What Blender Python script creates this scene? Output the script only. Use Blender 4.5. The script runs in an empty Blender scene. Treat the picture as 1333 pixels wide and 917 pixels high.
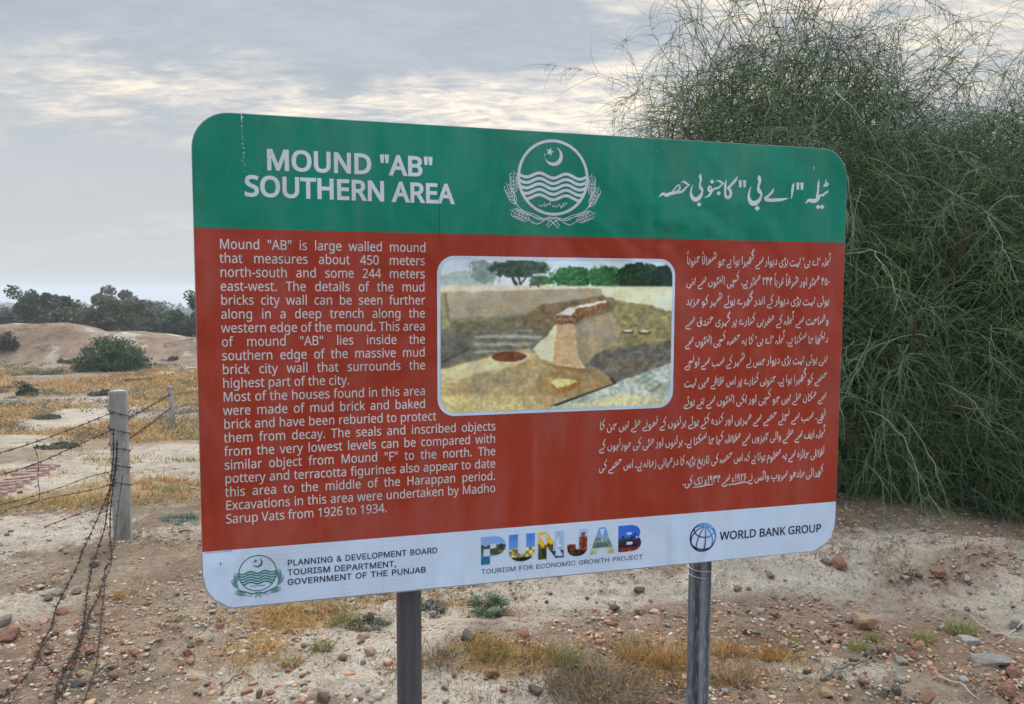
import bpy, math, random
import numpy as np
from mathutils import Vector
from mathutils.geometry import tessellate_polygon, delaunay_2d_cdt

R = math.radians
scene = bpy.context.scene
COL = scene.collection

# ------------------------------------------------------------------ camera
CAM_H = 1.6
FPX = 1050.0
cam = bpy.data.cameras.new('camera')
cam.sensor_width = 36.0
cam.lens = 36.0 * FPX / 1333.0
cam.clip_start = 0.05
cam.clip_end = 8000
cam_ob = bpy.data.objects.new('camera', cam)
COL.objects.link(cam_ob)
cam_ob.location = (0, 0, CAM_H)
PITCH, ROLL = R(4.332), R(0.1966)
from mathutils import Matrix
cam_ob.matrix_world = (Matrix.Translation((0, 0, CAM_H)) @ Matrix.Rotation(R(90) - PITCH, 4, 'X')
                       @ Matrix.Rotation(ROLL, 4, 'Z'))
scene.camera = cam_ob

# ------------------------------------------------------------------ light
SUN_EL, SUN_AZ = R(38), R(-4)          # azimuth from +Y towards +X
sd = Vector((math.sin(SUN_AZ) * math.cos(SUN_EL), math.cos(SUN_AZ) * math.cos(SUN_EL), math.sin(SUN_EL)))
sun = bpy.data.lights.new('sun', 'SUN')
sun.energy = 1.5
sun.angle = R(10)
sun.color = (1.0, 0.94, 0.86)
sun_ob = bpy.data.objects.new('sun', sun)
COL.objects.link(sun_ob)
sun_ob.rotation_euler = (-sd).to_track_quat('-Z', 'Y').to_euler()

scene.view_settings.view_transform = 'Standard'
scene.view_settings.look = 'None'
scene.view_settings.gamma = 1
scene.view_settings.exposure = 0.2


class NT:
    """small node-tree helper"""
    def __init__(self, tree):
        self.t = tree
        self.t.nodes.clear()

    def n(self, kind, **kw):
        nd = self.t.nodes.new(kind)
        for k, v in kw.items():
            setattr(nd, k, v)
        return nd

    def l(self, a, b):
        self.t.links.new(a, b)

    def inp(self, sock, v):
        if hasattr(v, 'is_linked'):
            self.l(v, sock)
        else:
            sock.default_value = v

    def math(self, op, a, b=0.0, clamp=False):
        nd = self.n('ShaderNodeMath', operation=op, use_clamp=clamp)
        self.inp(nd.inputs[0], a)
        self.inp(nd.inputs[1], b)
        return nd.outputs[0]

    def mix(self, f, a, b, blend='MIX'):
        nd = self.n('ShaderNodeMix', data_type='RGBA', blend_type=blend, clamp_factor=True)
        self.inp(nd.inputs['Factor'], f)
        for s, v in ((nd.inputs[6], a), (nd.inputs[7], b)):
            if hasattr(v, 'is_linked'):
                self.l(v, s)
            else:
                s.default_value = (*v, 1) if len(v) == 3 else v
        return nd.outputs[2]

    def noise(self, vec, scale, detail=4, rough=0.55, dist=0.0, col=False):
        nd = self.n('ShaderNodeTexNoise')
        if vec is not None:
            self.l(vec, nd.inputs['Vector'])
        nd.inputs['Scale'].default_value = scale
        nd.inputs['Detail'].default_value = detail
        nd.inputs['Roughness'].default_value = rough
        nd.inputs['Distortion'].default_value = dist
        return nd.outputs['Color' if col else 'Fac']

    def ramp(self, f, lo, hi, a=0.0, b=1.0):
        nd = self.n('ShaderNodeMapRange')
        self.inp(nd.inputs[0], f)
        nd.inputs[1].default_value = lo
        nd.inputs[2].default_value = hi
        nd.inputs[3].default_value = a
        nd.inputs[4].default_value = b
        return nd.outputs[0]

    def mapping(self, vec, scale=(1, 1, 1), rot=(0, 0, 0), loc=(0, 0, 0)):
        nd = self.n('ShaderNodeMapping')
        self.l(vec, nd.inputs[0])
        nd.inputs['Location'].default_value = loc
        nd.inputs['Rotation'].default_value = rot
        nd.inputs['Scale'].default_value = scale
        return nd.outputs[0]


ZEN = 6.2


def build_world():
    w = bpy.data.worlds.new('World')
    scene.world = w
    w.use_nodes = True
    t = NT(w.node_tree)
    out = t.n('ShaderNodeOutputWorld')
    bg = t.n('ShaderNodeBackground')
    bg.inputs['Strength'].default_value = 0.12
    t.l(bg.outputs[0], out.inputs[0])
    sky = t.n('ShaderNodeTexSky', sky_type='NISHITA')
    sky.sun_disc = False
    sky.sun_elevation = SUN_EL
    sky.sun_rotation = SUN_AZ
    sky.dust_density = 3.0
    d = t.n('ShaderNodeTexCoord').outputs['Generated']
    sep = t.n('ShaderNodeSeparateXYZ')
    t.l(d, sep.inputs[0])
    x, y, z = sep.outputs
    zz = t.math('ADD', t.math('MAXIMUM', z, 0.0), 0.16)
    comb = t.n('ShaderNodeCombineXYZ')
    t.l(t.math('DIVIDE', x, zz), comb.inputs[0])
    t.l(t.math('DIVIDE', y, zz), comb.inputs[1])
    p = comb.outputs[0]
    big = t.noise(t.mapping(p, (0.75, 1.35, 1), (0, 0, R(-38)), (7.3, 1.9, 0)), 0.62, 3, 0.5, 0.4)
    mid = t.noise(t.mapping(p, (1.0, 1.5, 1), (0, 0, R(-34))), 2.6, 9, 0.64, 0.35)
    rip = t.noise(t.mapping(p, (1.7, 4.2, 1), (0, 0, R(-40))), 5.0, 7, 0.66, 0.5)
    # cloud thickness: thin (bright) to thick (grey); a thin rippled sheet to the left, a break near the sun
    def spot(cx, cy, rx, ry, rot=0.0):
        q = t.mapping(p, (1 / rx, 1 / ry, 0), (0, 0, 0), (-cx / rx, -cy / ry, 0))
        ln = t.n('ShaderNodeVectorMath', operation='LENGTH')
        t.l(q, ln.inputs[0])
        return t.ramp(ln.outputs['Value'], 1.5, 0.2)
    m = t.math('ADD', t.math('MULTIPLY', big, 0.55), t.math('MULTIPLY', mid, 0.45))
    m = t.math('ADD', m, t.math('MULTIPLY', spot(-1.05, 2.38, .75, .36), .17))
    m = t.math('ADD', m, t.math('MULTIPLY', spot(.16, 2.62, .50, .34), .20))
    m = t.math('ADD', m, t.math('MULTIPLY', spot(1.2, 2.0, .8, .25), .12))
    m = t.math('SUBTRACT', m, t.math('MULTIPLY', spot(-.35, 1.98, .85, .34), .10))
    thin = t.ramp(m, 0.48, 0.68)
    thin2 = t.math('MULTIPLY', thin, t.ramp(t.math('ADD', t.math('MULTIPLY', rip, 0.6), t.math('MULTIPLY', mid, 0.4)), 0.40, 0.58, 0.10, 1.0))
    # glow round the veiled sun
    dot = t.n('ShaderNodeVectorMath', operation='DOT_PRODUCT')
    t.l(d, dot.inputs[0])
    gv = Vector((-0.06, 0.95, 0.36)).normalized()
    dot.inputs[1].default_value = gv
    glow = t.math('POWER', t.math('MAXIMUM', dot.outputs['Value'], 0.0), 7.0)
    front = t.math('POWER', t.ramp(y, -0.3, 1.0), 1.0)
    grey = t.mix(t.ramp(z, 0.05, 0.30), (4.1, 4.35, 4.5), (3.1, 3.55, 4.1))
    grey = t.mix(t.math('MULTIPLY', t.ramp(t.math('ADD', t.math('MULTIPLY', mid, .6), t.math('MULTIPLY', rip, .4)), 0.35, 0.65), 0.65), grey, (4.5, 4.75, 5.1))
    lit = t.mix(glow, (6.5, 6.0, 5.3), (9.6, 8.2, 6.6))
    cl = t.mix(thin2, grey, lit)
    # towards the horizon the cloud sheet melts into pale haze
    cl = t.mix(t.ramp(z, 0.02, 0.20, 0.9, 0.0), cl, (4.45, 4.65, 4.75))
    # an overcast sheet is brightest overhead; boosted out of view to light the ground
    cl = t.mix(1.0, cl, t.mix(t.ramp(z, .40, .80), (1, 1, 1), (ZEN, ZEN, ZEN)), 'MULTIPLY')
    skyb = sky.outputs[0]
    # unseen blue-white veil behind the viewer, added to light the board; blue openings
    fill_veil = t.mix(t.ramp(mid, .3, .7), (4.7, 6.0, 8.3), (5.5, 6.6, 8.3))
    fill_veil = t.mix(1.0, fill_veil, t.mix(t.ramp(z, .45, .85), (1, 1, 1), (ZEN * .46, ZEN * .43, ZEN * .36)), 'MULTIPLY')
    c = t.mix(t.ramp(y, 0.15, -0.6), cl, fill_veil)
    op = t.math('MULTIPLY', t.ramp(y, 0.05, -0.75), t.ramp(big, 0.40, 0.56, 0.0, 0.5))
    c = t.mix(op, c, skyb)
    t.l(c, bg.inputs['Color'])


build_world()


# ------------------------------------------------------------------ helpers
def tag(o, label=None, cat=None, group=None, kind=None):
    if label: o['label'] = label
    if cat: o['category'] = cat
    if group: o['group'] = group
    if kind: o['kind'] = kind
    return o


def link(name, me, mats, parent=None, loc=None, rotz=None):
    o = bpy.data.objects.new(name, me)
    COL.objects.link(o)
    if mats is not None:
        for m in (mats if isinstance(mats, (list, tuple)) else [mats]):
            me.materials.append(m)
    if parent: o.parent = parent
    if loc is not None: o.location = loc
    if rotz is not None: o.rotation_euler = (0, 0, rotz)
    return o


def empty(name, loc=(0, 0, 0), rotz=0.0):
    o = bpy.data.objects.new(name, None)
    COL.objects.link(o)
    o.empty_display_size = 0.2
    o.location = loc
    o.rotation_euler = (0, 0, rotz)
    return o


def mesh_np(name, verts, faces, colors=None, smooth=False):
    """verts (N,3); faces (M,k) int array of equal-sized faces"""
    verts = np.ascontiguousarray(verts, dtype=np.float32)
    faces = np.ascontiguousarray(faces, dtype=np.int32)
    me = bpy.data.meshes.new(name)
    me.vertices.add(len(verts))
    me.vertices.foreach_set('co', verts.ravel())
    k = faces.shape[1]
    me.loops.add(faces.size)
    me.loops.foreach_set('vertex_index', faces.ravel())
    me.polygons.add(len(faces))
    me.polygons.foreach_set('loop_start', np.arange(0, faces.size, k, dtype=np.int32))
    me.polygons.foreach_set('loop_total', np.full(len(faces), k, dtype=np.int32))
    if smooth:
        me.polygons.foreach_set('use_smooth', np.ones(len(faces), dtype=bool))
    me.update(calc_edges=True)
    if colors is not None:
        a = me.color_attributes.new('Col', 'FLOAT_COLOR', 'POINT')
        c = np.ones((len(verts), 4), dtype=np.float32)
        c[:, :3] = colors
        a.data.foreach_set('color', c.ravel())
    return me


def mesh_py(name, verts, faces, smooth=False):
    me = bpy.data.meshes.new(name)
    me.from_pydata(verts, [], faces)
    me.update()
    if smooth:
        for p in me.polygons: p.use_smooth = True
    return me


def srgb(r, g, b):
    f = lambda c: c / 12.92 if c <= 0.04045 else ((c + 0.055) / 1.055) ** 2.4
    return (f(r / 255), f(g / 255), f(b / 255))


def srgb_np(a):
    a = np.asarray(a, float) / 255
    return np.where(a <= 0.04045, a / 12.92, ((a + 0.055) / 1.055) ** 2.4)


def vnoise(x, y, seed=0):
    """2-D value noise in 0..1"""
    xi = np.floor(x).astype(np.int64); yi = np.floor(y).astype(np.int64)
    xf = x - xi; yf = y - yi
    def h(a, b):
        v = (a * 374761393 + b * 668265263 + seed * 1442695041) & 0x7fffffff
        v = ((v ^ (v >> 13)) * 1274126177) & 0x7fffffff
        v = v ^ (v >> 16)
        return (v & 0xffff) / 65535.0
    u = xf * xf * (3 - 2 * xf); v = yf * yf * (3 - 2 * yf)
    return (h(xi, yi) * (1 - u) + h(xi + 1, yi) * u) * (1 - v) + (h(xi, yi + 1) * (1 - u) + h(xi + 1, yi + 1) * u) * v


def fbm(x, y, seed=0, octs=4, gain=0.5):
    s = 0; a = 1; n = 0
    for k in range(octs):
        s = s + a * vnoise(x * 2 ** k + 13.7 * k, y * 2 ** k + 7.1 * k, seed + k)
        n += a; a *= gain
    return s / n


def sstep(a, b, x):
    t = np.clip((x - a) / (b - a), 0, 1)
    return t * t * (3 - 2 * t)


# ------------------------------------------------------------------ terrain
RX = [-60, -45, -30, -24, -21.9, -20.6, -20.0, -18.7, -16.9, -14.9, -11, -6, 0, 8, 30]
RZ = [-.5, -.2, -.18, -.1, -.04, -.1, -.36, -.34, -.46, -.68, -.85, -.9, -1.1, -1.3, -1.3]


def terrain(x, y):
    x = np.asarray(x, float); y = np.asarray(y, float)
    left = np.interp(y, [5.3, 8, 14, 26, 34, 60, 120, 400, 900, 4000], [0, -.2, -.885, -1.3, -1.55, -3.6, -6, -12.5, -24.5, -92])
    right = np.interp(y, [9, 14, 26, 60, 120, 400, 900, 4000], [0, -.3, -1.2, -3.6, -6, -12.5, -24.5, -92])
    w = sstep(-1.2, 2.2, x - 0.02 * y)
    z = left * (1 - w) + right * w
    z = np.where(y < 0, np.interp(y, [-3000, -60, -8, 0], [-4.5, -3, -.1, 0]), z)
    # old eroded mound across the field
    rt = np.interp(x, RX, RZ)
    rt = rt + .22 * (fbm(x * .6, y * .1, 5) - .5)
    gul = 1.6 * (fbm(x * .7, y * .22, 9, 4) - .5)
    up = sstep(34.0 + gul, 37.6, y)
    back = sstep(38.4, 47, y)
    mask = sstep(-60, -48, x) * (1 - sstep(2, 14, x))
    z = z + (rt - z) * up * (1 - back) * mask
    z = z + mask * up * (1 - back) * (.8 * (fbm(x * .8, y * .45, 14, 5, .6) - .5) * sstep(0, 1.2, rt - z + .9) * (1 - sstep(36.8, 37.6, y)))
    # low swells and roughness
    far = np.clip(np.hypot(x, y) / 12, 0, 1)
    z = z + .05 * (fbm(x * .8 + 3, y * .8, 2, 3) - .5) * (1 - .2 * far) + .028 * (fbm(x * 3.1, y * 3.1, 4, 3) - .5) + .25 * far * (fbm(x * .12, y * .12, 8, 3) - .5)
    # small bank left of the big bush
    bx = sstep(1.02, 1.32, x + .5 * (vnoise(y * 2.1, x, 3) - .5)) * (1 - sstep(2.6, 3.6, x))
    by = sstep(4.0, 4.5, y) * (1 - sstep(5.6, 6.6, y))
    z = z + .13 * bx * by
    z = z - .10 * np.exp(-((x - 1.0) / .28) ** 2 - ((y - 4.75) / .3) ** 2)
    # pale hump and the gully beside it in front of the sign
    z = z + .07 * np.exp(-((x + .15) / .42) ** 2 - ((y - 3.35) / .3) ** 2)
    # rough bank at the right edge
    z = z + .10 * sstep(2.3, 2.7, x + .3 * (vnoise(y * 3, x, 6) - .5)) * (1 - sstep(4.2, 4.9, y)) * sstep(2.2, 3.2, y)
    return z


def tz(x, y):
    return float(terrain(np.array([x]), np.array([y]))[0])


def at(px, py):
    """point of the terrain seen at a place of the photograph (only used to lay out where things stand)"""
    u, v = px - 666.5, py - 458.5
    cr, sr = math.cos(-ROLL), math.sin(-ROLL)
    u, v = u * cr - v * sr, u * sr + v * cr
    c, s = math.cos(PITCH), math.sin(PITCH)
    up = -v / FPX
    r = (u / FPX, c + up * s, -s + up * c)
    t = np.geomspace(1.5, 90, 6000)
    zs = CAM_H + r[2] * t
    g = terrain(r[0] * t, r[1] * t)
    k = int(np.argmax(zs <= g))
    if zs[k] > g[k]: k = len(t) - 1
    return r[0] * t[k], r[1] * t[k], float(g[k])


def px_size(px, y):
    return px * y / FPX


def axis(fine0, fine1, step, lo, hi, grow=1.06):
    c = list(np.arange(fine0, fine1, step))
    s = step; v = c[-1]
    while v < hi:
        s *= grow; v += s; c.append(v)
    s = step; v = c[0]; pre = []
    while v > lo:
        s *= grow; v -= s; pre.append(v)
    return np.array(pre[::-1] + c)


def ground_mats():
    m = bpy.data.materials.new('dry earth')
    m.use_nodes = True
    t = NT(m.node_tree)
    out = t.n('ShaderNodeOutputMaterial')
    b = t.n('ShaderNodeBsdfPrincipled')
    t.l(b.outputs[0], out.inputs[0])
    p = t.n('ShaderNodeTexCoord').outputs['Object']
    za = t.n('ShaderNodeAttribute', attribute_name='Col')
    sep = t.n('ShaderNodeSeparateColor')
    t.l(za.outputs['Color'], sep.inputs[0])
    pale, red, grass = sep.outputs
    n1 = t.noise(p, 1.3, 5, .6)
    n0 = t.noise(p, .42, 6, .68)
    n2 = t.noise(p, 9, 6, .65)
    n3 = t.noise(p, 55, 4, .7)
    n4 = t.noise(p, 220, 2, .6)
    base = t.mix(t.ramp(n2, .35, .65), (.38, .28, .19), (.54, .42, .29))
    base = t.mix(t.ramp(n1, .42, .62), base, (.40, .27, .16))
    base = t.mix(t.ramp(n0, .40, .60, 0, .75), base, (.245, .17, .11))
    palec = t.mix(t.ramp(n2, .35, .7), (.63, .525, .40), (.74, .63, .49))
    pm = t.math('ADD', pale, t.math('ADD', t.math('MULTIPLY', t.math('SUBTRACT', n2, .5), 1.5), t.math('MULTIPLY', t.math('SUBTRACT', n3, .5), .7)))
    base = t.mix(t.ramp(pm, .27, .62), base, palec)
    redc = t.mix(t.ramp(n3, .35, .65), (.27, .155, .09), (.40, .255, .165))
    rm = t.math('ADD', red, t.math('ADD', t.math('MULTIPLY', t.math('SUBTRACT', n2, .5), 1.6), t.math('MULTIPLY', t.math('SUBTRACT', n3, .5), 1.0)))
    base = t.mix(t.ramp(rm, .45, .95, 0, .8), base, redc)
    grc = t.mix(t.ramp(n2, .35, .65), (.44, .25, .08), (.54, .34, .13))
    gm = t.math('ADD', grass, t.math('MULTIPLY', t.math('SUBTRACT', n2, .5), 1.0))
    base = t.mix(t.ramp(gm, .42, .7, 0, .85), base, grc)
    # crumbs and grit of several colours
    vor = t.n('ShaderNodeTexVoronoi', feature='F1')
    t.l(p, vor.inputs['Vector'])
    vor.inputs['Scale'].default_value = 75
    crumbs = t.n('ShaderNodeSeparateColor')
    t.l(vor.outputs['Color'], crumbs.inputs[0])
    cm = t.math('MULTIPLY', t.math('GREATER_THAN', crumbs.outputs[0], .72), t.math('LESS_THAN', vor.outputs['Distance'], .42))
    ccol = t.mix(crumbs.outputs[1], (.09, .06, .04), (.58, .48, .35))
    ccol = t.mix(t.math('GREATER_THAN', crumbs.outputs[2], .66), ccol, (.30, .13, .085))
    base = t.mix(t.math('MULTIPLY', cm, .75), base, ccol)
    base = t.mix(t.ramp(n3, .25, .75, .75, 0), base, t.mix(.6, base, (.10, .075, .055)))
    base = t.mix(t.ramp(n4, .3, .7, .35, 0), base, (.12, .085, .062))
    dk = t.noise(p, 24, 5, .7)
    base = t.mix(t.ramp(dk, .30, .46, .55, 0), base, (.13, .09, .065))  # dark crevice colour painted in for small shadows in the soil
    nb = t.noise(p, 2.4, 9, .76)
    base = t.mix(t.ramp(nb, .34, .56, .62, 0), base, t.mix(.80, base, (.06, .043, .033)))  # broader dark mottling, relief shade put into the soil colour
    nc = t.noise(p, 6.5, 7, .74, .4)
    base = t.mix(t.ramp(nc, .55, .68, 0, .35), base, (.52, .43, .33))
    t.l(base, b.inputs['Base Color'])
    b.inputs['Roughness'].default_value = .95
    b.inputs['Specular IOR Level'].default_value = .15
    bump = t.n('ShaderNodeBump')
    bump.inputs['Strength'].default_value = .9
    bump.inputs['Distance'].default_value = .034
    h = t.math('ADD', t.math('ADD', t.math('MULTIPLY', n1, 3.0), t.math('MULTIPLY', n2, 1.4)), t.math('ADD', t.math('MULTIPLY', n3, .6), t.math('ADD', t.math('MULTIPLY', n4, .2), t.math('MULTIPLY', cm, .25))))
    t.l(h, bump.inputs['Height'])
    t.l(bump.outputs[0], b.inputs['Normal'])
    return m


def zones(x, y):
    """weights of pale silt, red rubble and ochre grass over the ground; gully shading painted in on the mound"""
    wob = lambda s, k: (fbm(x * s, y * s, k, 3) - .5)
    pale = np.full(x.shape, .12); red = np.full(x.shape, .18); gr = np.zeros(x.shape)
    def blob(arr, px, py, rx, ry, a):
        cx, cy, _ = at(px, py)
        rr = ((x - cx) / rx) ** 2 + ((y - cy) / ry) ** 2 + 1.6 * wob(1.5 / max(rx, .3), int(px))
        arr += a * np.clip(1.25 - rr, 0, 1)
    for a in ((225, 600, 1.7, 2.2, 1.0), (100, 630, 1.3, .6, .5), (470, 830, .42, .5, 1.0), (640, 880, .5, .3, 1.0), (345, 880, .3, .25, .6),
              (760, 790, .55, .4, .7), (1150, 775, 1.6, .3, 1.0), (1290, 740, .8, .8, .9), (1050, 745, .6, .5, .9), (820, 760, 1.0, .5, .5),
              (1090, 870, .3, .12, .8), (60, 690, .6, .6, .7), (240, 690, .4, .3, .5), (40, 790, .3, .3, .5), (300, 800, .4, .3, .35), (560, 900, .25, .2, .8), (620, 800, .4, .3, .6), ) + ((170, 530, 2, 2, .35),):
        blob(pale, *a)
    for a in ((960, 810, .7, .35, .9), (1100, 800, .8, .3, .6), (700, 810, .5, .3, .5), (1300, 870, .4, .4, .8), (150, 800, .5, .6, .45), (60, 860, .4, .4, .6),
              (1220, 850, .6, .3, .5), (1230, 745, .5, .25, .7), (1320, 700, .5, .3, .6), (820, 830, .4, .3, .4), (40, 495, 5, 1.2, .9), (300, 720, .5, .6, .35), (1000, 890, .6, .2, .4)):
        blob(red, *a)
    for a in ((380, 805, .28, .22, .8), (335, 850, .22, .2, .7), (200, 635, 1.1, .6, .7), (100, 650, .9, .4, .5), (1010, 850, .2, .12, .6), (870, 865, .3, .2, .6), (640, 850, .3, .15, .6), (770, 880, .5, .25, .35)):
        blob(gr, *a)
    field = sstep(9, 12, y) * (1 - sstep(32, 35, y)) * (1 - sstep(-1, 3, x))
    g2 = fbm(x * .45 + 4, y * .30, 21, 5, .6)
    gf = .9 * sstep(.46, .60, g2)
    for px, py, rx, ry in ((215, 508, 2.2, 4.0), (240, 490, 2.5, 4), (150, 563, 1.6, 2.0), (15, 540, 1.8, 2.0), (110, 592, 2.2, 1.0), (60, 560, 1.5, 1.2), (120, 500, 2.5, 3)):
        cx, cy, _ = at(px, py)
        gf = gf + 1.1 * np.clip(1.15 - ((x - cx) / rx) ** 2 - ((y - cy) / ry) ** 2 + 2.0 * (g2 - .5), 0, 1)
    # bare track running slantwise across the field
    tp = [at(*q)[:2] for q in ((-30, 592), (20, 572), (105, 536), (177, 500), (255, 478))]
    dist = np.full(x.shape, 99.0)
    for (ax, ay), (bx_, by_) in zip(tp, tp[1:]):
        L2 = (bx_ - ax) ** 2 + (by_ - ay) ** 2
        u = np.clip(((x - ax) * (bx_ - ax) + (y - ay) * (by_ - ay)) / L2, 0, 1)
        dist = np.minimum(dist, np.hypot(x - ax - u * (bx_ - ax), y - ay - u * (by_ - ay)))
    trk = np.clip(1.3 - dist / (.75 + .5 * (g2 - .5)) + 1.2 * wob(.9, 88), 0, 1)
    gr = gr + field * np.clip(gf - 1.3 * trk, 0, 1)
    pale = pale + field * (.55 * trk + .25 * sstep(.5, .4, g2) - .1)
    red = red + field * .15
    rid = sstep(33.8, 36, y) * (1 - sstep(45, 50, y))
    rn = fbm(x * .45, y * .4, 31, 4)
    r2 = fbm(x * 1.5 + .6 * y, y * .7, 33, 5, .68)  # gully relief shading painted as streaks: pale rims, brown hollows
    pale = pale + rid * (.9 * sstep(.54, .66, r2) - .34) + rid * .25 * sstep(37.2, 37.9, y)
    red = red + rid * (.08 + .9 * sstep(.54, .42, r2) + .3 * sstep(.56, .44, rn))
    far = sstep(48, 60, y)
    pale = pale * (1 - far); red = red * (1 - far)
    return np.stack([np.clip(pale, 0, 1.2), np.clip(red, 0, 1.2), np.clip(gr + far * .3, 0, 1)], -1)


def build_ground():
    a = axis(-3.6, 3.8, .022, -2600, 2600, 1.055)
    xs = np.concatenate([a[a < -29], np.arange(-28.8, -8, .26), a[a > -8]])
    a = axis(2.6, 7.0, .018, -700, 3900, 1.035)
    ys = np.concatenate([a[a < 24], np.arange(24.3, 43, .17), a[a > 43.2]])
    X, Y = np.meshgrid(xs, ys)
    Z = terrain(X, Y)
    near = np.clip(1.3 - np.hypot(X, Y - 4) / 7, 0, 1)
    rg = np.abs(fbm(X * 5.5, Y * 5.5, 46, 4, .6) - .5)
    Z = Z + near * (.016 * (fbm(X * 12, Y * 12, 41, 3) - .5) + .016 * (vnoise(X * 27, Y * 27, 44) - .5) - .03 * np.clip(.07 - rg, 0, 1) / .07 * (fbm(X * 1.7, Y * 1.7, 47, 3) > .47))
    V = np.stack([X, Y, Z], -1).reshape(-1, 3)
    ny, nx = X.shape
    i = np.arange(ny * nx).reshape(ny, nx)
    F = np.stack([i[:-1, :-1], i[:-1, 1:], i[1:, 1:], i[1:, :-1]], -1).reshape(-1, 4)
    me = mesh_np('ground', V, F, zones(X, Y).reshape(-1, 3), smooth=True)
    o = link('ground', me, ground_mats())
    tag(o, 'dry rubbly earth of an old settlement mound with pale silt and ochre grass', 'ground', kind='structure')


build_ground()


# ------------------------------------------------------------------ generic materials
def mat(name, build, rough=.6, spec=.5, metal=0.0):
    m = bpy.data.materials.new(name)
    m.use_nodes = True
    t = NT(m.node_tree)
    out = t.n('ShaderNodeOutputMaterial')
    b = t.n('ShaderNodeBsdfPrincipled')
    t.l(b.outputs[0], out.inputs[0])
    b.inputs['Roughness'].default_value = rough
    b.inputs['Specular IOR Level'].default_value = spec
    b.inputs['Metallic'].default_value = metal
    build(t, b, t.n('ShaderNodeTexCoord').outputs['Object'])
    return m


def bump_to(t, b, h, strength, dist):
    bp = t.n('ShaderNodeBump')
    bp.inputs['Strength'].default_value = strength
    bp.inputs['Distance'].default_value = dist
    t.l(h, bp.inputs['Height'])
    t.l(bp.outputs[0], b.inputs['Normal'])


def attr_mat(name, rough=.7, spec=.3, var=.0, trans=0.0):
    def f(t, b, p):
        a = t.n('ShaderNodeAttribute', attribute_name='Col').outputs['Color']
        if var:
            a = t.mix(1.0, a, t.mix(t.ramp(t.noise(p, 14, 4), .3, .7), (1 - var,) * 3, (1 + var,) * 3), 'MULTIPLY')
        t.l(a, b.inputs['Base Color'])
    m = mat(name, f, rough, spec)
    if trans:
        nt = m.node_tree
        b = next(n for n in nt.nodes if n.type == 'BSDF_PRINCIPLED')
        out = next(n for n in nt.nodes if n.type == 'OUTPUT_MATERIAL')
        tr = nt.nodes.new('ShaderNodeBsdfTranslucent')
        a = next(n for n in nt.nodes if n.type == 'ATTRIBUTE')
        nt.links.new(a.outputs['Color'], tr.inputs['Color'])
        mx = nt.nodes.new('ShaderNodeMixShader')
        mx.inputs[0].default_value = trans
        nt.links.new(b.outputs[0], mx.inputs[1])
        nt.links.new(tr.outputs[0], mx.inputs[2])
        nt.links.new(mx.outputs[0], out.inputs[0])
    return m


def flex_print(name, color=None, rough=.34):
    """printed vinyl sheet: faint weave ribs, slack undulation, dust and stains"""
    def f(t, b, p):
        if color is None:
            c = t.n('ShaderNodeAttribute', attribute_name='Col').outputs['Color']
        else:
            rgb = t.n('ShaderNodeRGB')
            rgb.outputs[0].default_value = (*color, 1)
            c = rgb.outputs[0]
        dust = t.noise(t.mapping(p, (2.2, 1, .9)), 3.0, 6, .62)
        c = t.mix(t.ramp(dust, .46, .74, 0, .13), c, (.40, .37, .34))
        wst = t.noise(t.mapping(p, (22, 1, .8)), 1.0, 5, .6)
        c = t.mix(t.ramp(wst, .54, .74, 0, .05), c, (.55, .54, .52))
        c = t.mix(t.ramp(wst, .45, .30, 0, .09), c, (.03, .03, .03))
        spk = t.noise(p, 130, 2, .5)
        c = t.mix(t.ramp(spk, .70, .76, 0, .25), c, (.12, .09, .07))
        sep = t.n('ShaderNodeSeparateXYZ')
        t.l(p, sep.inputs[0])
        rib = t.math('SINE', t.math('MULTIPLY', sep.outputs[2], 2 * math.pi / .0115))
        rib2 = t.math('SINE', t.math('MULTIPLY', sep.outputs[0], 2 * math.pi / .0125))
        und = t.noise(t.mapping(p, (1, 1, .55)), 2.6, 3, .5, .6)
        c2 = t.mix(t.ramp(rib, -1, 1, 0, .016), c, (.02, .02, .02))
        t.l(c2, b.inputs['Base Color'])
        h = t.math('ADD', t.math('MULTIPLY', und, 1.0), t.math('ADD', t.math('MULTIPLY', rib, .0007), t.math('MULTIPLY', rib2, .0003)))
        bump_to(t, b, h, .85, .09)
        t.l(t.ramp(dust, .4, .7, rough - .08, rough + .14), b.inputs['Roughness'])
    return mat(name, f, rough, .24)


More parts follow.
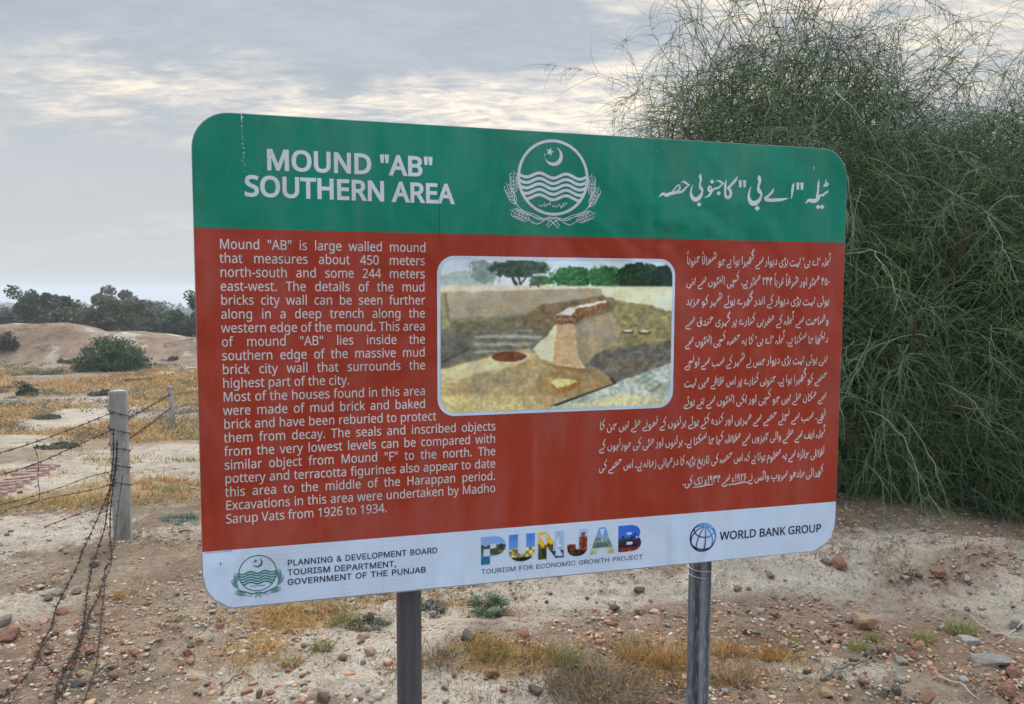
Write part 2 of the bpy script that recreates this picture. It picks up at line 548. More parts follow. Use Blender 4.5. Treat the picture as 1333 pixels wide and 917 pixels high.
# ------------------------------------------------------------------ lettering
# outlines of the letters: character code -> [advance, ring, ring ...] in 1/500 em, x and y in turn
GLYPHS = {}
GLYPHS['N'] = {
34:[163,[64,286,56,183,34,183,26,286],[137,286,129,183,108,183,99,286]],
44:[108,[77,42,68,12,42,-52,17,-52,24,-19,37,47,74,47]],
45:[129,[16,92,16,123,113,123,113,92]],
46:[108,[29,22,31,34,36,42,44,47,53,48,63,47,71,42,77,34,78,22,77,9,71,1,63,-4,53,-6,44,-4,36,1,31,9]],
48:[229,[210,143,208,111,204,81,198,56,188,35,175,18,158,6,138,-2,114,-4,85,0,61,14,43,35,30,64,22,101,20,143,22,187,29,223,41,252,59,273,83,286,114,291,144,286,167,273,186,252,199,223,207,187],[55,143,56,108,61,78,68,55,80,39,95,29,114,26,134,29,149,39,160,55,168,78,172,108,174,143,172,179,168,209,160,231,149,248,134,257,114,261,95,257,80,248,68,231,61,209,56,179]],
49:[229,[142,0,108,0,108,200,109,249,54,202,36,226,113,286,142,286]],
50:[229,[208,0,19,0,19,29,94,105,131,143,144,160,153,177,159,194,161,212,157,233,147,248,131,257,110,260,91,258,73,253,57,244,41,233,22,257,47,274,76,286,93,289,110,290,135,288,156,281,173,270,186,255,194,236,197,214,195,192,188,172,177,152,162,133,64,32,208,32]],
51:[229,[198,219,196,201,190,186,182,173,170,163,155,156,138,151,138,149,168,142,190,127,202,107,207,81,203,58,195,37,180,20,159,7,131,-1,97,-4,55,-1,36,4,18,12,18,44,57,31,78,27,97,26,130,29,152,41,165,58,170,82,167,98,160,111,149,121,133,127,113,132,62,133,62,163,112,164,129,170,143,178,153,189,160,202,162,217,158,235,147,249,131,258,109,261,95,260,70,254,37,237,20,261,37,272,57,282,82,288,109,290,148,285,176,270,192,248]],
52:[229,[221,65,180,65,180,0,146,0,146,65,8,65,8,95,143,288,180,288,180,97,221,97],[146,187,147,250,146,250,129,219,43,97,146,97]],
53:[229,[110,176,137,173,161,166,180,153,195,137,203,116,207,92,203,64,194,40,178,21,157,7,131,-1,99,-4,78,-3,58,0,40,5,25,12,25,45,41,37,60,31,81,27,100,26,120,28,137,33,151,41,162,53,168,69,170,88,166,113,153,131,131,142,99,146,73,144,50,140,32,151,43,286,187,286,187,254,73,254,66,171]],
54:[229,[22,122,25,171,30,195,37,217,47,237,61,255,77,270,98,281,123,288,153,290,188,287,188,257,172,260,154,262,129,259,108,252,91,241,79,227,70,210,63,190,57,146,60,146,75,163,85,170,111,178,127,179,151,177,171,169,188,157,200,139,208,118,211,92,208,65,199,41,186,22,168,7,146,-1,119,-4,100,-2,81,4,65,13,50,27,38,45,29,66,24,92],[119,26,142,30,160,42,172,62,176,92,172,117,162,136,144,147,120,152,103,150,88,144,75,135,66,124,60,112,58,99,62,73,66,61,73,49,82,40,93,32,105,27]],
57:[229,[208,164,205,115,200,92,193,70,183,49,170,32,153,17,132,5,107,-2,77,-4,58,-3,41,0,41,30,58,26,76,25,102,27,123,34,139,45,152,59,161,76,167,96,173,140,170,140,155,123,145,117,119,108,102,107,79,110,59,117,42,130,30,147,22,168,20,194,23,222,32,245,45,265,63,279,86,288,112,290,131,288,150,282,166,273,180,259,192,241,201,220,207,194],[112,261,89,257,71,244,59,223,55,194,58,169,68,151,85,139,110,135,128,137,143,142,156,152,165,162,171,175,173,187,169,213,164,226,157,237,149,247,138,254,126,259]],
65:[256,[218,0,184,89,71,89,37,0,0,0,112,288,144,288,256,0],[141,207,127,250,115,207,83,121,173,121]],
66:[261,[121,286,168,282,202,270,217,257,226,239,229,215,228,199,223,185,215,173,205,164,191,157,175,152,175,150,192,146,208,140,221,130,231,118,237,102,239,81,236,57,227,37,213,21,193,9,168,2,140,0,39,0,39,286],[128,164,159,167,178,176,189,191,192,211,188,232,175,245,154,253,122,255,75,255,75,164],[75,134,75,31,133,31,165,34,186,45,197,62,201,84,199,98,194,111,185,121,172,128,154,133]],
68:[293,[268,146,264,102,250,65,229,37,199,17,162,4,119,0,39,0,39,286,127,286,167,282,202,270,230,250,251,223,264,188],[230,145,227,179,218,207,202,229,181,243,154,252,122,255,75,255,75,31,114,31,149,34,178,44,201,60,217,82,227,110]],
69:[223,[199,0,39,0,39,286,199,286,199,255,75,255,75,165,192,165,192,134,75,134,75,32,199,32]],
70:[208,[75,0,39,0,39,286,199,286,199,255,75,255,75,153,191,153,191,122,75,122]],
71:[292,[163,151,262,151,262,11,239,4,190,-3,162,-4,121,0,87,14,60,36,40,65,28,101,24,143,29,185,42,221,64,250,93,272,129,286,173,290,196,289,218,286,239,281,258,273,245,242,210,254,191,257,171,259,139,255,112,245,91,228,75,205,65,176,62,143,65,111,73,83,88,59,108,42,135,31,170,27,202,29,226,34,226,119,163,119]],
72:[297,[258,0,222,0,222,133,75,133,75,0,39,0,39,286,75,286,75,165,222,165,222,286,258,286]],
75:[248,[248,0,206,0,104,137,75,111,75,0,39,0,39,286,75,286,75,145,202,286,244,286,130,162]],
76:[210,[39,0,39,286,75,286,75,32,200,32,200,0]],
77:[364,[165,0,71,251,69,251,72,203,72,0,39,0,39,286,92,286,180,52,182,52,272,286,325,286,325,0,289,0,289,176,292,251,290,251,195,0]],
78:[305,[266,0,224,0,71,238,69,238,72,160,72,0,39,0,39,286,81,286,233,49,235,49,232,125,232,286,266,286]],
79:[313,[289,143,287,112,280,83,270,58,255,37,237,19,214,7,187,-1,157,-4,125,-1,98,7,76,19,57,37,42,58,32,83,27,112,24,144,28,185,39,221,57,250,83,272,116,286,157,291,197,286,229,272,255,251,274,221,285,185],[62,143,65,110,73,81,85,58,104,41,127,31,157,27,186,31,210,41,228,58,241,81,248,110,251,143,245,192,228,228,210,245,187,256,157,259,127,256,104,245,85,228,73,206,65,177]],
80:[243,[115,286,163,281,197,264,211,248,219,227,222,202,221,185,216,168,209,153,197,139,182,128,162,119,137,113,75,112,75,0,39,0,39,286],[112,255,75,255,75,142,129,144,149,148,165,156,176,167,182,182,185,201,180,225,167,242,144,252]],
82:[249,[118,286,150,284,177,277,197,266,211,250,219,230,222,205,220,184,214,167,204,153,192,142,179,134,165,128,243,0,201,0,132,118,75,118,75,0,39,0,39,286],[116,255,75,255,75,149,118,149,148,152,169,162,181,180,185,203,183,220,178,233,168,243,155,250,137,254]],
83:[220,[201,77,198,53,189,33,174,17,153,6,128,-2,99,-4,68,-3,42,2,20,10,20,44,56,32,78,28,101,27,120,29,136,33,149,40,158,49,163,60,165,73,164,86,159,97,151,106,138,115,66,147,53,155,42,165,34,176,29,188,25,202,24,217,27,238,36,257,50,271,68,282,90,288,116,290,159,286,194,274,183,243,168,249,133,257,115,259,98,257,85,253,74,247,67,239,62,229,61,217,62,204,67,193,74,184,102,167,146,150,166,139,181,128,192,114,199,97]],
84:[223,[129,0,93,0,93,255,4,255,4,286,218,286,218,255,129,255]],
85:[293,[257,101,254,73,245,47,229,26,208,10,180,-1,145,-4,113,-1,85,9,64,25,48,47,39,72,36,102,36,286,72,286,72,101,77,70,91,47,114,32,147,27,171,30,189,37,203,48,213,63,219,81,221,101,221,286,257,286]],
86:[241,[241,286,138,0,102,0,0,286,38,286,110,80,120,40,138,103,202,286]],
87:[373,[368,286,292,0,255,0,199,188,185,244,171,187,117,0,81,0,5,286,42,286,92,93,101,43,111,95,166,286,204,286,262,94,272,43,280,88,330,286]],
97:[225,[116,218,150,214,174,201,188,179,192,146,192,0,167,0,160,31,158,31,139,11,129,4,117,0,86,-4,68,-2,52,3,38,12,27,24,21,40,18,60,25,88,44,109,76,123,122,128,158,129,158,142,155,165,146,180,132,188,113,190,97,189,81,185,53,174,42,200,75,213,95,217],[126,104,92,100,70,91,59,78,55,59,58,44,66,33,78,27,94,24,119,28,140,39,153,58,157,86,157,105]],
98:[247,[69,231,68,187,69,187,80,199,95,209,113,216,136,218,161,215,182,206,200,191,214,169,222,141,225,108,222,73,213,46,200,24,182,8,161,-1,136,-4,113,-2,95,5,80,15,69,27,67,27,59,0,34,0,34,305,69,305],[130,189,109,187,94,181,83,170,75,154,71,134,69,107,73,72,83,46,101,31,131,25,156,31,174,47,184,73,188,108,184,143,174,169,156,184]],
99:[192,[120,-4,93,-1,70,7,50,22,35,44,25,72,22,106,25,142,35,171,51,192,71,207,95,216,123,219,154,216,179,207,168,178,146,185,122,188,102,186,86,179,74,167,65,152,60,131,58,107,60,83,65,63,74,47,86,36,101,29,120,27,151,30,176,39,176,7,152,-1]],
100:[247,[110,-4,85,-1,64,8,46,24,33,46,25,73,22,107,25,141,33,169,46,191,64,206,86,216,111,219,140,215,162,203,177,187,180,187,177,219,177,305,213,305,213,0,184,0,179,29,177,29,162,12,152,6,140,0],[116,25,145,30,164,44,174,67,178,107,174,142,164,168,146,184,116,190,91,184,73,167,62,141,58,106,62,72,73,47,91,31]],
101:[226,[117,219,143,216,165,207,182,192,195,173,203,149,206,101,58,101,64,68,77,45,98,31,127,26,146,27,163,30,196,41,196,10,163,-1,126,-4,97,-1,72,8,51,24,35,46,25,73,22,106,25,139,34,166,48,189,67,205,90,216],[117,190,94,186,77,174,65,154,59,129,169,129,167,146,163,161,156,173,146,182,133,188]],
102:[138,[133,188,79,188,79,0,44,0,44,188,6,188,6,204,44,216,46,254,52,273,62,288,76,299,93,305,113,307,126,306,155,299,146,272,131,276,114,278,98,275,88,266,81,251,79,215,133,215]],
103:[247,[110,219,130,217,148,211,164,201,178,187,180,187,184,215,213,215,213,-4,210,-32,202,-55,189,-73,170,-86,146,-94,116,-96,73,-93,39,-83,39,-50,55,-57,96,-66,118,-67,143,-63,162,-51,174,-32,178,-7,179,28,177,28,165,14,149,4,131,-2,111,-4,85,-1,63,9,46,25,28,60,22,107,28,153,46,189,63,206,85,216],[115,189,98,187,84,180,73,168,65,152,60,131,58,107,62,72,73,46,91,30,116,25,131,26,144,29,155,34,163,42,170,52,174,65,177,81,178,107,176,133,172,154,163,170,151,181,135,187]],
104:[248,[69,215,68,185,70,185,78,196,87,204,98,210,110,215,137,218,161,217,180,210,196,200,207,185,213,165,215,140,215,0,180,0,180,137,178,160,169,177,154,186,132,189,111,187,95,180,83,169,75,154,71,134,69,111,69,0,34,0,34,305,69,305]],
105:[103,[69,215,69,0,34,0,34,215],[52,296,60,294,66,290,71,283,73,273,71,263,66,256,60,252,52,251,44,252,37,256,33,263,31,273,33,283,37,290,44,294]],
106:[103,[9,-96,-22,-92,-22,-63,4,-67,16,-65,26,-60,32,-50,34,-33,34,215,69,215,69,-32,68,-51,63,-67,55,-79,43,-89,28,-94],[31,273,33,283,37,290,44,294,52,296,60,294,66,290,71,283,73,273,71,263,66,256,60,252,52,251,44,252,37,256,33,263]],
107:[214,[69,146,68,111,69,111,95,142,163,215,204,215,118,123,211,0,168,0,93,100,69,79,69,0,34,0,34,305,69,305]],
108:[103,[69,0,34,0,34,305,69,305]],
109:[375,[270,219,302,214,324,200,338,176,342,140,342,0,308,0,308,138,305,161,297,177,283,186,264,189,237,185,219,171,209,149,206,119,206,0,171,0,171,138,170,154,166,167,160,177,152,184,141,188,127,189,108,187,93,180,82,169,75,154,71,135,69,112,69,0,34,0,34,215,62,215,68,186,70,186,77,196,87,204,108,215,133,219,156,217,175,210,189,199,199,183,201,183,214,199,230,210,250,217]],
110:[248,[137,219,171,214,196,200,210,176,215,140,215,0,180,0,180,137,178,160,169,177,154,186,132,189,102,184,83,169,73,145,69,112,69,0,34,0,34,215,62,215,68,186,70,186,78,196,88,204,99,211,111,215]],
111:[243,[221,108,219,83,214,60,205,41,194,25,179,12,162,3,142,-2,121,-4,100,-2,81,3,65,12,50,25,38,41,29,60,24,83,22,108,25,141,34,168,49,190,68,206,93,216,122,219,149,216,173,206,193,190,208,168,218,141],[58,108,60,84,65,64,74,47,86,35,102,28,122,25,141,28,157,35,169,47,178,64,183,84,184,108,183,132,178,152,169,167,157,179,141,187,121,189,93,184,73,167,62,142]],
112:[247,[136,219,161,216,182,207,200,191,214,170,222,142,225,108,222,74,213,46,200,24,182,9,161,-1,136,-4,107,0,95,5,85,12,69,27,67,27,69,-8,69,-96,34,-96,34,215,63,215,68,186,69,186,85,202,95,209,120,218],[130,189,110,187,95,181,84,171,76,156,71,138,69,108,71,83,75,63,83,47,94,35,110,28,131,25,149,28,163,36,174,49,182,66,187,86,188,108,184,142,174,167,156,184]],
114:[166,[134,219,160,217,155,184,132,187,120,186,108,182,98,175,88,167,80,157,74,144,71,130,69,115,69,0,34,0,34,215,63,215,67,176,68,176,76,187,95,206,107,213,120,218]],
115:[192,[174,59,172,40,163,24,151,12,134,3,113,-2,88,-4,67,-3,49,0,21,10,21,42,52,30,70,26,89,24,112,27,128,33,137,43,140,56,136,71,129,77,106,90,51,114,38,123,28,133,22,146,20,162,26,186,43,204,68,215,101,219,120,218,138,215,170,204,157,177,129,186,114,189,99,190,80,188,66,183,57,175,54,164,55,156,59,149,66,143,77,137,128,115,144,108,157,98,166,88,172,75]],
116:[145,[106,25,122,26,136,29,136,2,120,-2,100,-4,84,-3,69,2,56,10,46,22,39,39,37,62,37,188,7,188,7,204,37,218,51,264,72,264,72,215,134,215,134,188,72,188,72,63,74,46,82,34,93,27]],
117:[248,[214,215,214,0,185,0,180,28,160,10,137,-1,124,-3,110,-4,86,-2,67,4,52,15,41,30,34,49,32,74,32,215,68,215,68,77,70,54,79,38,94,28,115,25,137,27,153,34,165,45,172,61,177,80,178,103,178,215]],
118:[204,[81,0,0,215,38,215,90,68,101,31,102,31,120,88,166,215,204,215,122,0]],
119:[315,[173,122,158,178,156,178,142,121,103,0,63,0,4,215,41,215,77,77,85,37,86,37,101,94,139,215,177,215,220,75,228,37,230,37,238,76,275,215,311,215,251,0,210,0]],
120:[212,[85,110,11,215,51,215,106,134,161,215,201,215,127,110,205,0,165,0,106,86,47,0,7,0]],
121:[204,[0,215,38,215,85,93,103,34,104,34,123,93,166,215,204,215,104,-48,94,-65,83,-78,69,-88,53,-94,34,-96,4,-93,4,-65,28,-68,40,-66,49,-63,58,-57,71,-40,87,-1]],
}
GLYPHS['I'] = {
38:[224,[98,-3,75,-1,55,6,39,17,27,31,20,48,17,67,19,82,24,95,32,106,42,117,118,176,127,188,131,202,129,213,123,223,113,228,101,230,84,227,78,222,73,216,69,208,68,199,69,190,73,182,102,142,219,0,182,0,61,146,44,172,39,185,38,199,40,215,45,229,55,241,67,249,83,255,100,257,118,255,133,249,145,241,154,230,160,217,162,202,161,191,152,171,137,154,77,109,64,98,55,87,50,77,48,66,50,54,55,44,62,35,72,29,83,25,97,23,111,25,126,30,139,37,151,48,161,61,168,76,173,93,174,112,204,112,202,90,198,72,192,57,185,46,167,23,152,12,136,3,117,-2]],
44:[94,[19,-60,34,36,68,36,42,-60]],
65:[240,[8,0,101,254,138,254,232,0,198,0,143,151,116,239,123,239,107,186,42,0],[55,71,55,99,185,99,185,71]],
66:[228,[30,0,30,254,121,254,145,252,164,245,180,235,190,221,197,205,199,187,198,172,193,160,187,150,178,143,157,133,157,131,170,128,182,123,192,114,201,102,207,86,209,68,207,50,200,33,189,20,172,9,151,2,123,0],[62,28,123,28,148,31,165,40,174,52,178,68,176,81,171,92,163,102,153,109,140,114,124,115,62,115],[62,143,119,143,132,144,144,148,154,155,162,163,166,174,168,186,165,202,156,214,141,223,120,226,62,226]],
67:[255,[134,-3,103,1,75,12,52,32,35,57,24,90,20,127,24,165,35,197,52,223,75,242,103,254,134,258,152,256,170,252,187,245,201,236,214,223,224,209,232,193,237,174,204,174,200,187,195,197,188,207,179,214,169,220,157,224,146,227,134,228,112,225,92,216,75,202,62,182,54,157,52,127,54,97,62,72,75,52,92,38,112,29,134,27,146,27,157,30,179,40,188,48,200,68,204,80,237,80,232,62,224,45,214,31,201,19,187,9,170,2,152,-2]],
68:[251,[109,0,48,0,48,28,108,28,136,32,159,40,177,55,189,74,197,99,200,128,197,156,190,180,177,200,160,214,137,223,110,226,47,226,47,254,113,254,147,251,176,239,200,221,217,196,227,164,231,128,227,91,217,59,199,34,175,15,145,4],[62,254,62,0,30,0,30,254]],
69:[209,[30,0,30,254,186,254,186,226,62,226,62,143,178,143,178,114,62,114,62,28,188,28,188,0]],
70:[205,[30,0,30,254,185,254,185,226,62,226,62,139,173,139,173,111,62,111,62,0]],
71:[260,[134,-3,103,1,75,12,52,32,35,58,24,90,20,127,24,165,35,197,52,223,74,242,102,254,132,258,152,256,170,252,187,244,202,235,214,223,225,208,232,192,237,174,204,174,193,197,187,206,168,220,157,224,132,228,111,225,92,216,75,202,62,182,54,157,52,127,54,97,62,73,75,53,92,38,112,29,134,27,155,29,172,36,187,47,198,62,205,80,208,101,217,99,141,99,141,128,239,128,239,100,236,71,225,45,209,25,188,9,163,0]],
72:[258,[30,0,30,254,62,254,62,144,196,144,196,254,228,254,228,0,196,0,196,116,62,116,62,0]],
73:[150,[16,0,16,28,59,28,59,226,16,226,16,254,135,254,135,226,91,226,91,28,135,28,135,0]],
74:[198,[93,-3,62,2,38,16,22,40,17,73,17,86,49,86,49,73,52,52,61,37,75,28,93,25,110,28,124,37,133,52,136,73,136,254,168,254,168,73,163,40,147,16,123,2]],
76:[197,[30,0,30,254,62,254,62,28,181,28,181,0]],
77:[314,[30,0,30,254,76,254,139,93,161,24,154,24,171,79,238,254,284,254,284,0,252,0,253,228,256,228,234,161,171,0,143,0,85,145,56,228,59,228,60,208,61,0]],
78:[262,[30,0,30,254,68,254,181,75,207,27,202,27,199,98,199,254,232,254,232,0,193,0,89,165,54,226,60,227,62,145,62,0]],
79:[267,[133,-3,103,1,75,12,52,32,35,57,24,90,20,127,24,165,35,197,52,223,75,242,103,254,133,258,164,254,192,242,215,223,232,197,243,165,247,127,243,90,232,57,215,32,192,12,164,1],[133,27,155,29,175,38,191,52,204,72,213,97,215,127,213,157,204,182,191,202,175,216,155,225,133,228,112,225,92,216,76,202,62,182,54,157,52,127,54,97,62,72,76,52,92,38,112,29]],
80:[222,[30,0,30,254,118,254,144,252,166,244,183,231,195,215,202,196,204,174,202,152,195,133,183,116,166,104,144,96,118,93,55,93,55,121,116,121,134,123,148,128,159,136,167,147,171,159,172,174,171,188,167,201,159,211,148,219,134,224,116,226,62,226,62,0]],
82:[224,[30,0,30,254,118,254,145,252,167,244,183,232,195,217,202,198,205,176,202,154,195,136,183,120,167,108,145,101,118,99,48,99,48,127,117,127,135,129,149,133,159,141,167,150,171,162,172,176,171,190,167,202,159,212,149,220,134,224,117,226,62,226,62,0],[177,0,115,115,152,115,214,0]],
83:[223,[112,-4,86,-2,64,5,46,16,32,30,23,48,19,68,52,68,55,55,62,44,71,35,83,29,97,26,128,26,143,30,155,37,165,46,171,57,173,70,171,81,166,89,158,97,148,102,123,111,92,120,64,130,43,145,30,163,26,186,29,206,37,224,51,238,69,249,90,256,113,258,137,256,158,249,175,238,188,224,197,208,200,189,169,189,163,206,151,219,134,227,113,229,97,228,84,224,73,218,64,209,59,199,57,188,59,176,65,167,85,154,156,132,179,119,189,110,197,99,202,85,204,69,202,49,193,32,180,17,162,5,139,-2]],
84:[224,[16,226,16,254,208,254,208,226,128,226,128,0,96,0,96,226]],
85:[259,[129,-4,101,-1,77,8,57,22,42,40,33,62,30,87,30,254,62,254,62,89,64,72,70,57,80,44,93,34,110,28,129,26,149,28,165,34,178,44,188,57,194,72,196,89,196,254,228,254,228,87,226,62,216,40,202,22,182,8,157,-1]],
86:[240,[102,0,8,254,42,254,96,103,124,15,117,15,133,69,197,254,232,254,139,0]],
87:[343,[78,0,8,254,41,254,88,73,98,20,95,20,106,73,153,254,190,254,231,98,248,20,244,20,249,47,302,254,335,254,265,0,228,0,184,162,168,238,175,238,167,197,115,0]],
}
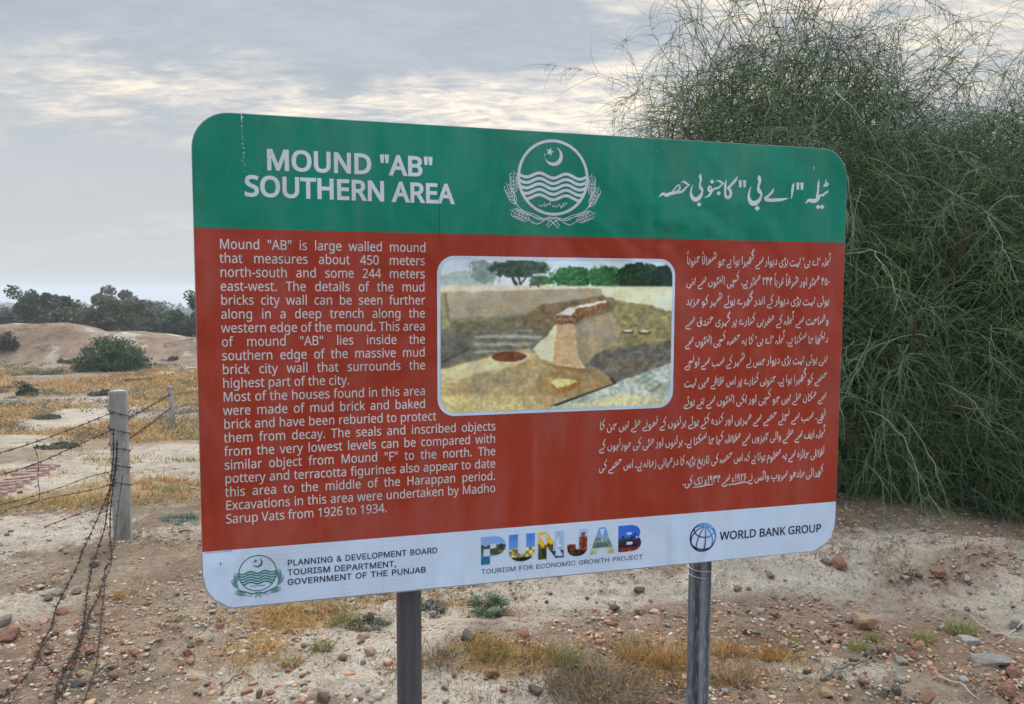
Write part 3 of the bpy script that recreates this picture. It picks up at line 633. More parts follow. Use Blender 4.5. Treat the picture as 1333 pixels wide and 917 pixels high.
GLYPHS['A'] = {
1569:[122,[49,14,37,19,27,29,20,42,17,57,19,71,24,83,32,93,42,100,54,104,67,105,89,102,86,79,67,82,59,81,52,79,43,70,40,57,42,48,46,40,60,28,68,25,75,24],[12,-17,5,5,68,23,103,37,112,15,63,-3]],
1748:[89,[12,0,14,23,83,23,80,0]],
1776:[88,[46,62,19,88,41,110,68,83]],
1777:[83,[66,2,41,-1,38,44,29,125,23,164,15,195,38,202,49,162,56,115,61,68]],
1778:[144,[66,2,41,-1,38,44,29,125,23,164,15,195,38,202,49,162,56,115,61,68],[78,140,52,143,32,152,32,177,53,167,65,164,90,164,96,166,106,173,113,189,115,201,135,197,132,177,126,162,117,152,106,145,92,141]],
1779:[173,[66,2,41,-1,38,44,29,125,23,164,15,195,38,202,49,162,56,115,61,68],[72,127,62,127,56,130,46,140,42,150,41,192,51,158,61,151,68,150,77,153,81,158,88,178,90,194,111,192,106,162,108,157,116,152,123,151,135,153,140,159,141,174,134,195,154,202,162,181,164,164,163,153,159,144,153,137,135,129,123,128,113,129,103,132,97,139,94,147,101,147,96,138,89,132,81,128]],
1780:[146,[64,0,42,1,32,105,24,152,15,194,39,201,49,158,56,111,61,66],[81,124,49,126,48,147,96,145,95,132,81,140,71,152,66,168,69,181,77,192,89,198,105,201,123,198,121,176,106,178,93,176,90,172,90,161,101,149,115,142,122,141,107,135,99,146,117,151,132,157,137,137,111,127]],
1781:[162,[56,0,46,1,37,5,30,12,24,22,20,35,21,70,25,89,40,125,59,156,77,179,92,164,75,143,58,114,51,99,42,68,41,39,44,30,50,25,58,23,65,24,68,28,70,44,88,45,91,27,95,24,101,23,110,25,114,28,119,40,118,69,114,90,106,113,94,136,78,161,57,186,77,202,93,182,107,162,127,123,138,86,141,68,141,38,138,27,132,16,125,7,115,2,103,0,88,3,79,12,76,22,82,22,79,12,76,7,71,3]],
1782:[126,[29,-1,7,8,35,60,50,81,67,99,85,115,106,129,117,110,88,86,64,58,44,29],[71,91,52,98,36,110,29,118,24,127,20,137,19,149,21,163,26,176,34,186,45,194,59,199,75,201,89,200,103,196,99,174,75,178,64,177,56,173,50,167,44,155,43,149,45,140,49,131,55,124,72,113,90,106,98,106]],
1785:[146,[105,-2,95,55,87,132,83,152,78,166,69,175,64,177,51,176,44,172,39,167,32,153,32,137,36,130,41,125,57,119,66,118,83,120,101,125,104,104,83,98,62,95,48,97,35,101,24,107,16,117,11,128,9,142,11,157,16,171,23,183,34,192,47,199,62,201,75,199,86,194,94,186,101,175,105,162,112,114,121,28,127,2]],
64342:[294,[116,-6,123,18,206,22,238,30,248,37,254,44,256,54,255,66,241,112,264,119,277,78,279,58,277,42,272,29,261,17,245,9,223,2,195,-3],[116,-6,69,-3,51,2,36,8,24,16,16,26,11,39,9,54,10,69,17,101,39,95,33,61,35,47,41,36,52,28,68,22,92,19,123,18,129,3],[144,-96,138,-95,133,-92,129,-82,130,-76,133,-71,138,-68,144,-67,150,-68,154,-71,157,-76,158,-82,154,-92,150,-95],[124,-63,118,-62,113,-59,110,-54,109,-49,110,-43,113,-38,124,-34,134,-38,138,-49,134,-59,129,-62],[164,-63,158,-62,154,-59,150,-54,149,-49,150,-43,154,-38,164,-34,174,-38,179,-49,174,-59,170,-62]],
64344:[89,[0,-2,3,23,30,24,39,27,44,31,47,38,48,48,46,66,32,111,55,119,63,98,68,74,71,53,67,28,62,18,54,11,44,5,32,2],[33,-90,28,-89,23,-86,20,-81,19,-76,20,-70,23,-65,28,-62,33,-61,39,-62,44,-65,48,-76,44,-86,39,-89],[13,-57,7,-57,3,-53,-2,-43,3,-32,7,-29,13,-28,23,-32,27,-37,28,-43,27,-48,23,-53,19,-57],[54,-57,48,-57,43,-53,39,-43,43,-32,48,-29,54,-28,64,-32,67,-37,68,-43,67,-48,64,-53,59,-57]],
64360:[89,[0,-2,3,23,30,24,39,27,44,31,47,38,48,48,46,66,32,111,55,119,63,98,68,74,71,53,67,28,62,18,54,11,44,5,32,2],[45,158,9,161,9,178,43,176,64,179,70,184,70,191,68,193,61,195,49,191,33,174,16,175,29,193,45,207,54,211,63,212,73,211,81,205,86,198,88,188,84,176,79,169,72,164,60,160],[24,178,22,235,39,235,41,186]],
64361:[102,[0,-2,3,23,22,25,29,28,33,34,40,52,46,84,69,79,63,43,66,33,70,29,78,26,110,22,114,19,117,11,115,7,108,-1,84,-1,72,2,62,6,55,12,49,29,57,29,47,13,35,4,20,0],[47,123,11,125,12,142,45,140,66,143,72,148,72,155,70,157,63,159,52,155,35,138,19,139,24,149,39,165,56,175,66,176,76,175,83,170,88,162,90,152,86,140,82,133,74,128,62,124],[27,142,25,199,41,199,43,150]],
64380:[175,[0,-2,3,23,33,25,62,32,89,43,114,57,97,69,75,77,49,80,22,77,18,99,34,103,49,104,77,101,100,92,137,72,145,69,161,68,163,47,139,43,72,11,57,6,22,-1],[83,-89,77,-88,72,-84,68,-74,72,-64,77,-60,83,-59,88,-60,93,-64,96,-68,97,-74,96,-80,93,-84],[62,-56,57,-55,52,-52,48,-42,49,-36,52,-31,57,-28,62,-27,68,-28,73,-31,77,-42,73,-52,68,-55],[103,-56,97,-55,92,-52,88,-42,89,-36,92,-31,97,-28,103,-27,108,-28,113,-31,118,-42,113,-52,108,-55]],
64381:[189,[189,-2,166,0,147,6,140,12,133,19,125,42,142,52,152,34,158,28,167,25,197,22,201,19,204,11,202,7,195,-1],[0,-2,3,23,33,25,62,32,89,43,114,57,97,69,75,77,49,80,22,77,18,99,34,103,49,104,77,101,100,92,137,72,145,69,161,68,163,47,139,43,72,11,57,6,22,-1],[78,-89,72,-88,67,-84,62,-74,67,-64,72,-60,78,-59,83,-60,88,-64,91,-68,92,-74,91,-80,88,-84],[57,-56,52,-55,47,-52,42,-42,43,-36,47,-31,52,-28,57,-27,63,-28,68,-31,72,-42,68,-52,63,-55],[98,-56,92,-55,87,-52,83,-42,84,-36,87,-31,92,-28,98,-27,103,-28,108,-31,112,-42,108,-52,103,-55]],
64397:[118,[1,-69,-8,-46,12,-39,29,-30,42,-20,52,-10,59,0,63,11,67,32,65,46,61,61,47,89,68,101,78,80,96,34,102,27,110,24,126,22,129,19,132,16,131,7,123,-1,118,-2,106,0,96,3,89,8,84,15,78,31,88,26,86,7,79,-10,69,-25,57,-38,43,-49,28,-58],[49,143,13,145,14,162,47,160,63,161,68,163,74,168,74,175,65,179,54,175,44,166,37,158,21,159,26,169,41,185,58,195,68,197,78,195,85,190,90,182,92,173,88,160,84,153,76,148,65,144],[29,162,27,220,43,220,46,170]],
64399:[289,[116,-6,123,18,149,19,187,23,209,30,219,38,220,42,218,49,215,57,201,75,148,127,147,130,147,139,149,147,153,152,163,161,212,189,253,210,263,188,190,151,161,132,163,142,188,120,211,99,231,76,252,41,258,34,271,27,282,23,297,22,303,16,303,7,295,-1,289,-2,270,1,259,5,249,11,239,20,232,33,241,30,235,22,219,9,207,4,171,-3],[116,-6,69,-3,51,2,36,8,24,16,16,26,11,39,9,54,10,69,17,101,39,95,33,61,35,47,41,36,52,28,68,22,92,19,123,18,129,3]],
64400:[122,[0,-2,3,23,47,23,68,27,78,33,80,37,82,44,81,52,77,61,69,73,55,87,9,127,9,139,11,147,14,152,30,164,52,178,115,210,125,188,59,155,22,131,27,142,73,102,93,78,103,54,104,43,102,28,98,21,92,14,82,8,68,3,50,0]],
64401:[151,[0,-2,3,23,47,23,62,26,72,29,78,32,82,42,80,49,76,57,62,75,10,127,9,139,11,147,14,152,31,165,55,179,115,210,125,188,69,160,44,146,23,132,25,142,50,120,72,99,92,76,116,38,124,32,132,27,159,22,165,16,164,7,157,-1,151,-2,132,1,121,5,111,11,101,20,93,33,102,30,92,16,78,6,56,0]],
64404:[122,[0,163,-11,180,54,218,100,243,108,225],[0,-2,3,23,47,23,68,27,78,33,80,37,82,44,81,52,77,61,69,73,55,87,9,127,9,139,11,147,14,152,30,164,52,178,115,210,125,188,59,155,22,131,27,142,73,102,93,78,103,54,104,43,102,28,98,21,92,14,82,8,68,3,50,0]],
64414:[203,[9,0,14,32,21,52,43,44,37,28,33,2,35,-12,41,-24,51,-32,63,-39,78,-42,95,-44,113,-42,128,-38,140,-32,149,-24,156,-15,161,-5,164,16,160,43,144,83,166,94,177,71,185,46,188,32,188,7,182,-17,176,-28,168,-39,159,-48,147,-57,132,-63,115,-67,94,-68,78,-67,47,-59,34,-52,24,-42,16,-31,11,-17]],
64415:[216,[9,0,12,23,21,52,43,44,36,21,33,2,35,-13,41,-25,51,-34,63,-40,78,-43,94,-44,112,-43,127,-40,140,-35,149,-28,156,-21,163,-2,162,32,150,78,174,84,184,47,188,38,192,31,205,24,225,22,228,19,231,11,230,7,222,-1,205,0,196,3,188,8,179,20,177,27,189,12,187,-3,183,-17,177,-31,167,-43,155,-54,138,-62,118,-67,93,-69,76,-68,61,-65,47,-59,34,-52,23,-42,16,-31,11,-17]],
64422:[120,[60,0,46,1,34,5,23,12,16,20,11,32,9,47,11,61,19,79,32,98,53,119,58,103,38,121,54,140,82,113,94,99,103,84,109,68,111,51,106,27,94,11,85,5,74,1],[60,24,69,25,77,28,83,32,89,44,89,59,84,76,68,96,55,107,68,108,57,98,42,77,33,58,32,49,34,38,40,31,49,26]],
64423:[142,[142,-2,127,0,115,3,106,10,98,17,92,27,75,69,72,72,62,73,47,70,34,60,31,52,29,44,30,36,37,11,16,5,7,31,6,46,7,58,11,68,17,77,26,84,35,90,45,94,66,97,83,95,92,88,112,38,117,32,124,27,133,24,150,22,154,19,157,11,156,7,148,-1]],
64424:[80,[40,-8,48,-16,40,-21,36,-28,35,-35,37,-43,24,-39,29,-35,36,-34,45,-36,47,-39,48,-43,45,-52,42,-55,36,-56,30,-55,26,-52,23,-46,22,-39,24,-28,30,-17],[0,-2,3,23,26,25,33,27,38,32,42,39,42,48,40,66,26,111,49,119,57,98,62,74,65,53,64,42,59,24,49,11,42,6,24,0]],
64425:[130,[74,-80,62,-69,52,-55,44,-39,38,-23,32,9,27,4,20,1,0,-2,3,23,11,23,24,28,29,32,36,46,56,41,53,17,55,-6,62,-28,73,-46,75,-27,79,-10,86,4,97,14,113,21,133,23,138,22,144,16,144,7,141,2,136,-1,116,-3,106,-8,99,-17,95,-29,92,-64]],
64428:[170,[114,-3,89,1,65,11,44,26,29,46,25,58,23,71,25,83,29,95,36,105,45,113,56,118,68,120,81,118,91,113,100,105,106,94,110,83,111,71,109,54,102,40,90,27,76,17,58,9,40,3,20,0,0,-2,3,23,32,25,53,31,66,37,82,52,88,67,89,74,87,86,80,96,74,98,62,98,52,91,46,80,46,73,47,62,52,52,59,42,79,29,102,22,122,22,128,24,131,29,132,41,127,52,113,70,87,95,42,129,56,148,120,97,142,73,153,55,157,35,152,17,147,9,139,3,128,-1]],
64429:[150,[91,-64,73,-62,57,-56,44,-45,33,-30,27,-10,24,14,26,37,30,58,37,77,45,93,55,106,66,115,77,121,88,123,97,122,105,118,112,111,118,102,121,91,122,78,121,66,118,53,113,41,103,31,91,22,73,15,93,32,132,24,159,22,162,19,165,11,164,7,161,2,156,-1,150,-2,97,5,123,6,129,-3,133,-12,135,-30,128,-47,122,-54,113,-60,103,-63],[0,-2,3,23,27,23,28,1],[92,-40,102,-38,107,-36,113,-26,113,-12,110,-6,105,0,98,4,86,7,72,8,46,4,46,25,66,29,75,33,89,44,94,53,97,63,97,85,93,95,90,98,86,99,75,93,68,86,57,65,52,51,48,19,49,2,52,-12,57,-22,71,-35]],
64430:[279,[140,-6,99,-5,66,-1,41,6,23,15,13,27,9,41,11,51,15,60,42,89,54,105,63,119,73,130,78,133,84,134,92,133,104,125,121,101,131,80,112,66,99,92,91,103,83,112,73,91,61,74,34,48,33,43,36,37,45,30,60,25,80,21,107,19,140,18,195,20,269,28,265,5,212,-3]],
64431:[163,[130,-88,90,-87,57,-83,32,-76,14,-67,3,-56,0,-42,2,-29,10,-18,23,-7,41,3,64,11,93,17,127,22,171,22,175,19,178,11,177,7,169,-1,134,-2,84,-8,47,-19,34,-25,27,-32,24,-39,27,-46,36,-52,50,-57,71,-61,130,-64,186,-62,259,-54,255,-77,203,-85]],
64508:[225,[9,0,14,32,21,52,43,44,34,14,33,2,34,-9,38,-18,44,-26,52,-33,73,-42,98,-44,118,-43,135,-40,162,-28,178,-13,182,-6,183,0,182,4,178,8,165,14,131,28,118,40,114,47,113,56,115,68,119,80,136,102,147,111,159,118,173,123,198,123,221,114,211,93,199,98,187,100,169,96,161,92,147,81,138,67,137,60,138,55,142,50,198,23,204,17,208,11,210,4,208,-7,202,-20,193,-32,180,-43,164,-53,145,-62,122,-67,97,-69,79,-68,62,-65,47,-59,34,-52,23,-42,16,-31,11,-17]],
64509:[218,[9,0,14,32,21,52,43,44,37,28,33,2,35,-10,39,-19,45,-28,54,-34,76,-42,103,-45,135,-42,162,-33,180,-21,184,-14,186,-6,183,1,174,7,141,19,147,43,195,27,227,22,230,19,233,11,232,7,224,-1,207,-2,208,-10,207,-21,201,-32,192,-41,179,-50,163,-58,144,-64,122,-68,97,-69,74,-67,53,-61,35,-52,21,-38,12,-22]],
64510:[89,[0,-2,3,23,30,24,39,27,44,31,47,38,48,48,46,66,32,111,55,119,63,98,68,74,71,53,67,28,62,18,54,11,44,5,32,2],[55,-57,49,-57,44,-53,41,-48,40,-43,41,-37,44,-32,55,-28,65,-32,69,-43,65,-53,60,-57],[14,-57,8,-57,4,-53,-1,-43,4,-32,8,-29,14,-28,24,-32,28,-37,29,-43,28,-48,24,-53,20,-57]],
64511:[111,[0,-2,3,23,26,25,33,28,39,34,46,52,52,84,75,79,70,55,69,43,71,32,79,26,87,24,119,22,123,19,125,11,124,7,117,-1,82,0,73,3,61,11,58,16,55,29,63,29,53,13,41,4,23,0],[75,-57,69,-57,64,-53,61,-48,60,-43,61,-37,64,-32,75,-28,85,-32,88,-37,89,-43,88,-48,85,-53,80,-57],[34,-57,28,-57,23,-53,20,-48,19,-43,20,-37,23,-32,34,-28,44,-32,49,-43,44,-53,40,-57]],
65163:[80,[0,-2,3,23,26,25,33,27,38,32,42,39,42,48,40,66,26,111,49,119,57,98,62,74,65,53,64,42,59,24,49,11,42,6,24,0],[11,152,7,168,31,174,29,168,22,172,14,178,9,186,7,195,8,203,12,210,17,216,30,222,38,222,52,220,49,205,38,207,27,204,23,196,24,190,32,182,45,176,33,175,60,183,65,168]],
65164:[102,[0,-2,3,23,22,25,29,28,33,34,40,52,46,84,69,79,63,43,66,33,70,29,78,26,110,22,114,19,117,11,115,7,108,-1,84,-1,72,2,62,6,55,12,49,29,57,29,47,13,35,4,20,0],[19,117,16,132,39,138,37,132,30,136,23,142,17,150,16,159,20,174,25,180,38,186,46,187,60,184,58,169,46,171,36,168,32,160,33,155,40,146,53,140,41,139,69,147,73,132]],
65165:[71,[27,0,21,212,45,212,51,0]],
65166:[86,[86,-2,65,0,50,4,39,11,32,20,29,33,27,49,21,212,46,212,52,46,54,37,58,30,64,26,75,23,95,22,98,19,100,16,100,7,92,-1]],
65167:[294,[116,-6,123,18,206,22,238,30,248,37,254,44,256,54,255,66,241,112,264,119,277,78,279,58,277,42,272,29,261,17,245,9,223,2,195,-3],[116,-6,69,-3,51,2,36,8,24,16,16,26,11,39,9,54,10,69,17,101,39,95,33,61,35,47,41,36,52,28,68,22,92,19,123,18,129,3],[144,-62,138,-62,133,-58,130,-53,129,-48,130,-42,133,-37,144,-33,154,-37,157,-42,158,-48,157,-53,154,-58,150,-62]],
65168:[324,[116,-6,123,18,162,20,202,28,221,35,240,44,257,56,272,70,290,59,286,41,289,32,301,26,332,22,336,19,339,11,338,7,330,-1,306,-1,291,2,278,8,269,15,265,25,265,38,270,36,257,26,242,17,205,4,162,-3],[116,-6,69,-3,51,2,36,8,24,16,16,26,11,39,9,54,10,69,17,101,39,95,33,61,35,47,41,36,52,28,68,22,92,19,123,18,129,3],[137,-62,132,-62,127,-58,123,-53,123,-48,123,-42,127,-37,137,-33,147,-37,152,-48,147,-58,143,-62]],
65169:[80,[0,-2,3,23,26,25,33,27,38,32,42,39,42,48,40,66,26,111,49,119,57,98,62,74,65,53,64,42,59,24,49,11,42,6,24,0],[32,-57,26,-56,21,-52,18,-47,17,-42,18,-37,21,-32,32,-27,42,-32,45,-37,46,-42,45,-47,42,-52,37,-56]],
65174:[324,[116,-6,123,18,162,20,202,28,221,35,240,44,257,56,272,70,290,59,286,41,289,32,301,26,332,22,336,19,339,11,338,7,330,-1,306,-1,291,2,278,8,269,15,265,25,265,38,270,36,257,26,242,17,205,4,162,-3],[116,-6,69,-3,51,2,36,8,24,16,16,26,11,39,9,54,10,69,17,101,39,95,33,61,35,47,41,36,52,28,68,22,92,19,123,18,129,3],[165,119,155,123,152,128,151,133,152,139,155,144,160,147,165,148,171,147,176,144,180,133,176,123],[125,119,114,123,111,128,110,133,111,139,114,144,119,147,125,148,130,147,135,144,139,133,135,123]],
65175:[89,[0,-2,3,23,30,24,39,27,44,31,47,38,48,48,46,66,32,111,55,119,63,98,68,74,71,53,67,28,62,18,54,11,44,5,32,2],[65,150,59,151,54,155,50,165,54,175,59,178,65,180,75,175,78,170,79,165,78,159,75,155,70,151],[24,150,18,151,13,155,9,165,13,175,18,178,24,180,34,175,37,170,38,165,37,159,34,155,29,151]],
65176:[111,[0,-2,3,23,26,25,33,28,39,34,46,52,52,84,75,79,70,55,69,43,71,32,79,26,87,24,119,22,123,19,125,11,124,7,117,-1,82,0,73,3,61,11,58,16,55,29,63,29,53,13,41,4,23,0],[79,114,69,119,65,123,64,129,65,134,69,139,79,144,89,139,94,129,89,119],[38,114,28,119,25,123,24,129,25,134,28,139,38,144,49,139,53,129,49,119]],
65183:[175,[0,-2,3,23,33,25,62,32,89,43,114,57,97,69,75,77,49,80,22,77,18,99,34,103,49,104,77,101,100,92,137,72,145,69,161,68,163,47,139,43,72,11,57,6,22,-1],[83,-55,77,-54,72,-51,68,-41,72,-30,77,-27,83,-26,88,-27,93,-30,96,-35,97,-41,96,-46,93,-51,88,-54]],
65184:[189,[189,-2,166,0,147,6,140,12,133,19,125,42,142,52,152,34,158,28,167,25,197,22,201,19,204,11,202,7,195,-1],[0,-2,3,23,33,25,62,32,89,43,114,57,97,69,75,77,49,80,22,77,18,99,34,103,49,104,77,101,100,92,137,72,145,69,161,68,163,47,139,43,72,11,57,6,22,-1],[78,-55,72,-54,67,-51,62,-41,67,-30,72,-27,78,-26,83,-27,88,-30,91,-35,92,-41,91,-46,88,-51,83,-54]],
65187:[175,[0,-2,3,23,33,25,62,32,89,43,114,57,97,69,75,77,49,80,22,77,18,99,34,103,49,104,77,101,100,92,137,72,145,69,161,68,163,47,139,43,72,11,57,6,22,-1]],
65190:[192,[192,-2,167,0,155,3,143,9,133,17,125,30,120,47,118,70,136,80,139,62,143,48,149,38,156,32,174,24,195,23,204,19,207,16,206,7,198,-1],[107,-117,87,-116,67,-112,49,-106,34,-97,21,-86,11,-72,5,-56,3,-37,4,-20,8,-4,14,11,33,38,46,51,78,71,117,87,113,83,81,93,63,97,42,99,14,94,9,116,27,121,46,123,59,123,135,101,169,98,170,74,139,71,123,67,92,54,77,46,52,25,42,12,34,-2,29,-17,27,-34,29,-48,34,-60,42,-70,52,-78,64,-85,78,-89,110,-92,139,-89,169,-80,178,-101,142,-113],[93,154,82,158,78,168,82,179,87,182,93,183,98,182,103,179,107,168,106,163,103,158]],
65191:[175,[0,-2,3,23,33,25,62,32,89,43,114,57,97,69,75,77,49,80,22,77,18,99,34,103,49,104,77,101,100,92,137,72,145,69,161,68,163,47,139,43,72,11,57,6,22,-1],[49,135,44,136,39,139,36,144,35,149,36,155,39,160,44,163,49,164,55,163,60,160,64,149,60,139,55,136]],
65193:[141,[10,13,22,34,39,26,64,23,77,23,87,26,95,29,100,34,103,41,104,48,102,63,91,86,65,126,86,139,111,100,124,69,128,47,127,35,122,23,114,13,102,5,86,0,64,-2,43,0,25,5]],
65194:[158,[64,23,77,23,95,29,100,34,103,41,104,48,101,62,80,103,65,126,86,139,106,106,120,77,134,40,139,32,150,24,166,22,170,19,172,11,172,7,168,2,164,-1,158,-2,138,2,130,7,123,14,117,24,113,37,125,47,123,35,120,23,113,13,102,5,86,0,64,-2,43,0,25,5,10,13,22,34,39,26]],
65197:[109,[1,-68,-8,-46,19,-35,39,-23,52,-9,61,4,65,18,67,32,65,48,59,65,47,89,68,101,78,82,84,64,88,48,88,16,83,0,76,-14,57,-38,34,-54]],
65198:[118,[1,-69,-8,-46,12,-39,29,-30,42,-20,52,-10,59,0,63,11,67,32,65,46,61,61,47,89,68,101,78,80,96,34,102,27,110,24,126,22,129,19,132,16,131,7,123,-1,118,-2,106,0,96,3,89,8,84,15,78,31,88,26,86,7,79,-10,69,-25,57,-38,43,-49,28,-58]],
65199:[109,[1,-68,-8,-46,19,-35,39,-23,52,-9,61,4,65,18,67,32,65,48,59,65,47,89,68,101,78,82,84,64,88,48,88,16,83,0,76,-14,57,-38,34,-54],[52,135,47,136,42,139,37,149,42,159,47,163,52,164,58,163,63,159,66,155,67,149,66,143,63,139,58,136]],
65200:[118,[1,-69,-8,-46,12,-39,29,-30,42,-20,52,-10,59,0,63,11,67,32,65,46,61,61,47,89,68,101,78,80,96,34,102,27,110,24,126,22,129,19,132,16,131,7,123,-1,118,-2,106,0,96,3,89,8,84,15,78,31,88,26,86,7,79,-10,69,-25,57,-38,43,-49,28,-58],[48,135,42,136,38,139,33,149,38,159,42,163,48,164,54,163,58,159,62,155,63,149,62,143,58,139,54,136]],
65201:[358,[93,-69,76,-68,61,-64,47,-58,34,-51,23,-41,16,-29,11,-16,9,0,14,32,21,52,43,44,37,28,33,2,35,-12,41,-24,51,-33,63,-39,78,-43,94,-44,112,-43,127,-40,140,-34,149,-28,161,-11,164,8,162,32,150,78,174,84,184,47,192,31,202,24,215,23,225,24,234,32,241,49,247,83,269,79,264,38,266,31,274,25,281,23,307,24,313,27,317,31,320,38,321,48,319,66,304,111,328,119,341,74,343,53,342,39,339,27,335,18,328,11,321,5,302,-1,291,-2,273,0,260,6,256,10,252,15,248,29,258,29,253,19,241,6,233,2,224,-1,205,-1,198,1,187,7,180,17,177,27,189,12,182,-16,176,-30,167,-42,155,-53,138,-62,118,-67]],
65202:[376,[93,-69,76,-68,61,-64,47,-58,34,-51,23,-41,16,-29,11,-16,9,0,14,32,21,52,43,44,37,28,33,2,35,-12,41,-24,51,-33,63,-39,78,-43,94,-44,112,-43,127,-40,140,-34,149,-28,156,-20,161,-11,164,8,162,32,150,78,174,84,188,38,196,27,202,24,215,23,225,24,230,27,238,39,241,49,247,83,269,79,264,38,266,31,274,25,291,23,304,24,312,29,318,37,319,62,316,101,337,102,341,63,348,39,353,31,359,26,384,22,390,16,390,7,382,-1,364,0,353,3,344,9,333,25,330,34,335,32,331,20,325,12,318,5,308,1,299,-1,277,-1,267,2,260,6,254,12,248,29,258,29,253,19,241,6,233,2,213,-2,198,1,187,7,180,17,177,27,189,12,183,-17,176,-31,167,-43,155,-54,138,-62,118,-67]],
65203:[233,[0,-2,3,23,18,24,28,31,36,48,44,82,66,75,61,51,60,38,61,32,66,27,73,24,86,23,101,24,106,27,110,32,117,49,123,83,145,79,140,38,142,31,145,27,149,25,167,23,182,25,188,28,192,32,194,39,194,61,178,111,202,119,215,74,218,53,214,29,204,12,197,6,188,2,167,-2,144,2,136,6,130,12,124,29,134,29,122,9,115,4,107,1,96,-1,83,-2,67,1,59,4,52,10,47,19,44,31,53,33,48,20,41,11,33,4,24,1]],
65207:[233,[0,-2,3,23,18,24,28,31,36,48,44,82,66,75,61,51,60,38,61,32,66,27,73,24,86,23,101,24,106,27,110,32,117,49,123,83,145,79,140,38,142,31,145,27,149,25,167,23,182,25,188,28,192,32,194,39,194,61,178,111,202,119,215,74,218,53,214,29,204,12,197,6,188,2,167,-2,144,2,136,6,130,12,124,29,134,29,122,9,115,4,107,1,96,-1,83,-2,67,1,59,4,52,10,47,19,44,31,53,33,48,20,41,11,33,4,24,1],[128,162,122,162,117,166,113,176,117,187,122,190,128,191,138,187,141,182,142,176,141,171,138,166,133,162],[108,129,102,130,97,133,94,138,93,143,94,149,97,154,102,157,108,158,113,157,118,154,122,143,118,133,113,130],[148,129,142,130,137,133,134,138,133,143,134,149,137,154,142,157,148,158,153,157,158,154,162,143,158,133,153,130]],
65212:[281,[281,-2,262,0,238,6,218,17,242,30,264,24,290,22,295,16,295,7,287,-1],[143,-5,100,-3,71,2,62,7,55,12,50,19,47,26,54,29,46,17,37,8,29,3,20,0,0,-2,3,23,12,23,20,26,26,30,31,36,38,54,46,82,67,76,62,52,62,38,64,33,69,28,77,25,103,20,149,19,184,21,210,29,219,34,226,41,230,48,232,57,231,63,224,76,218,81,210,84,200,85,186,83,172,78,158,69,133,48,107,16,81,17,104,49,118,64,133,79,149,91,166,101,184,107,202,109,217,108,230,103,240,95,248,85,253,73,254,59,252,42,244,27,230,14,210,3,181,-3]],
65215:[267,[143,-5,100,-3,71,2,62,7,55,12,50,19,47,26,54,29,46,17,37,8,29,3,20,0,0,-2,3,23,12,23,20,26,26,30,31,36,38,54,46,82,67,76,62,52,62,38,64,33,69,28,77,25,103,20,149,19,184,21,210,29,219,34,226,41,230,48,232,57,231,63,224,76,218,81,210,84,200,85,186,83,172,78,158,69,133,48,107,16,81,17,104,49,118,64,133,79,149,91,166,101,184,107,202,109,217,108,230,103,240,95,248,85,253,73,254,59,252,42,244,27,230,14,210,3,181,-3],[193,140,188,141,183,144,179,149,178,154,179,160,183,165,188,168,193,169,199,168,203,165,208,154,203,144,199,141]],
65227:[149,[0,-2,3,23,53,24,41,34,34,41,28,50,24,61,23,73,25,89,31,103,40,114,52,123,68,128,84,130,99,129,113,125,108,103,84,106,65,102,58,97,52,91,49,83,48,66,51,59,59,48,71,40,84,35,95,33,132,47,140,26,100,12,78,6,29,-1]],
65228:[154,[0,-2,3,23,37,26,65,35,88,49,103,64,107,73,108,81,105,88,96,95,79,98,65,96,49,91,37,84,83,42,98,33,116,27,137,24,163,22,167,19,169,11,165,2,160,-1,154,-2,121,2,89,11,76,18,64,27,39,53,24,66,20,72,16,86,22,96,28,103,47,114,71,121,99,121,111,117,120,111,127,104,131,87,130,74,125,61,117,49,106,37,78,17,61,9,42,3,21,0]],
65231:[149,[0,-2,3,23,53,24,41,34,34,41,28,50,24,61,23,73,25,89,31,103,40,114,52,123,68,128,84,130,99,129,113,125,108,103,84,106,65,102,58,97,52,91,49,83,48,66,51,59,59,48,71,40,84,35,95,33,132,47,140,26,100,12,78,6,29,-1],[78,161,73,162,68,165,65,170,64,175,65,181,68,186,78,190,89,186,93,175,89,165,84,162]],
65232:[154,[0,-2,3,23,37,26,65,35,88,49,103,64,107,73,108,81,105,88,96,95,79,98,65,96,49,91,37,84,83,42,98,33,116,27,137,24,163,22,167,19,169,11,165,2,160,-1,154,-2,121,2,89,11,76,18,64,27,39,53,24,66,20,72,16,86,22,96,28,103,47,114,71,121,99,121,111,117,120,111,127,104,131,87,130,74,125,61,117,49,106,37,78,17,61,9,42,3,21,0],[82,152,76,153,71,157,67,167,71,177,76,181,82,182,87,181,92,177,95,172,96,167,95,161,92,157]],
65234:[325,[116,-6,123,18,164,19,224,24,250,32,267,42,273,49,277,57,279,66,277,77,272,88,264,96,254,99,247,98,241,94,231,81,227,65,228,56,238,42,258,29,230,19,213,36,208,44,204,54,203,66,204,77,207,88,218,106,235,118,245,122,255,123,268,121,280,115,290,106,297,94,302,81,303,68,302,56,298,45,286,27,267,14,244,5,224,1,157,-5],[325,-2,296,0,267,5,242,12,262,27,328,23,338,19,340,11,336,2,331,-1],[116,-6,69,-3,51,2,36,8,24,16,16,26,11,39,9,54,10,69,17,101,39,95,33,61,35,47,41,36,52,28,68,22,92,19,123,18,129,3],[252,153,241,158,238,162,237,168,238,174,241,178,246,182,252,183,257,182,262,178,267,168,262,158]],
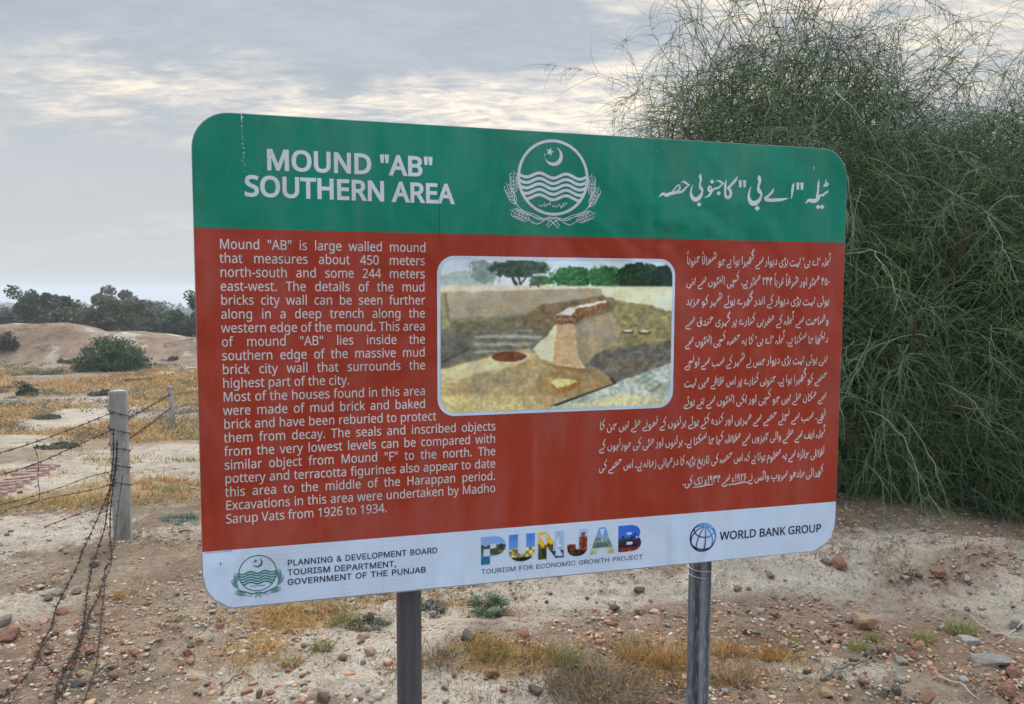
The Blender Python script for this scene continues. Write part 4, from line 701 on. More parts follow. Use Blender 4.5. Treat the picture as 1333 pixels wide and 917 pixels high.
65237:[229,[97,-56,63,-52,48,-47,35,-39,24,-30,16,-18,11,-3,9,14,14,47,19,59,26,72,47,62,36,32,34,19,36,6,40,-4,46,-13,55,-20,77,-28,103,-31,120,-30,147,-24,169,-12,183,3,192,31,193,52,190,75,181,93,174,98,166,99,160,98,149,88,145,81,142,65,145,54,148,50,153,47,169,44,186,46,201,51,202,30,185,23,166,21,152,22,140,25,131,30,124,37,120,47,119,59,120,70,127,92,140,111,148,118,158,122,169,123,183,121,195,113,204,101,211,86,215,68,216,50,213,22,205,-5,197,-18,187,-29,175,-37,162,-44,147,-50,131,-53],[184,154,173,158,170,163,169,168,173,179,178,182,184,183,189,182,194,179,198,168,197,163,194,158],[143,154,132,158,129,163,128,168,132,179,137,182,143,183,149,182,153,179,158,168,153,158]],
65239:[132,[0,-2,3,23,38,23,68,27,85,37,90,44,93,52,95,64,95,89,93,101,83,118,77,123,69,124,63,123,57,119,48,106,45,90,48,79,56,72,72,70,89,72,104,76,105,55,95,50,82,47,55,47,43,51,34,57,27,64,23,73,22,84,26,107,30,118,43,136,51,143,61,147,72,148,86,146,98,138,108,126,114,111,118,94,119,76,117,55,112,37,102,23,87,11,79,8,49,1],[87,179,81,180,76,183,72,193,76,204,87,208,97,204,100,199,101,193,100,188,97,183,93,180],[46,179,41,180,36,183,32,188,32,193,32,199,36,204,46,208,57,204,60,199,61,193,60,188,57,183,52,180]],
65240:[147,[0,-2,3,23,34,24,61,28,71,32,88,42,95,49,99,58,100,67,99,74,93,88,88,94,82,98,75,99,68,98,62,94,52,82,49,74,50,57,53,49,59,42,79,27,51,19,34,36,29,45,25,55,25,78,33,98,40,107,57,119,76,123,89,121,101,115,111,106,118,95,123,82,124,69,123,57,120,46,107,28,88,14,65,5,34,0],[147,-2,116,0,86,6,63,12,83,27,150,23,159,19,162,11,161,7,157,2,152,-1],[94,153,88,155,83,158,79,168,83,178,88,182,94,183,99,182,104,178,108,174,108,168,108,162,104,158],[53,153,47,155,43,158,38,168,43,178,47,182,53,183,59,182,63,178,67,174,68,168,67,162,63,158]],
65247:[77,[0,-2,3,23,26,26,32,31,34,37,29,212,53,212,59,63,58,36,55,24,50,15,43,8,32,3,18,0]],
65248:[89,[0,-2,3,23,26,26,32,31,34,37,30,212,54,212,61,48,64,38,69,31,76,26,97,22,101,19,103,16,103,7,95,-1,89,-2,78,-1,68,2,56,13,49,26,56,26,52,17,38,6,28,2]],
65249:[143,[22,-117,13,-78,8,-44,6,-18,7,-2,12,12,20,23,30,31,42,36,68,41,96,40,109,37,110,47,106,66,102,74,91,85,84,88,69,88,62,86,50,76,39,60,21,70,29,84,47,103,57,109,68,112,78,113,92,112,103,107,113,99,120,90,125,80,129,68,132,46,130,31,126,18,121,9,91,15,66,17,47,12,39,7,34,0,31,-9,30,-20,32,-46,45,-111]],
65251:[156,[0,-2,3,23,17,26,22,31,28,38,48,77,65,98,82,105,90,106,100,105,109,101,117,95,124,87,134,68,138,48,136,32,132,20,124,11,116,5,106,1,85,1,72,3,56,10,36,22,47,40,61,32,84,25,101,25,111,30,114,34,117,45,112,62,102,76,95,80,88,82,78,79,68,68,48,30,36,11,22,2]],
65252:[171,[0,-2,3,23,16,26,21,31,44,73,52,84,59,92,73,103,79,105,91,107,100,106,108,103,116,97,123,88,149,36,161,25,180,22,183,19,186,11,185,7,177,-1,160,-1,141,7,134,14,138,21,129,6,123,1,110,-5,93,-5,83,-2,63,10,46,28,39,17,24,3,17,0],[57,51,68,37,80,26,92,20,102,18,111,20,118,26,120,35,117,47,106,72,98,80,94,83,84,83,75,77,69,71]],
65253:[203,[9,0,14,32,21,52,43,44,37,28,33,2,35,-12,41,-24,51,-32,63,-39,78,-42,95,-44,113,-42,128,-38,140,-32,149,-24,156,-15,161,-5,164,16,160,43,144,83,166,94,177,71,185,46,188,32,188,7,182,-17,176,-28,168,-39,159,-48,147,-57,132,-63,115,-67,94,-68,78,-67,47,-59,34,-52,24,-42,16,-31,11,-17],[98,118,88,122,83,132,88,143,93,146,98,147,104,146,109,143,112,138,113,132,112,127,109,122]],
65254:[216,[9,0,12,23,21,52,43,44,36,21,33,2,35,-13,41,-25,51,-34,63,-40,78,-43,94,-44,112,-43,127,-40,140,-35,149,-28,156,-21,163,-2,162,32,150,78,174,84,184,47,188,38,192,31,205,24,225,22,228,19,231,11,230,7,222,-1,205,0,196,3,188,8,179,20,177,27,189,12,187,-3,183,-17,177,-31,167,-43,155,-54,138,-62,118,-67,93,-69,76,-68,61,-65,47,-59,34,-52,23,-42,16,-31,11,-17],[98,118,88,122,83,132,88,143,93,146,98,147,104,146,109,143,112,138,113,132,112,127,109,122]],
65255:[80,[0,-2,3,23,26,25,33,27,38,32,42,39,42,48,40,66,26,111,49,119,57,98,62,74,65,53,64,42,59,24,49,11,42,6,24,0],[38,150,32,151,27,155,24,159,23,165,24,170,27,175,38,180,48,175,52,165,48,155,43,151]],
65256:[102,[0,-2,3,23,22,25,29,28,33,34,40,52,46,84,69,79,63,43,66,33,70,29,78,26,110,22,114,19,117,11,115,7,108,-1,84,-1,72,2,62,6,55,12,49,29,57,29,47,13,35,4,20,0],[46,114,36,119,32,123,32,129,36,139,46,144,57,139,61,129,60,123,57,119]],
65261:[132,[17,-68,12,-44,45,-37,58,-32,70,-25,80,-16,87,-4,92,11,93,29,91,46,86,61,78,72,72,75,60,74,54,70,49,64,43,49,42,41,45,30,48,26,53,23,69,21,86,23,101,27,102,7,86,0,66,-3,46,0,31,7,26,12,20,26,20,47,22,58,32,79,40,88,48,94,58,98,69,100,80,98,89,94,98,87,104,78,109,66,113,54,116,27,113,1,105,-21,91,-38,72,-52,47,-62]],
65262:[140,[17,-68,12,-44,45,-37,58,-32,70,-25,80,-16,87,-4,92,11,93,29,91,47,86,62,77,72,66,76,60,74,55,71,50,65,43,50,43,36,48,29,64,24,148,22,154,16,154,7,146,-1,140,-2,69,-2,56,-1,44,2,34,7,26,14,21,24,19,36,20,48,23,60,33,80,41,88,49,95,58,98,69,100,82,98,93,92,103,82,110,68,115,49,116,27,113,1,105,-21,91,-38,72,-52,47,-62]],
}


def area(p):
    return .5 * sum(p[i][0] * p[(i + 1) % len(p)][1] - p[(i + 1) % len(p)][0] * p[i][1] for i in range(len(p)))


def inside(pt, poly):
    x, y = pt; r = False; n = len(poly)
    for i in range(n):
        x1, y1 = poly[i]; x2, y2 = poly[(i + 1) % n]
        if (y1 > y) != (y2 > y) and x < (x2 - x1) * (y - y1) / (y2 - y1) + x1: r = not r
    return r


def offset(p, d):
    n = len(p); out = []
    for i in range(n):
        a = p[i - 1]; b = p[i]; c = p[(i + 1) % n]
        e1 = (b[0] - a[0], b[1] - a[1]); e2 = (c[0] - b[0], c[1] - b[1])
        l1 = math.hypot(*e1) + 1e-9; l2 = math.hypot(*e2) + 1e-9
        n1 = (e1[1] / l1, -e1[0] / l1); n2 = (e2[1] / l2, -e2[0] / l2)
        mx, my = n1[0] + n2[0], n1[1] + n2[1]
        q = mx * mx + my * my
        convex = e1[0] * e2[1] - e1[1] * e2[0] > 0
        k = 2 / max(q, .7 if convex else .12)
        out.append((b[0] + mx * k * d, b[1] + my * k * d))
    return out


def winding(pt, rings):
    x, y = pt; w = 0
    for poly in rings:
        n = len(poly)
        for i in range(n):
            x1, y1 = poly[i]; x2, y2 = poly[(i + 1) % n]
            if (y1 > y) != (y2 > y) and x < (x2 - x1) * (y - y1) / (y2 - y1) + x1: w += 1 if y2 > y1 else -1
    return w


def fill(rings):
    V = []; E = []
    for r in rings:
        n = len(V); V += [Vector(q) for q in r]; E += [(n + i, n + (i + 1) % len(r)) for i in range(len(r))]
    res = delaunay_2d_cdt(V, E, [], 0, 1e-6)
    P = [tuple(v) for v in res[0]]
    T = []
    for f in res[2]:
        c = (sum(P[i][0] for i in f) / 3, sum(P[i][1] for i in f) / 3)
        if winding(c, rings) != 0: T.append(tuple(f))
    return P, T


_gc = {}


def glyph(font, ch, bold=0.0):
    """(advance, points, triangles)"""
    key = (font, ch, bold)
    if key in _gc: return _gc[key]
    rec = GLYPHS[font][ord(ch)]
    adv = rec[0] / 500.0
    rings = [[(r[i] / 500.0, r[i + 1] / 500.0) for i in range(0, len(r), 2)] for r in rec[1:]]
    sign = 1 if area(max(rings, key=lambda r: abs(area(r)))) > 0 else -1
    if sign < 0: rings = [r[::-1] for r in rings]
    if bold: rings = [offset(r, bold) for r in rings]
    outers = [r for r in rings if area(r) > 0]
    holes = [r for r in rings if area(r) <= 0]
    pts, tris = fill(rings)
    _gc[key] = (adv, pts, tris, outers, holes)
    return _gc[key]


class Sheet:
    """collects flat printed shapes on the board (u to the right, v down, in metres)"""
    def __init__(self, lift):
        self.v = []; self.f = []; self.c = []; self.k = 0; self.lift = lift

    def add(self, pts, tris, col=None):
        n = len(self.v)
        l = self.lift + .00012 * (self.k % 4); self.k += 1
        self.v += [(u, -l, ZTOP - v) for u, v in pts]
        for a, b, c in tris:
            (ua, va), (ub, vb), (uc, vc) = pts[a], pts[b], pts[c]
            if (ub - ua) * (vc - va) - (uc - ua) * (vb - va) > 0: a, b, c = a, c, b
            self.f.append((n + a, n + b, n + c))
        if col is not None:
            self.c += [col(u, v) if callable(col) else col for u, v in pts]

    def text(self, font, s, u0, u1, v, cap, bold=0.0, capu=None, v1=None, hs=None, space=.26, track=0.0, justify=True):
        """one line: between u0 and u1 on baseline v; cap = capital height in metres"""
        capu = capu or (.573 if font == 'N' else .509)
        sc = cap / capu
        words = s.split(' ')
        ww = []
        for w in words:
            ww.append(sum(glyph(font, c, bold)[0] + track for c in w))
        nat = sum(ww) + space * (len(words) - 1)
        if hs is None:
            hs = (u1 - u0) / (nat * sc)
            sp = space
        else:
            sp = ((u1 - u0) / (sc * hs) - sum(ww)) / max(1, len(words) - 1) if justify else space
        x = 0
        for w in words:
            for c in w:
                adv, pts, tris, _, _ = glyph(font, c, bold)
                vv = v if v1 is None else v + (v1 - v) * (x * sc * hs) / (u1 - u0)
                self.add([(u0 + (x + a) * sc * hs, vv - b * sc) for a, b in pts], tris)
                x += adv + track
            x += sp

    def stroke(self, pts, col=None, smooth=3, conv=None):
        """tapered pen stroke; pts = (u, v, width)"""
        P = np.array(pts, float)
        if conv is not None:
            q = np.array([conv(a, b) for a, b in P[:, :2]])
            P = np.column_stack([q, P[:, 2] * conv.scale])
        if smooth > 1 and len(P) > 2:
            E = np.vstack([2 * P[0] - P[1], P, 2 * P[-1] - P[-2]])
            out = []
            for i in range(1, len(E) - 2):
                for t in np.arange(smooth) / smooth:
                    p0, p1, p2, p3 = E[i - 1:i + 3]
                    out.append(.5 * (2 * p1 + (p2 - p0) * t + (2 * p0 - 5 * p1 + 4 * p2 - p3) * t * t + (3 * p1 - p0 - 3 * p2 + p3) * t ** 3))
            out.append(P[-1]); P = np.array(out)
        T = np.gradient(P[:, :2], axis=0)
        T /= np.linalg.norm(T, axis=1)[:, None] + 1e-9
        N = np.column_stack([-T[:, 1], T[:, 0]])
        w = np.maximum(P[:, 2:3], 1e-5) / 2
        A = P[:, :2] + N * w; Bq = P[:, :2] - N * w
        n = len(P)
        q = [tuple(a) for a in A] + [tuple(a) for a in Bq]
        tr = []
        for i in range(n - 1):
            tr += [(i, i + 1, n + i + 1), (i, n + i + 1, n + i)]
        self.add(q, tr, col)

    def poly(self, pts, col=None):
        t = tessellate_polygon([[Vector((a, b, 0)) for a, b in pts]])
        self.add(list(pts), [tuple(x) for x in t], col)

    def disc(self, cu, cv, r, col=None, n=20, rx=None):
        self.poly([(cu + (rx or r) * math.cos(2 * math.pi * i / n), cv + r * math.sin(2 * math.pi * i / n)) for i in range(n)], col)

    def mesh(self, name):
        me = mesh_py(name, self.v, self.f)
        if self.c:
            a = me.color_attributes.new('Col', 'FLOAT_COLOR', 'POINT')
            for i, c in enumerate(self.c): a.data[i].color = (*c, 1)
        return me


# joining forms of the Urdu letters
PF = {}
for _s, _i, _n in (('ا', 0xFE8D, 2), ('ب', 0xFE8F, 4), ('ت', 0xFE95, 4), ('ث', 0xFE99, 4), ('ج', 0xFE9D, 4), ('ح', 0xFEA1, 4), ('خ', 0xFEA5, 4), ('د', 0xFEA9, 2),
                   ('ذ', 0xFEAB, 2), ('ر', 0xFEAD, 2), ('ز', 0xFEAF, 2), ('س', 0xFEB1, 4), ('ش', 0xFEB5, 4), ('ص', 0xFEB9, 4), ('ض', 0xFEBD, 4), ('ط', 0xFEC1, 4),
                   ('ظ', 0xFEC5, 4), ('ع', 0xFEC9, 4), ('غ', 0xFECD, 4), ('ف', 0xFED1, 4), ('ق', 0xFED5, 4), ('ل', 0xFEDD, 4), ('م', 0xFEE1, 4), ('ن', 0xFEE5, 4),
                   ('و', 0xFEED, 2), ('ٹ', 0xFB66, 4), ('پ', 0xFB56, 4), ('چ', 0xFB7A, 4), ('ڑ', 0xFB8C, 2), ('ک', 0xFB8E, 4), ('گ', 0xFB92, 4), ('ں', 0xFB9E, 2),
                   ('ہ', 0xFBA6, 4), ('ھ', 0xFBAA, 4), ('ے', 0xFBAE, 2), ('ی', 0xFBFC, 4), ('ئ', 0xFE89, 4)):
    PF[_s] = [chr(_i + k) for k in range(_n)]


def clusters(word):
    L = []
    for c in word:
        if c == 'ً': L[-1][1] = 1
        else: L.append([c, 0])
    # digits read left to right
    i = 0
    while i < len(L):
        j = i
        while j < len(L) and L[j][0] in '۰۱۲۳۴۵۶۷۸۹': j += 1
        L[i:j] = L[i:j][::-1]
        i = max(j, i + 1)
    out = []; cur = []
    for k, (c, m) in enumerate(L):
        if c not in PF:
            if cur: out.append(cur); cur = []
            out.append([(c, m)]); continue
        pj = k > 0 and L[k - 1][0] in PF and len(PF[L[k - 1][0]]) == 4
        nj = len(PF[c]) == 4 and k + 1 < len(L) and L[k + 1][0] in PF
        if not pj and cur: out.append(cur); cur = []
        g = PF[c][(3 if nj else 1) if pj else (2 if nj else 0)]
        cur.append((g, m))
    if cur: out.append(cur)
    return out


def urdu(sheet, s, u_right, u_left, v, size, bold=.008, slope=.60):
    """one justified right-to-left line; joined letters step down towards the left as in Nastaliq"""
    words = [[('"' if c == '"' else c) for c in [w]][0] for w in s.split(' ')]
    def gadv(g):
        return .17 if g == '"' else glyph('A', g, bold)[0] * (.82 if g in 'ﮯﮮ' else 1)
    W = [[(cl, sum(gadv(g) for g, m in cl)) for cl in clusters(w)] for w in words]
    gap = .02
    tot = sum(a + gap for w in W for cl, a in w)
    ns = len(words) - 1
    space = .13
    hs = (u_right - u_left) / (size * (tot + space * ns))
    hs_use = min(max(hs, .45), 1.05)
    space = ((u_right - u_left) / (size * hs_use) - tot) / ns
    x = 0.0
    S = size
    for w in W:
        for cl, cw in w:
            fin = gadv(cl[-1][0])
            raise_ = cw - fin
            k = min(slope, .42 / raise_) if raise_ > 1e-3 else 0
            base = -.12 * min(1, k * raise_ / .2) * .5
            xf = x + raise_            # distance from the right at which the last letter starts
            px = x
            for i, (g, m) in enumerate(cl):
                a = gadv(g)
                last = i == len(cl) - 1
                def P(gx, gy):
                    X = px + a - gx    # distance leftwards
                    yy = gy + base + (k * max(0.0, xf - X) if not last else 0)
                    return (u_right - X * S * hs_use, v - yy * S)
                if g == '"':
                    for dx in (.02, .09):
                        q = [P(dx, .40), P(dx + .05, .40), P(dx + .042, .25), P(dx + .008, .25)]
                        sheet.add(q, [(0, 1, 2), (0, 2, 3)])
                else:
                    adv, pts, tris, _, _ = glyph('A', g, bold)
                    f = a / adv if adv > 1e-6 else 1
                    sheet.add([P(gx * f, gy) for gx, gy in pts], tris)
                if m:
                    for dy in (.50, .57):
                        q = [P(.02, dy), P(.16, dy + .06), P(.16, dy + .10), P(.02, dy + .04)]
                        sheet.add(q, [(0, 1, 2), (0, 2, 3)])
                px += a
            x += cw + gap
        x += space


# ------------------------------------------------------------------ the information sign
BW, BH = 1.806, 1.2
ZTOP = CAM_H + .41674
YAW = R(15.924)
sign = empty('information_sign', (-.75066, 1.91418, 0), YAW)
tag(sign, 'large green, red and white visitor information board on two metal posts beside the path', 'sign')
CR = .086


def rrect(u0, v0, u1, v1, rad, n=8, which=(1, 1, 1, 1), squeeze=1.0):
    """rounded rectangle, clockwise from the top left; which corners are round: tl, tr, br, bl"""
    pts = []
    for k, (cu, cv, a0) in enumerate(((u0, v0, 180), (u1, v0, 270), (u1, v1, 0), (u0, v1, 90))):
        if not which[k]:
            pts.append((cu, cv)); continue
        ccu = cu + rad * (1 if k in (0, 3) else -1); ccv = cv + rad * (1 if k in (0, 1) else -1)
        for i in range(n + 1):
            a = R(a0 + 90 * i / n)
            pts.append((ccu + rad * math.cos(a), ccv + rad * math.sin(a)))
    return pts


def slab(name, outline, y0, y1, m, parent, bevel=0.0):
    """outline in (u, v) extruded from depth y0 (front) to y1"""
    n = len(outline)
    V = [(u, y0, ZTOP - v) for u, v in outline] + [(u, y1, ZTOP - v) for u, v in outline]
    F = [tuple(range(n)), tuple(range(2 * n - 1, n - 1, -1))]
    for i in range(n):
        j = (i + 1) % n
        F.append((i, n + i, n + j, j))
    me = mesh_py(name, V, F)
    import bmesh
    bm = bmesh.new(); bm.from_mesh(me)
    bmesh.ops.recalc_face_normals(bm, faces=bm.faces)
    bm.to_mesh(me); bm.free()
    return link(name, me, m, parent)


M_sheet = mat('painted steel sheet', lambda t, b, p: t.l(t.mix(t.ramp(t.noise(p, 9, 4), .4, .7), (.42, .42, .41), (.27, .25, .23)), b.inputs['Base Color']), .5, .5, .3)
M_green = flex_print('green print', (.0, .215, .128))
M_red = flex_print('red print', (.36, .036, .014), .4)
M_white = flex_print('white print', (.62, .72, .86), .4)
M_ink_white = flex_print('white ink', (.66, .68, .72), .45)
M_ink_body = flex_print('pale ink', (.62, .60, .58), .45)
M_ink_navy = flex_print('navy ink', (.022, .026, .07), .42)
M_ink_green = flex_print('green ink', (.0, .17, .115), .42)
M_pic = flex_print('picture print', None, .36)

# backing sheet with rounded corners; the lower corners are clipped a little roughly
outl = rrect(0, 0, BW, BH, CR)
panel = slab('panel', outl, .0, .016, M_sheet, sign)


def band(name, v0, v1, m, which):
    e = .0015
    pts = rrect(e, v0, BW - e, v1, CR, 8, which)
    if which[3]:            # footer: nicked, unevenly cut lower corners
        pts = [(u, v) for u, v in pts]
        rnd = random.Random(4)
        pts2 = []
        for u, v in pts:
            du = dv = 0
            if v > v0 + .03:
                du = (rnd.random() - .5) * .006; dv = (rnd.random() - .9) * .004
            pts2.append((min(max(u + du, e), BW - e), min(v + dv, v1)))
        pts = pts2
    return slab(name, pts, -.0012, -.0002, m, panel)


band('header_band', .0015, .2712, M_green, (1, 1, 0, 0))
band('text_band', .2716, 1.0508, M_red, (0, 0, 0, 0))
band('logo_band', 1.0512, BH - .0015, M_white, (0, 0, 1, 1))

# --- English lettering
s = Sheet(.0017)
s.text('N', 'MOUND "AB"', .165, .5716, .1285, .0465, .026, space=.22)
s.text('N', 'SOUTHERN AREA', .1155, .624, .1922, .0465, .026, v1=.1945, space=.22)
link('title_lettering', s.mesh('title_lettering'), M_ink_white, panel)

ENG = ['Mound "AB" is large walled mound', 'that measures about 450 meters', 'north-south and some 244 meters', 'east-west. The details of the mud', 'bricks city wall can be seen further', 'along in a deep trench along the', 'western edge of the mound. This area', 'of mound "AB" lies inside the', 'southern edge of the massive mud', 'brick city wall that surrounds the', 'highest part of the city.', 'Most of the houses found in this area', 'were made of mud brick and baked', 'brick and have been reburied to protect', 'them from decay. The seals and inscribed objects', 'from the very lowest levels can be compared with', 'similar object from Mound "F" to the north. The', 'pottery and terracotta figurines also appear to date', 'this area to the middle of the Harappan period.', 'Excavations in this area were undertaken by Madho', 'Sarup Vats from 1926 to 1934.']
s = Sheet(.0017)
u0 = .056
cap = .0228
sc = cap / .573
def natw(l, sp): return sum(sum(glyph('N', c, .004)[0] for c in w) for w in l.split(' ')) + sp * l.count(' ')
HS = (.5495 - u0) / (natw(ENG[6], .20) * sc)
for i, l in enumerate(ENG):
    v = .3191 + i * .03327
    u1 = .5495 if i < 13 else .7362
    if i == 13: u1 = .577
    ragged = i in (10, 20)
    if i == 0: u1 = .5525
    s.text('N', l, u0, u1, v, cap, .004, hs=HS, space=.21, justify=not ragged)
link('english_lettering', s.mesh('english_lettering'), M_ink_body, panel)

# --- Urdu lettering
URDU = ['ٹیلہ "اے بی" بہت بڑی دیوار سے گھیرا ہوا ہے جو شمالاً جنوباً', '۴۵۰ میٹر اور شرقاً غرباً ۲۴۴ میٹر ہے۔ کچی اینٹوں سے بنی', 'ہوئی بہت بڑی دیوار کے اندر گھرے ہوئے شہر کو مزید', 'وضاحت سے ٹیلہ کے مغربی کنارے پر گہری خندق سے', 'دیکھا جا سکتا ہے۔ ٹیلہ "اے بی" کا یہ حصہ کچی اینٹوں سے', 'بنی ہوئی بہت بڑی دیوار جس نے شہر کے سب سے اونچے', 'حصے کو گھیرا ہوا ہے۔ جنوبی کنارے پر اس علاقے میں بہت', 'سے مکان ملے ہیں جو کچی اور پکی اینٹوں سے بنے ہوئے', 'تھے۔ سب سے نچلے حصے سے مہریں اور کندہ کئے ہوئے برتنوں کے نمونے ملے ہیں جن کا', 'ٹیلہ ایف سے ملنے والی چیزوں سے مقابلہ کیا جا سکتا ہے۔ برتنوں اور مٹی کی مورتیوں کے', 'تقابلی جائزہ سے یہ معلوم ہوتا ہے کہ اس حصہ کی تاریخ ہڑپہ کا درمیانی زمانہ ہے۔ اس حصے کی', 'کھدائی مادھو سروپ واٹس نے ۱۹۲۶ء سے ۱۹۳۴ء تک کی۔']
s = Sheet(.0017)
vs = [.330, .388, .4435, .501, .557, .6165, .674, .7285, .7865, .8415, .899, .9585]
for i, l in enumerate(URDU):
    ul = 1.286 if i < 8 or i == 11 else 1.030
    urdu(s, l, 1.7575 if i < 11 else 1.755, ul, vs[i] + .009, .055, .007)
for ua, ub in ((1.488, 1.425), (1.375, 1.320)):      # long year signs under the dates
    s.stroke([(ua + .012, .972, .002), (ua - .01, .9715, .004), ((ua + ub) / 2, .975, .0035), (ub, .976, .002)])
link('urdu_lettering', s.mesh('urdu_lettering'), M_ink_body, panel)


class Conv:
    """bilinear map of a traced patch to the board"""
    def __init__(self, w, h, tl, tr, br, bl):
        self.a = (w, h, tl, tr, br, bl)
        self.scale = .5 * ((tr[0] - tl[0]) / w + (bl[1] - tl[1]) / h)

    def __call__(self, x, y):
        w, h, tl, tr, br, bl = self.a
        a, b = x / w, y / h
        return tuple((tl[i] * (1 - a) + tr[i] * a) * (1 - b) + (bl[i] * (1 - a) + br[i] * a) * b for i in (0, 1))


s = Sheet(.0017)
c5 = Conv(1333, 622, (1.3914, .0518), (1.7702, .0341), (1.7764, .19), (1.3952, .201))
c6 = Conv(1333, 746, (1.1679, .0622), (1.4645, .0484), (1.4688, .1989), (1.1705, .2075))
f2 = lambda L: [(355.5 + x * .969, -355.5 + y * .969, w) for x, y, w in L]
def dia(c, x, y, r):
    s.poly([c(x - r, y), c(x, y - r), c(x + r, y), c(x, y + r)])
for st in (f2([(886, 712, 6), (878, 738, 24), (850, 748, 16), (830, 772, 28), (795, 776, 20), (768, 812, 40), (735, 838, 46), (700, 843, 46), (665, 835, 38), (640, 842, 28), (612, 873, 8)]),
           f2([(777, 588, 8), (770, 640, 26), (765, 720, 27), (752, 820, 34)]),
           f2([(863, 582, 8), (860, 630, 18), (855, 660, 16)]),
           f2([(830, 664, 12), (858, 640, 14), (880, 632, 18), (888, 645, 18), (870, 662, 16), (832, 668, 12)]),
           [(814, 255, 8), (802, 290, 30), (793, 360, 28), (783, 437, 6)],
           [(577, 316, 6), (562, 355, 26), (520, 400, 26), (482, 432, 38), (515, 450, 38), (600, 450, 36), (680, 444, 28), (747, 430, 6)],
           [(411, 163, 8), (413, 200, 44), (418, 240, 34), (402, 295, 26), (410, 340, 46), (432, 370, 34), (436, 400, 26), (412, 452, 40), (370, 486, 52), (330, 486, 54), (302, 450, 42), (293, 400, 28), (305, 340, 18), (321, 290, 4)],
           [(168, 175, 6), (145, 220, 28), (95, 278, 28), (58, 315, 26)],
           [(41, 213, 6), (33, 280, 26), (30, 350, 26), (36, 405, 34), (55, 425, 32)],
           [(55, 310, 26), (84, 335, 36), (93, 375, 32), (80, 412, 36), (52, 428, 34)]):
    s.stroke(st, conv=c5)
for q in ((858, 290), (906, 290), (198, 263), (247, 263)):
    s.poly([c5(q[0] - 19, q[1] - 42), c5(q[0] + 19, q[1] - 42), c5(q[0] + 13, q[1] + 42), c5(q[0] - 13, q[1] + 42)])
dia(c5, 390, 546, 32); dia(c5, 1097, 531, 29); dia(c5, 1145, 531, 29)
for st in ([(912, 288, 6), (945, 270, 14), (978, 288, 30), (1024, 312, 14)],
           [(1018, 314, 12), (980, 342, 20), (935, 378, 26), (905, 376, 26), (880, 394, 24), (852, 415, 30), (838, 445, 34), (810, 482, 24), (752, 509, 6)],
           [(845, 420, 30), (815, 405, 38), (808, 378, 36), (826, 352, 26), (850, 372, 20), (850, 405, 26)],
           [(694, 173, 10), (694, 220, 46), (702, 262, 32), (688, 320, 26), (698, 370, 46), (718, 392, 38), (722, 430, 26), (695, 488, 48), (650, 528, 56), (608, 528, 60), (575, 488, 46), (563, 430, 30), (575, 370, 18), (593, 320, 4)],
           [(428, 302, 6), (460, 282, 18), (490, 302, 32), (545, 334, 14)],
           [(540, 334, 12), (500, 364, 22), (445, 420, 30), (400, 432, 32), (350, 437, 38), (310, 445, 42), (270, 455, 42), (230, 474, 44), (192, 455, 36), (160, 466, 26), (124, 502, 6)],
           [(300, 440, 18), (340, 388, 22), (382, 335, 20), (410, 345, 24), (408, 385, 26), (370, 424, 24)]):
    s.stroke(st, conv=c6)
dia(c6, 858, 286, 32); dia(c6, 952, 446, 33); dia(c6, 678, 601, 33)
link('urdu_title', s.mesh('urdu_title'), M_ink_white, panel)


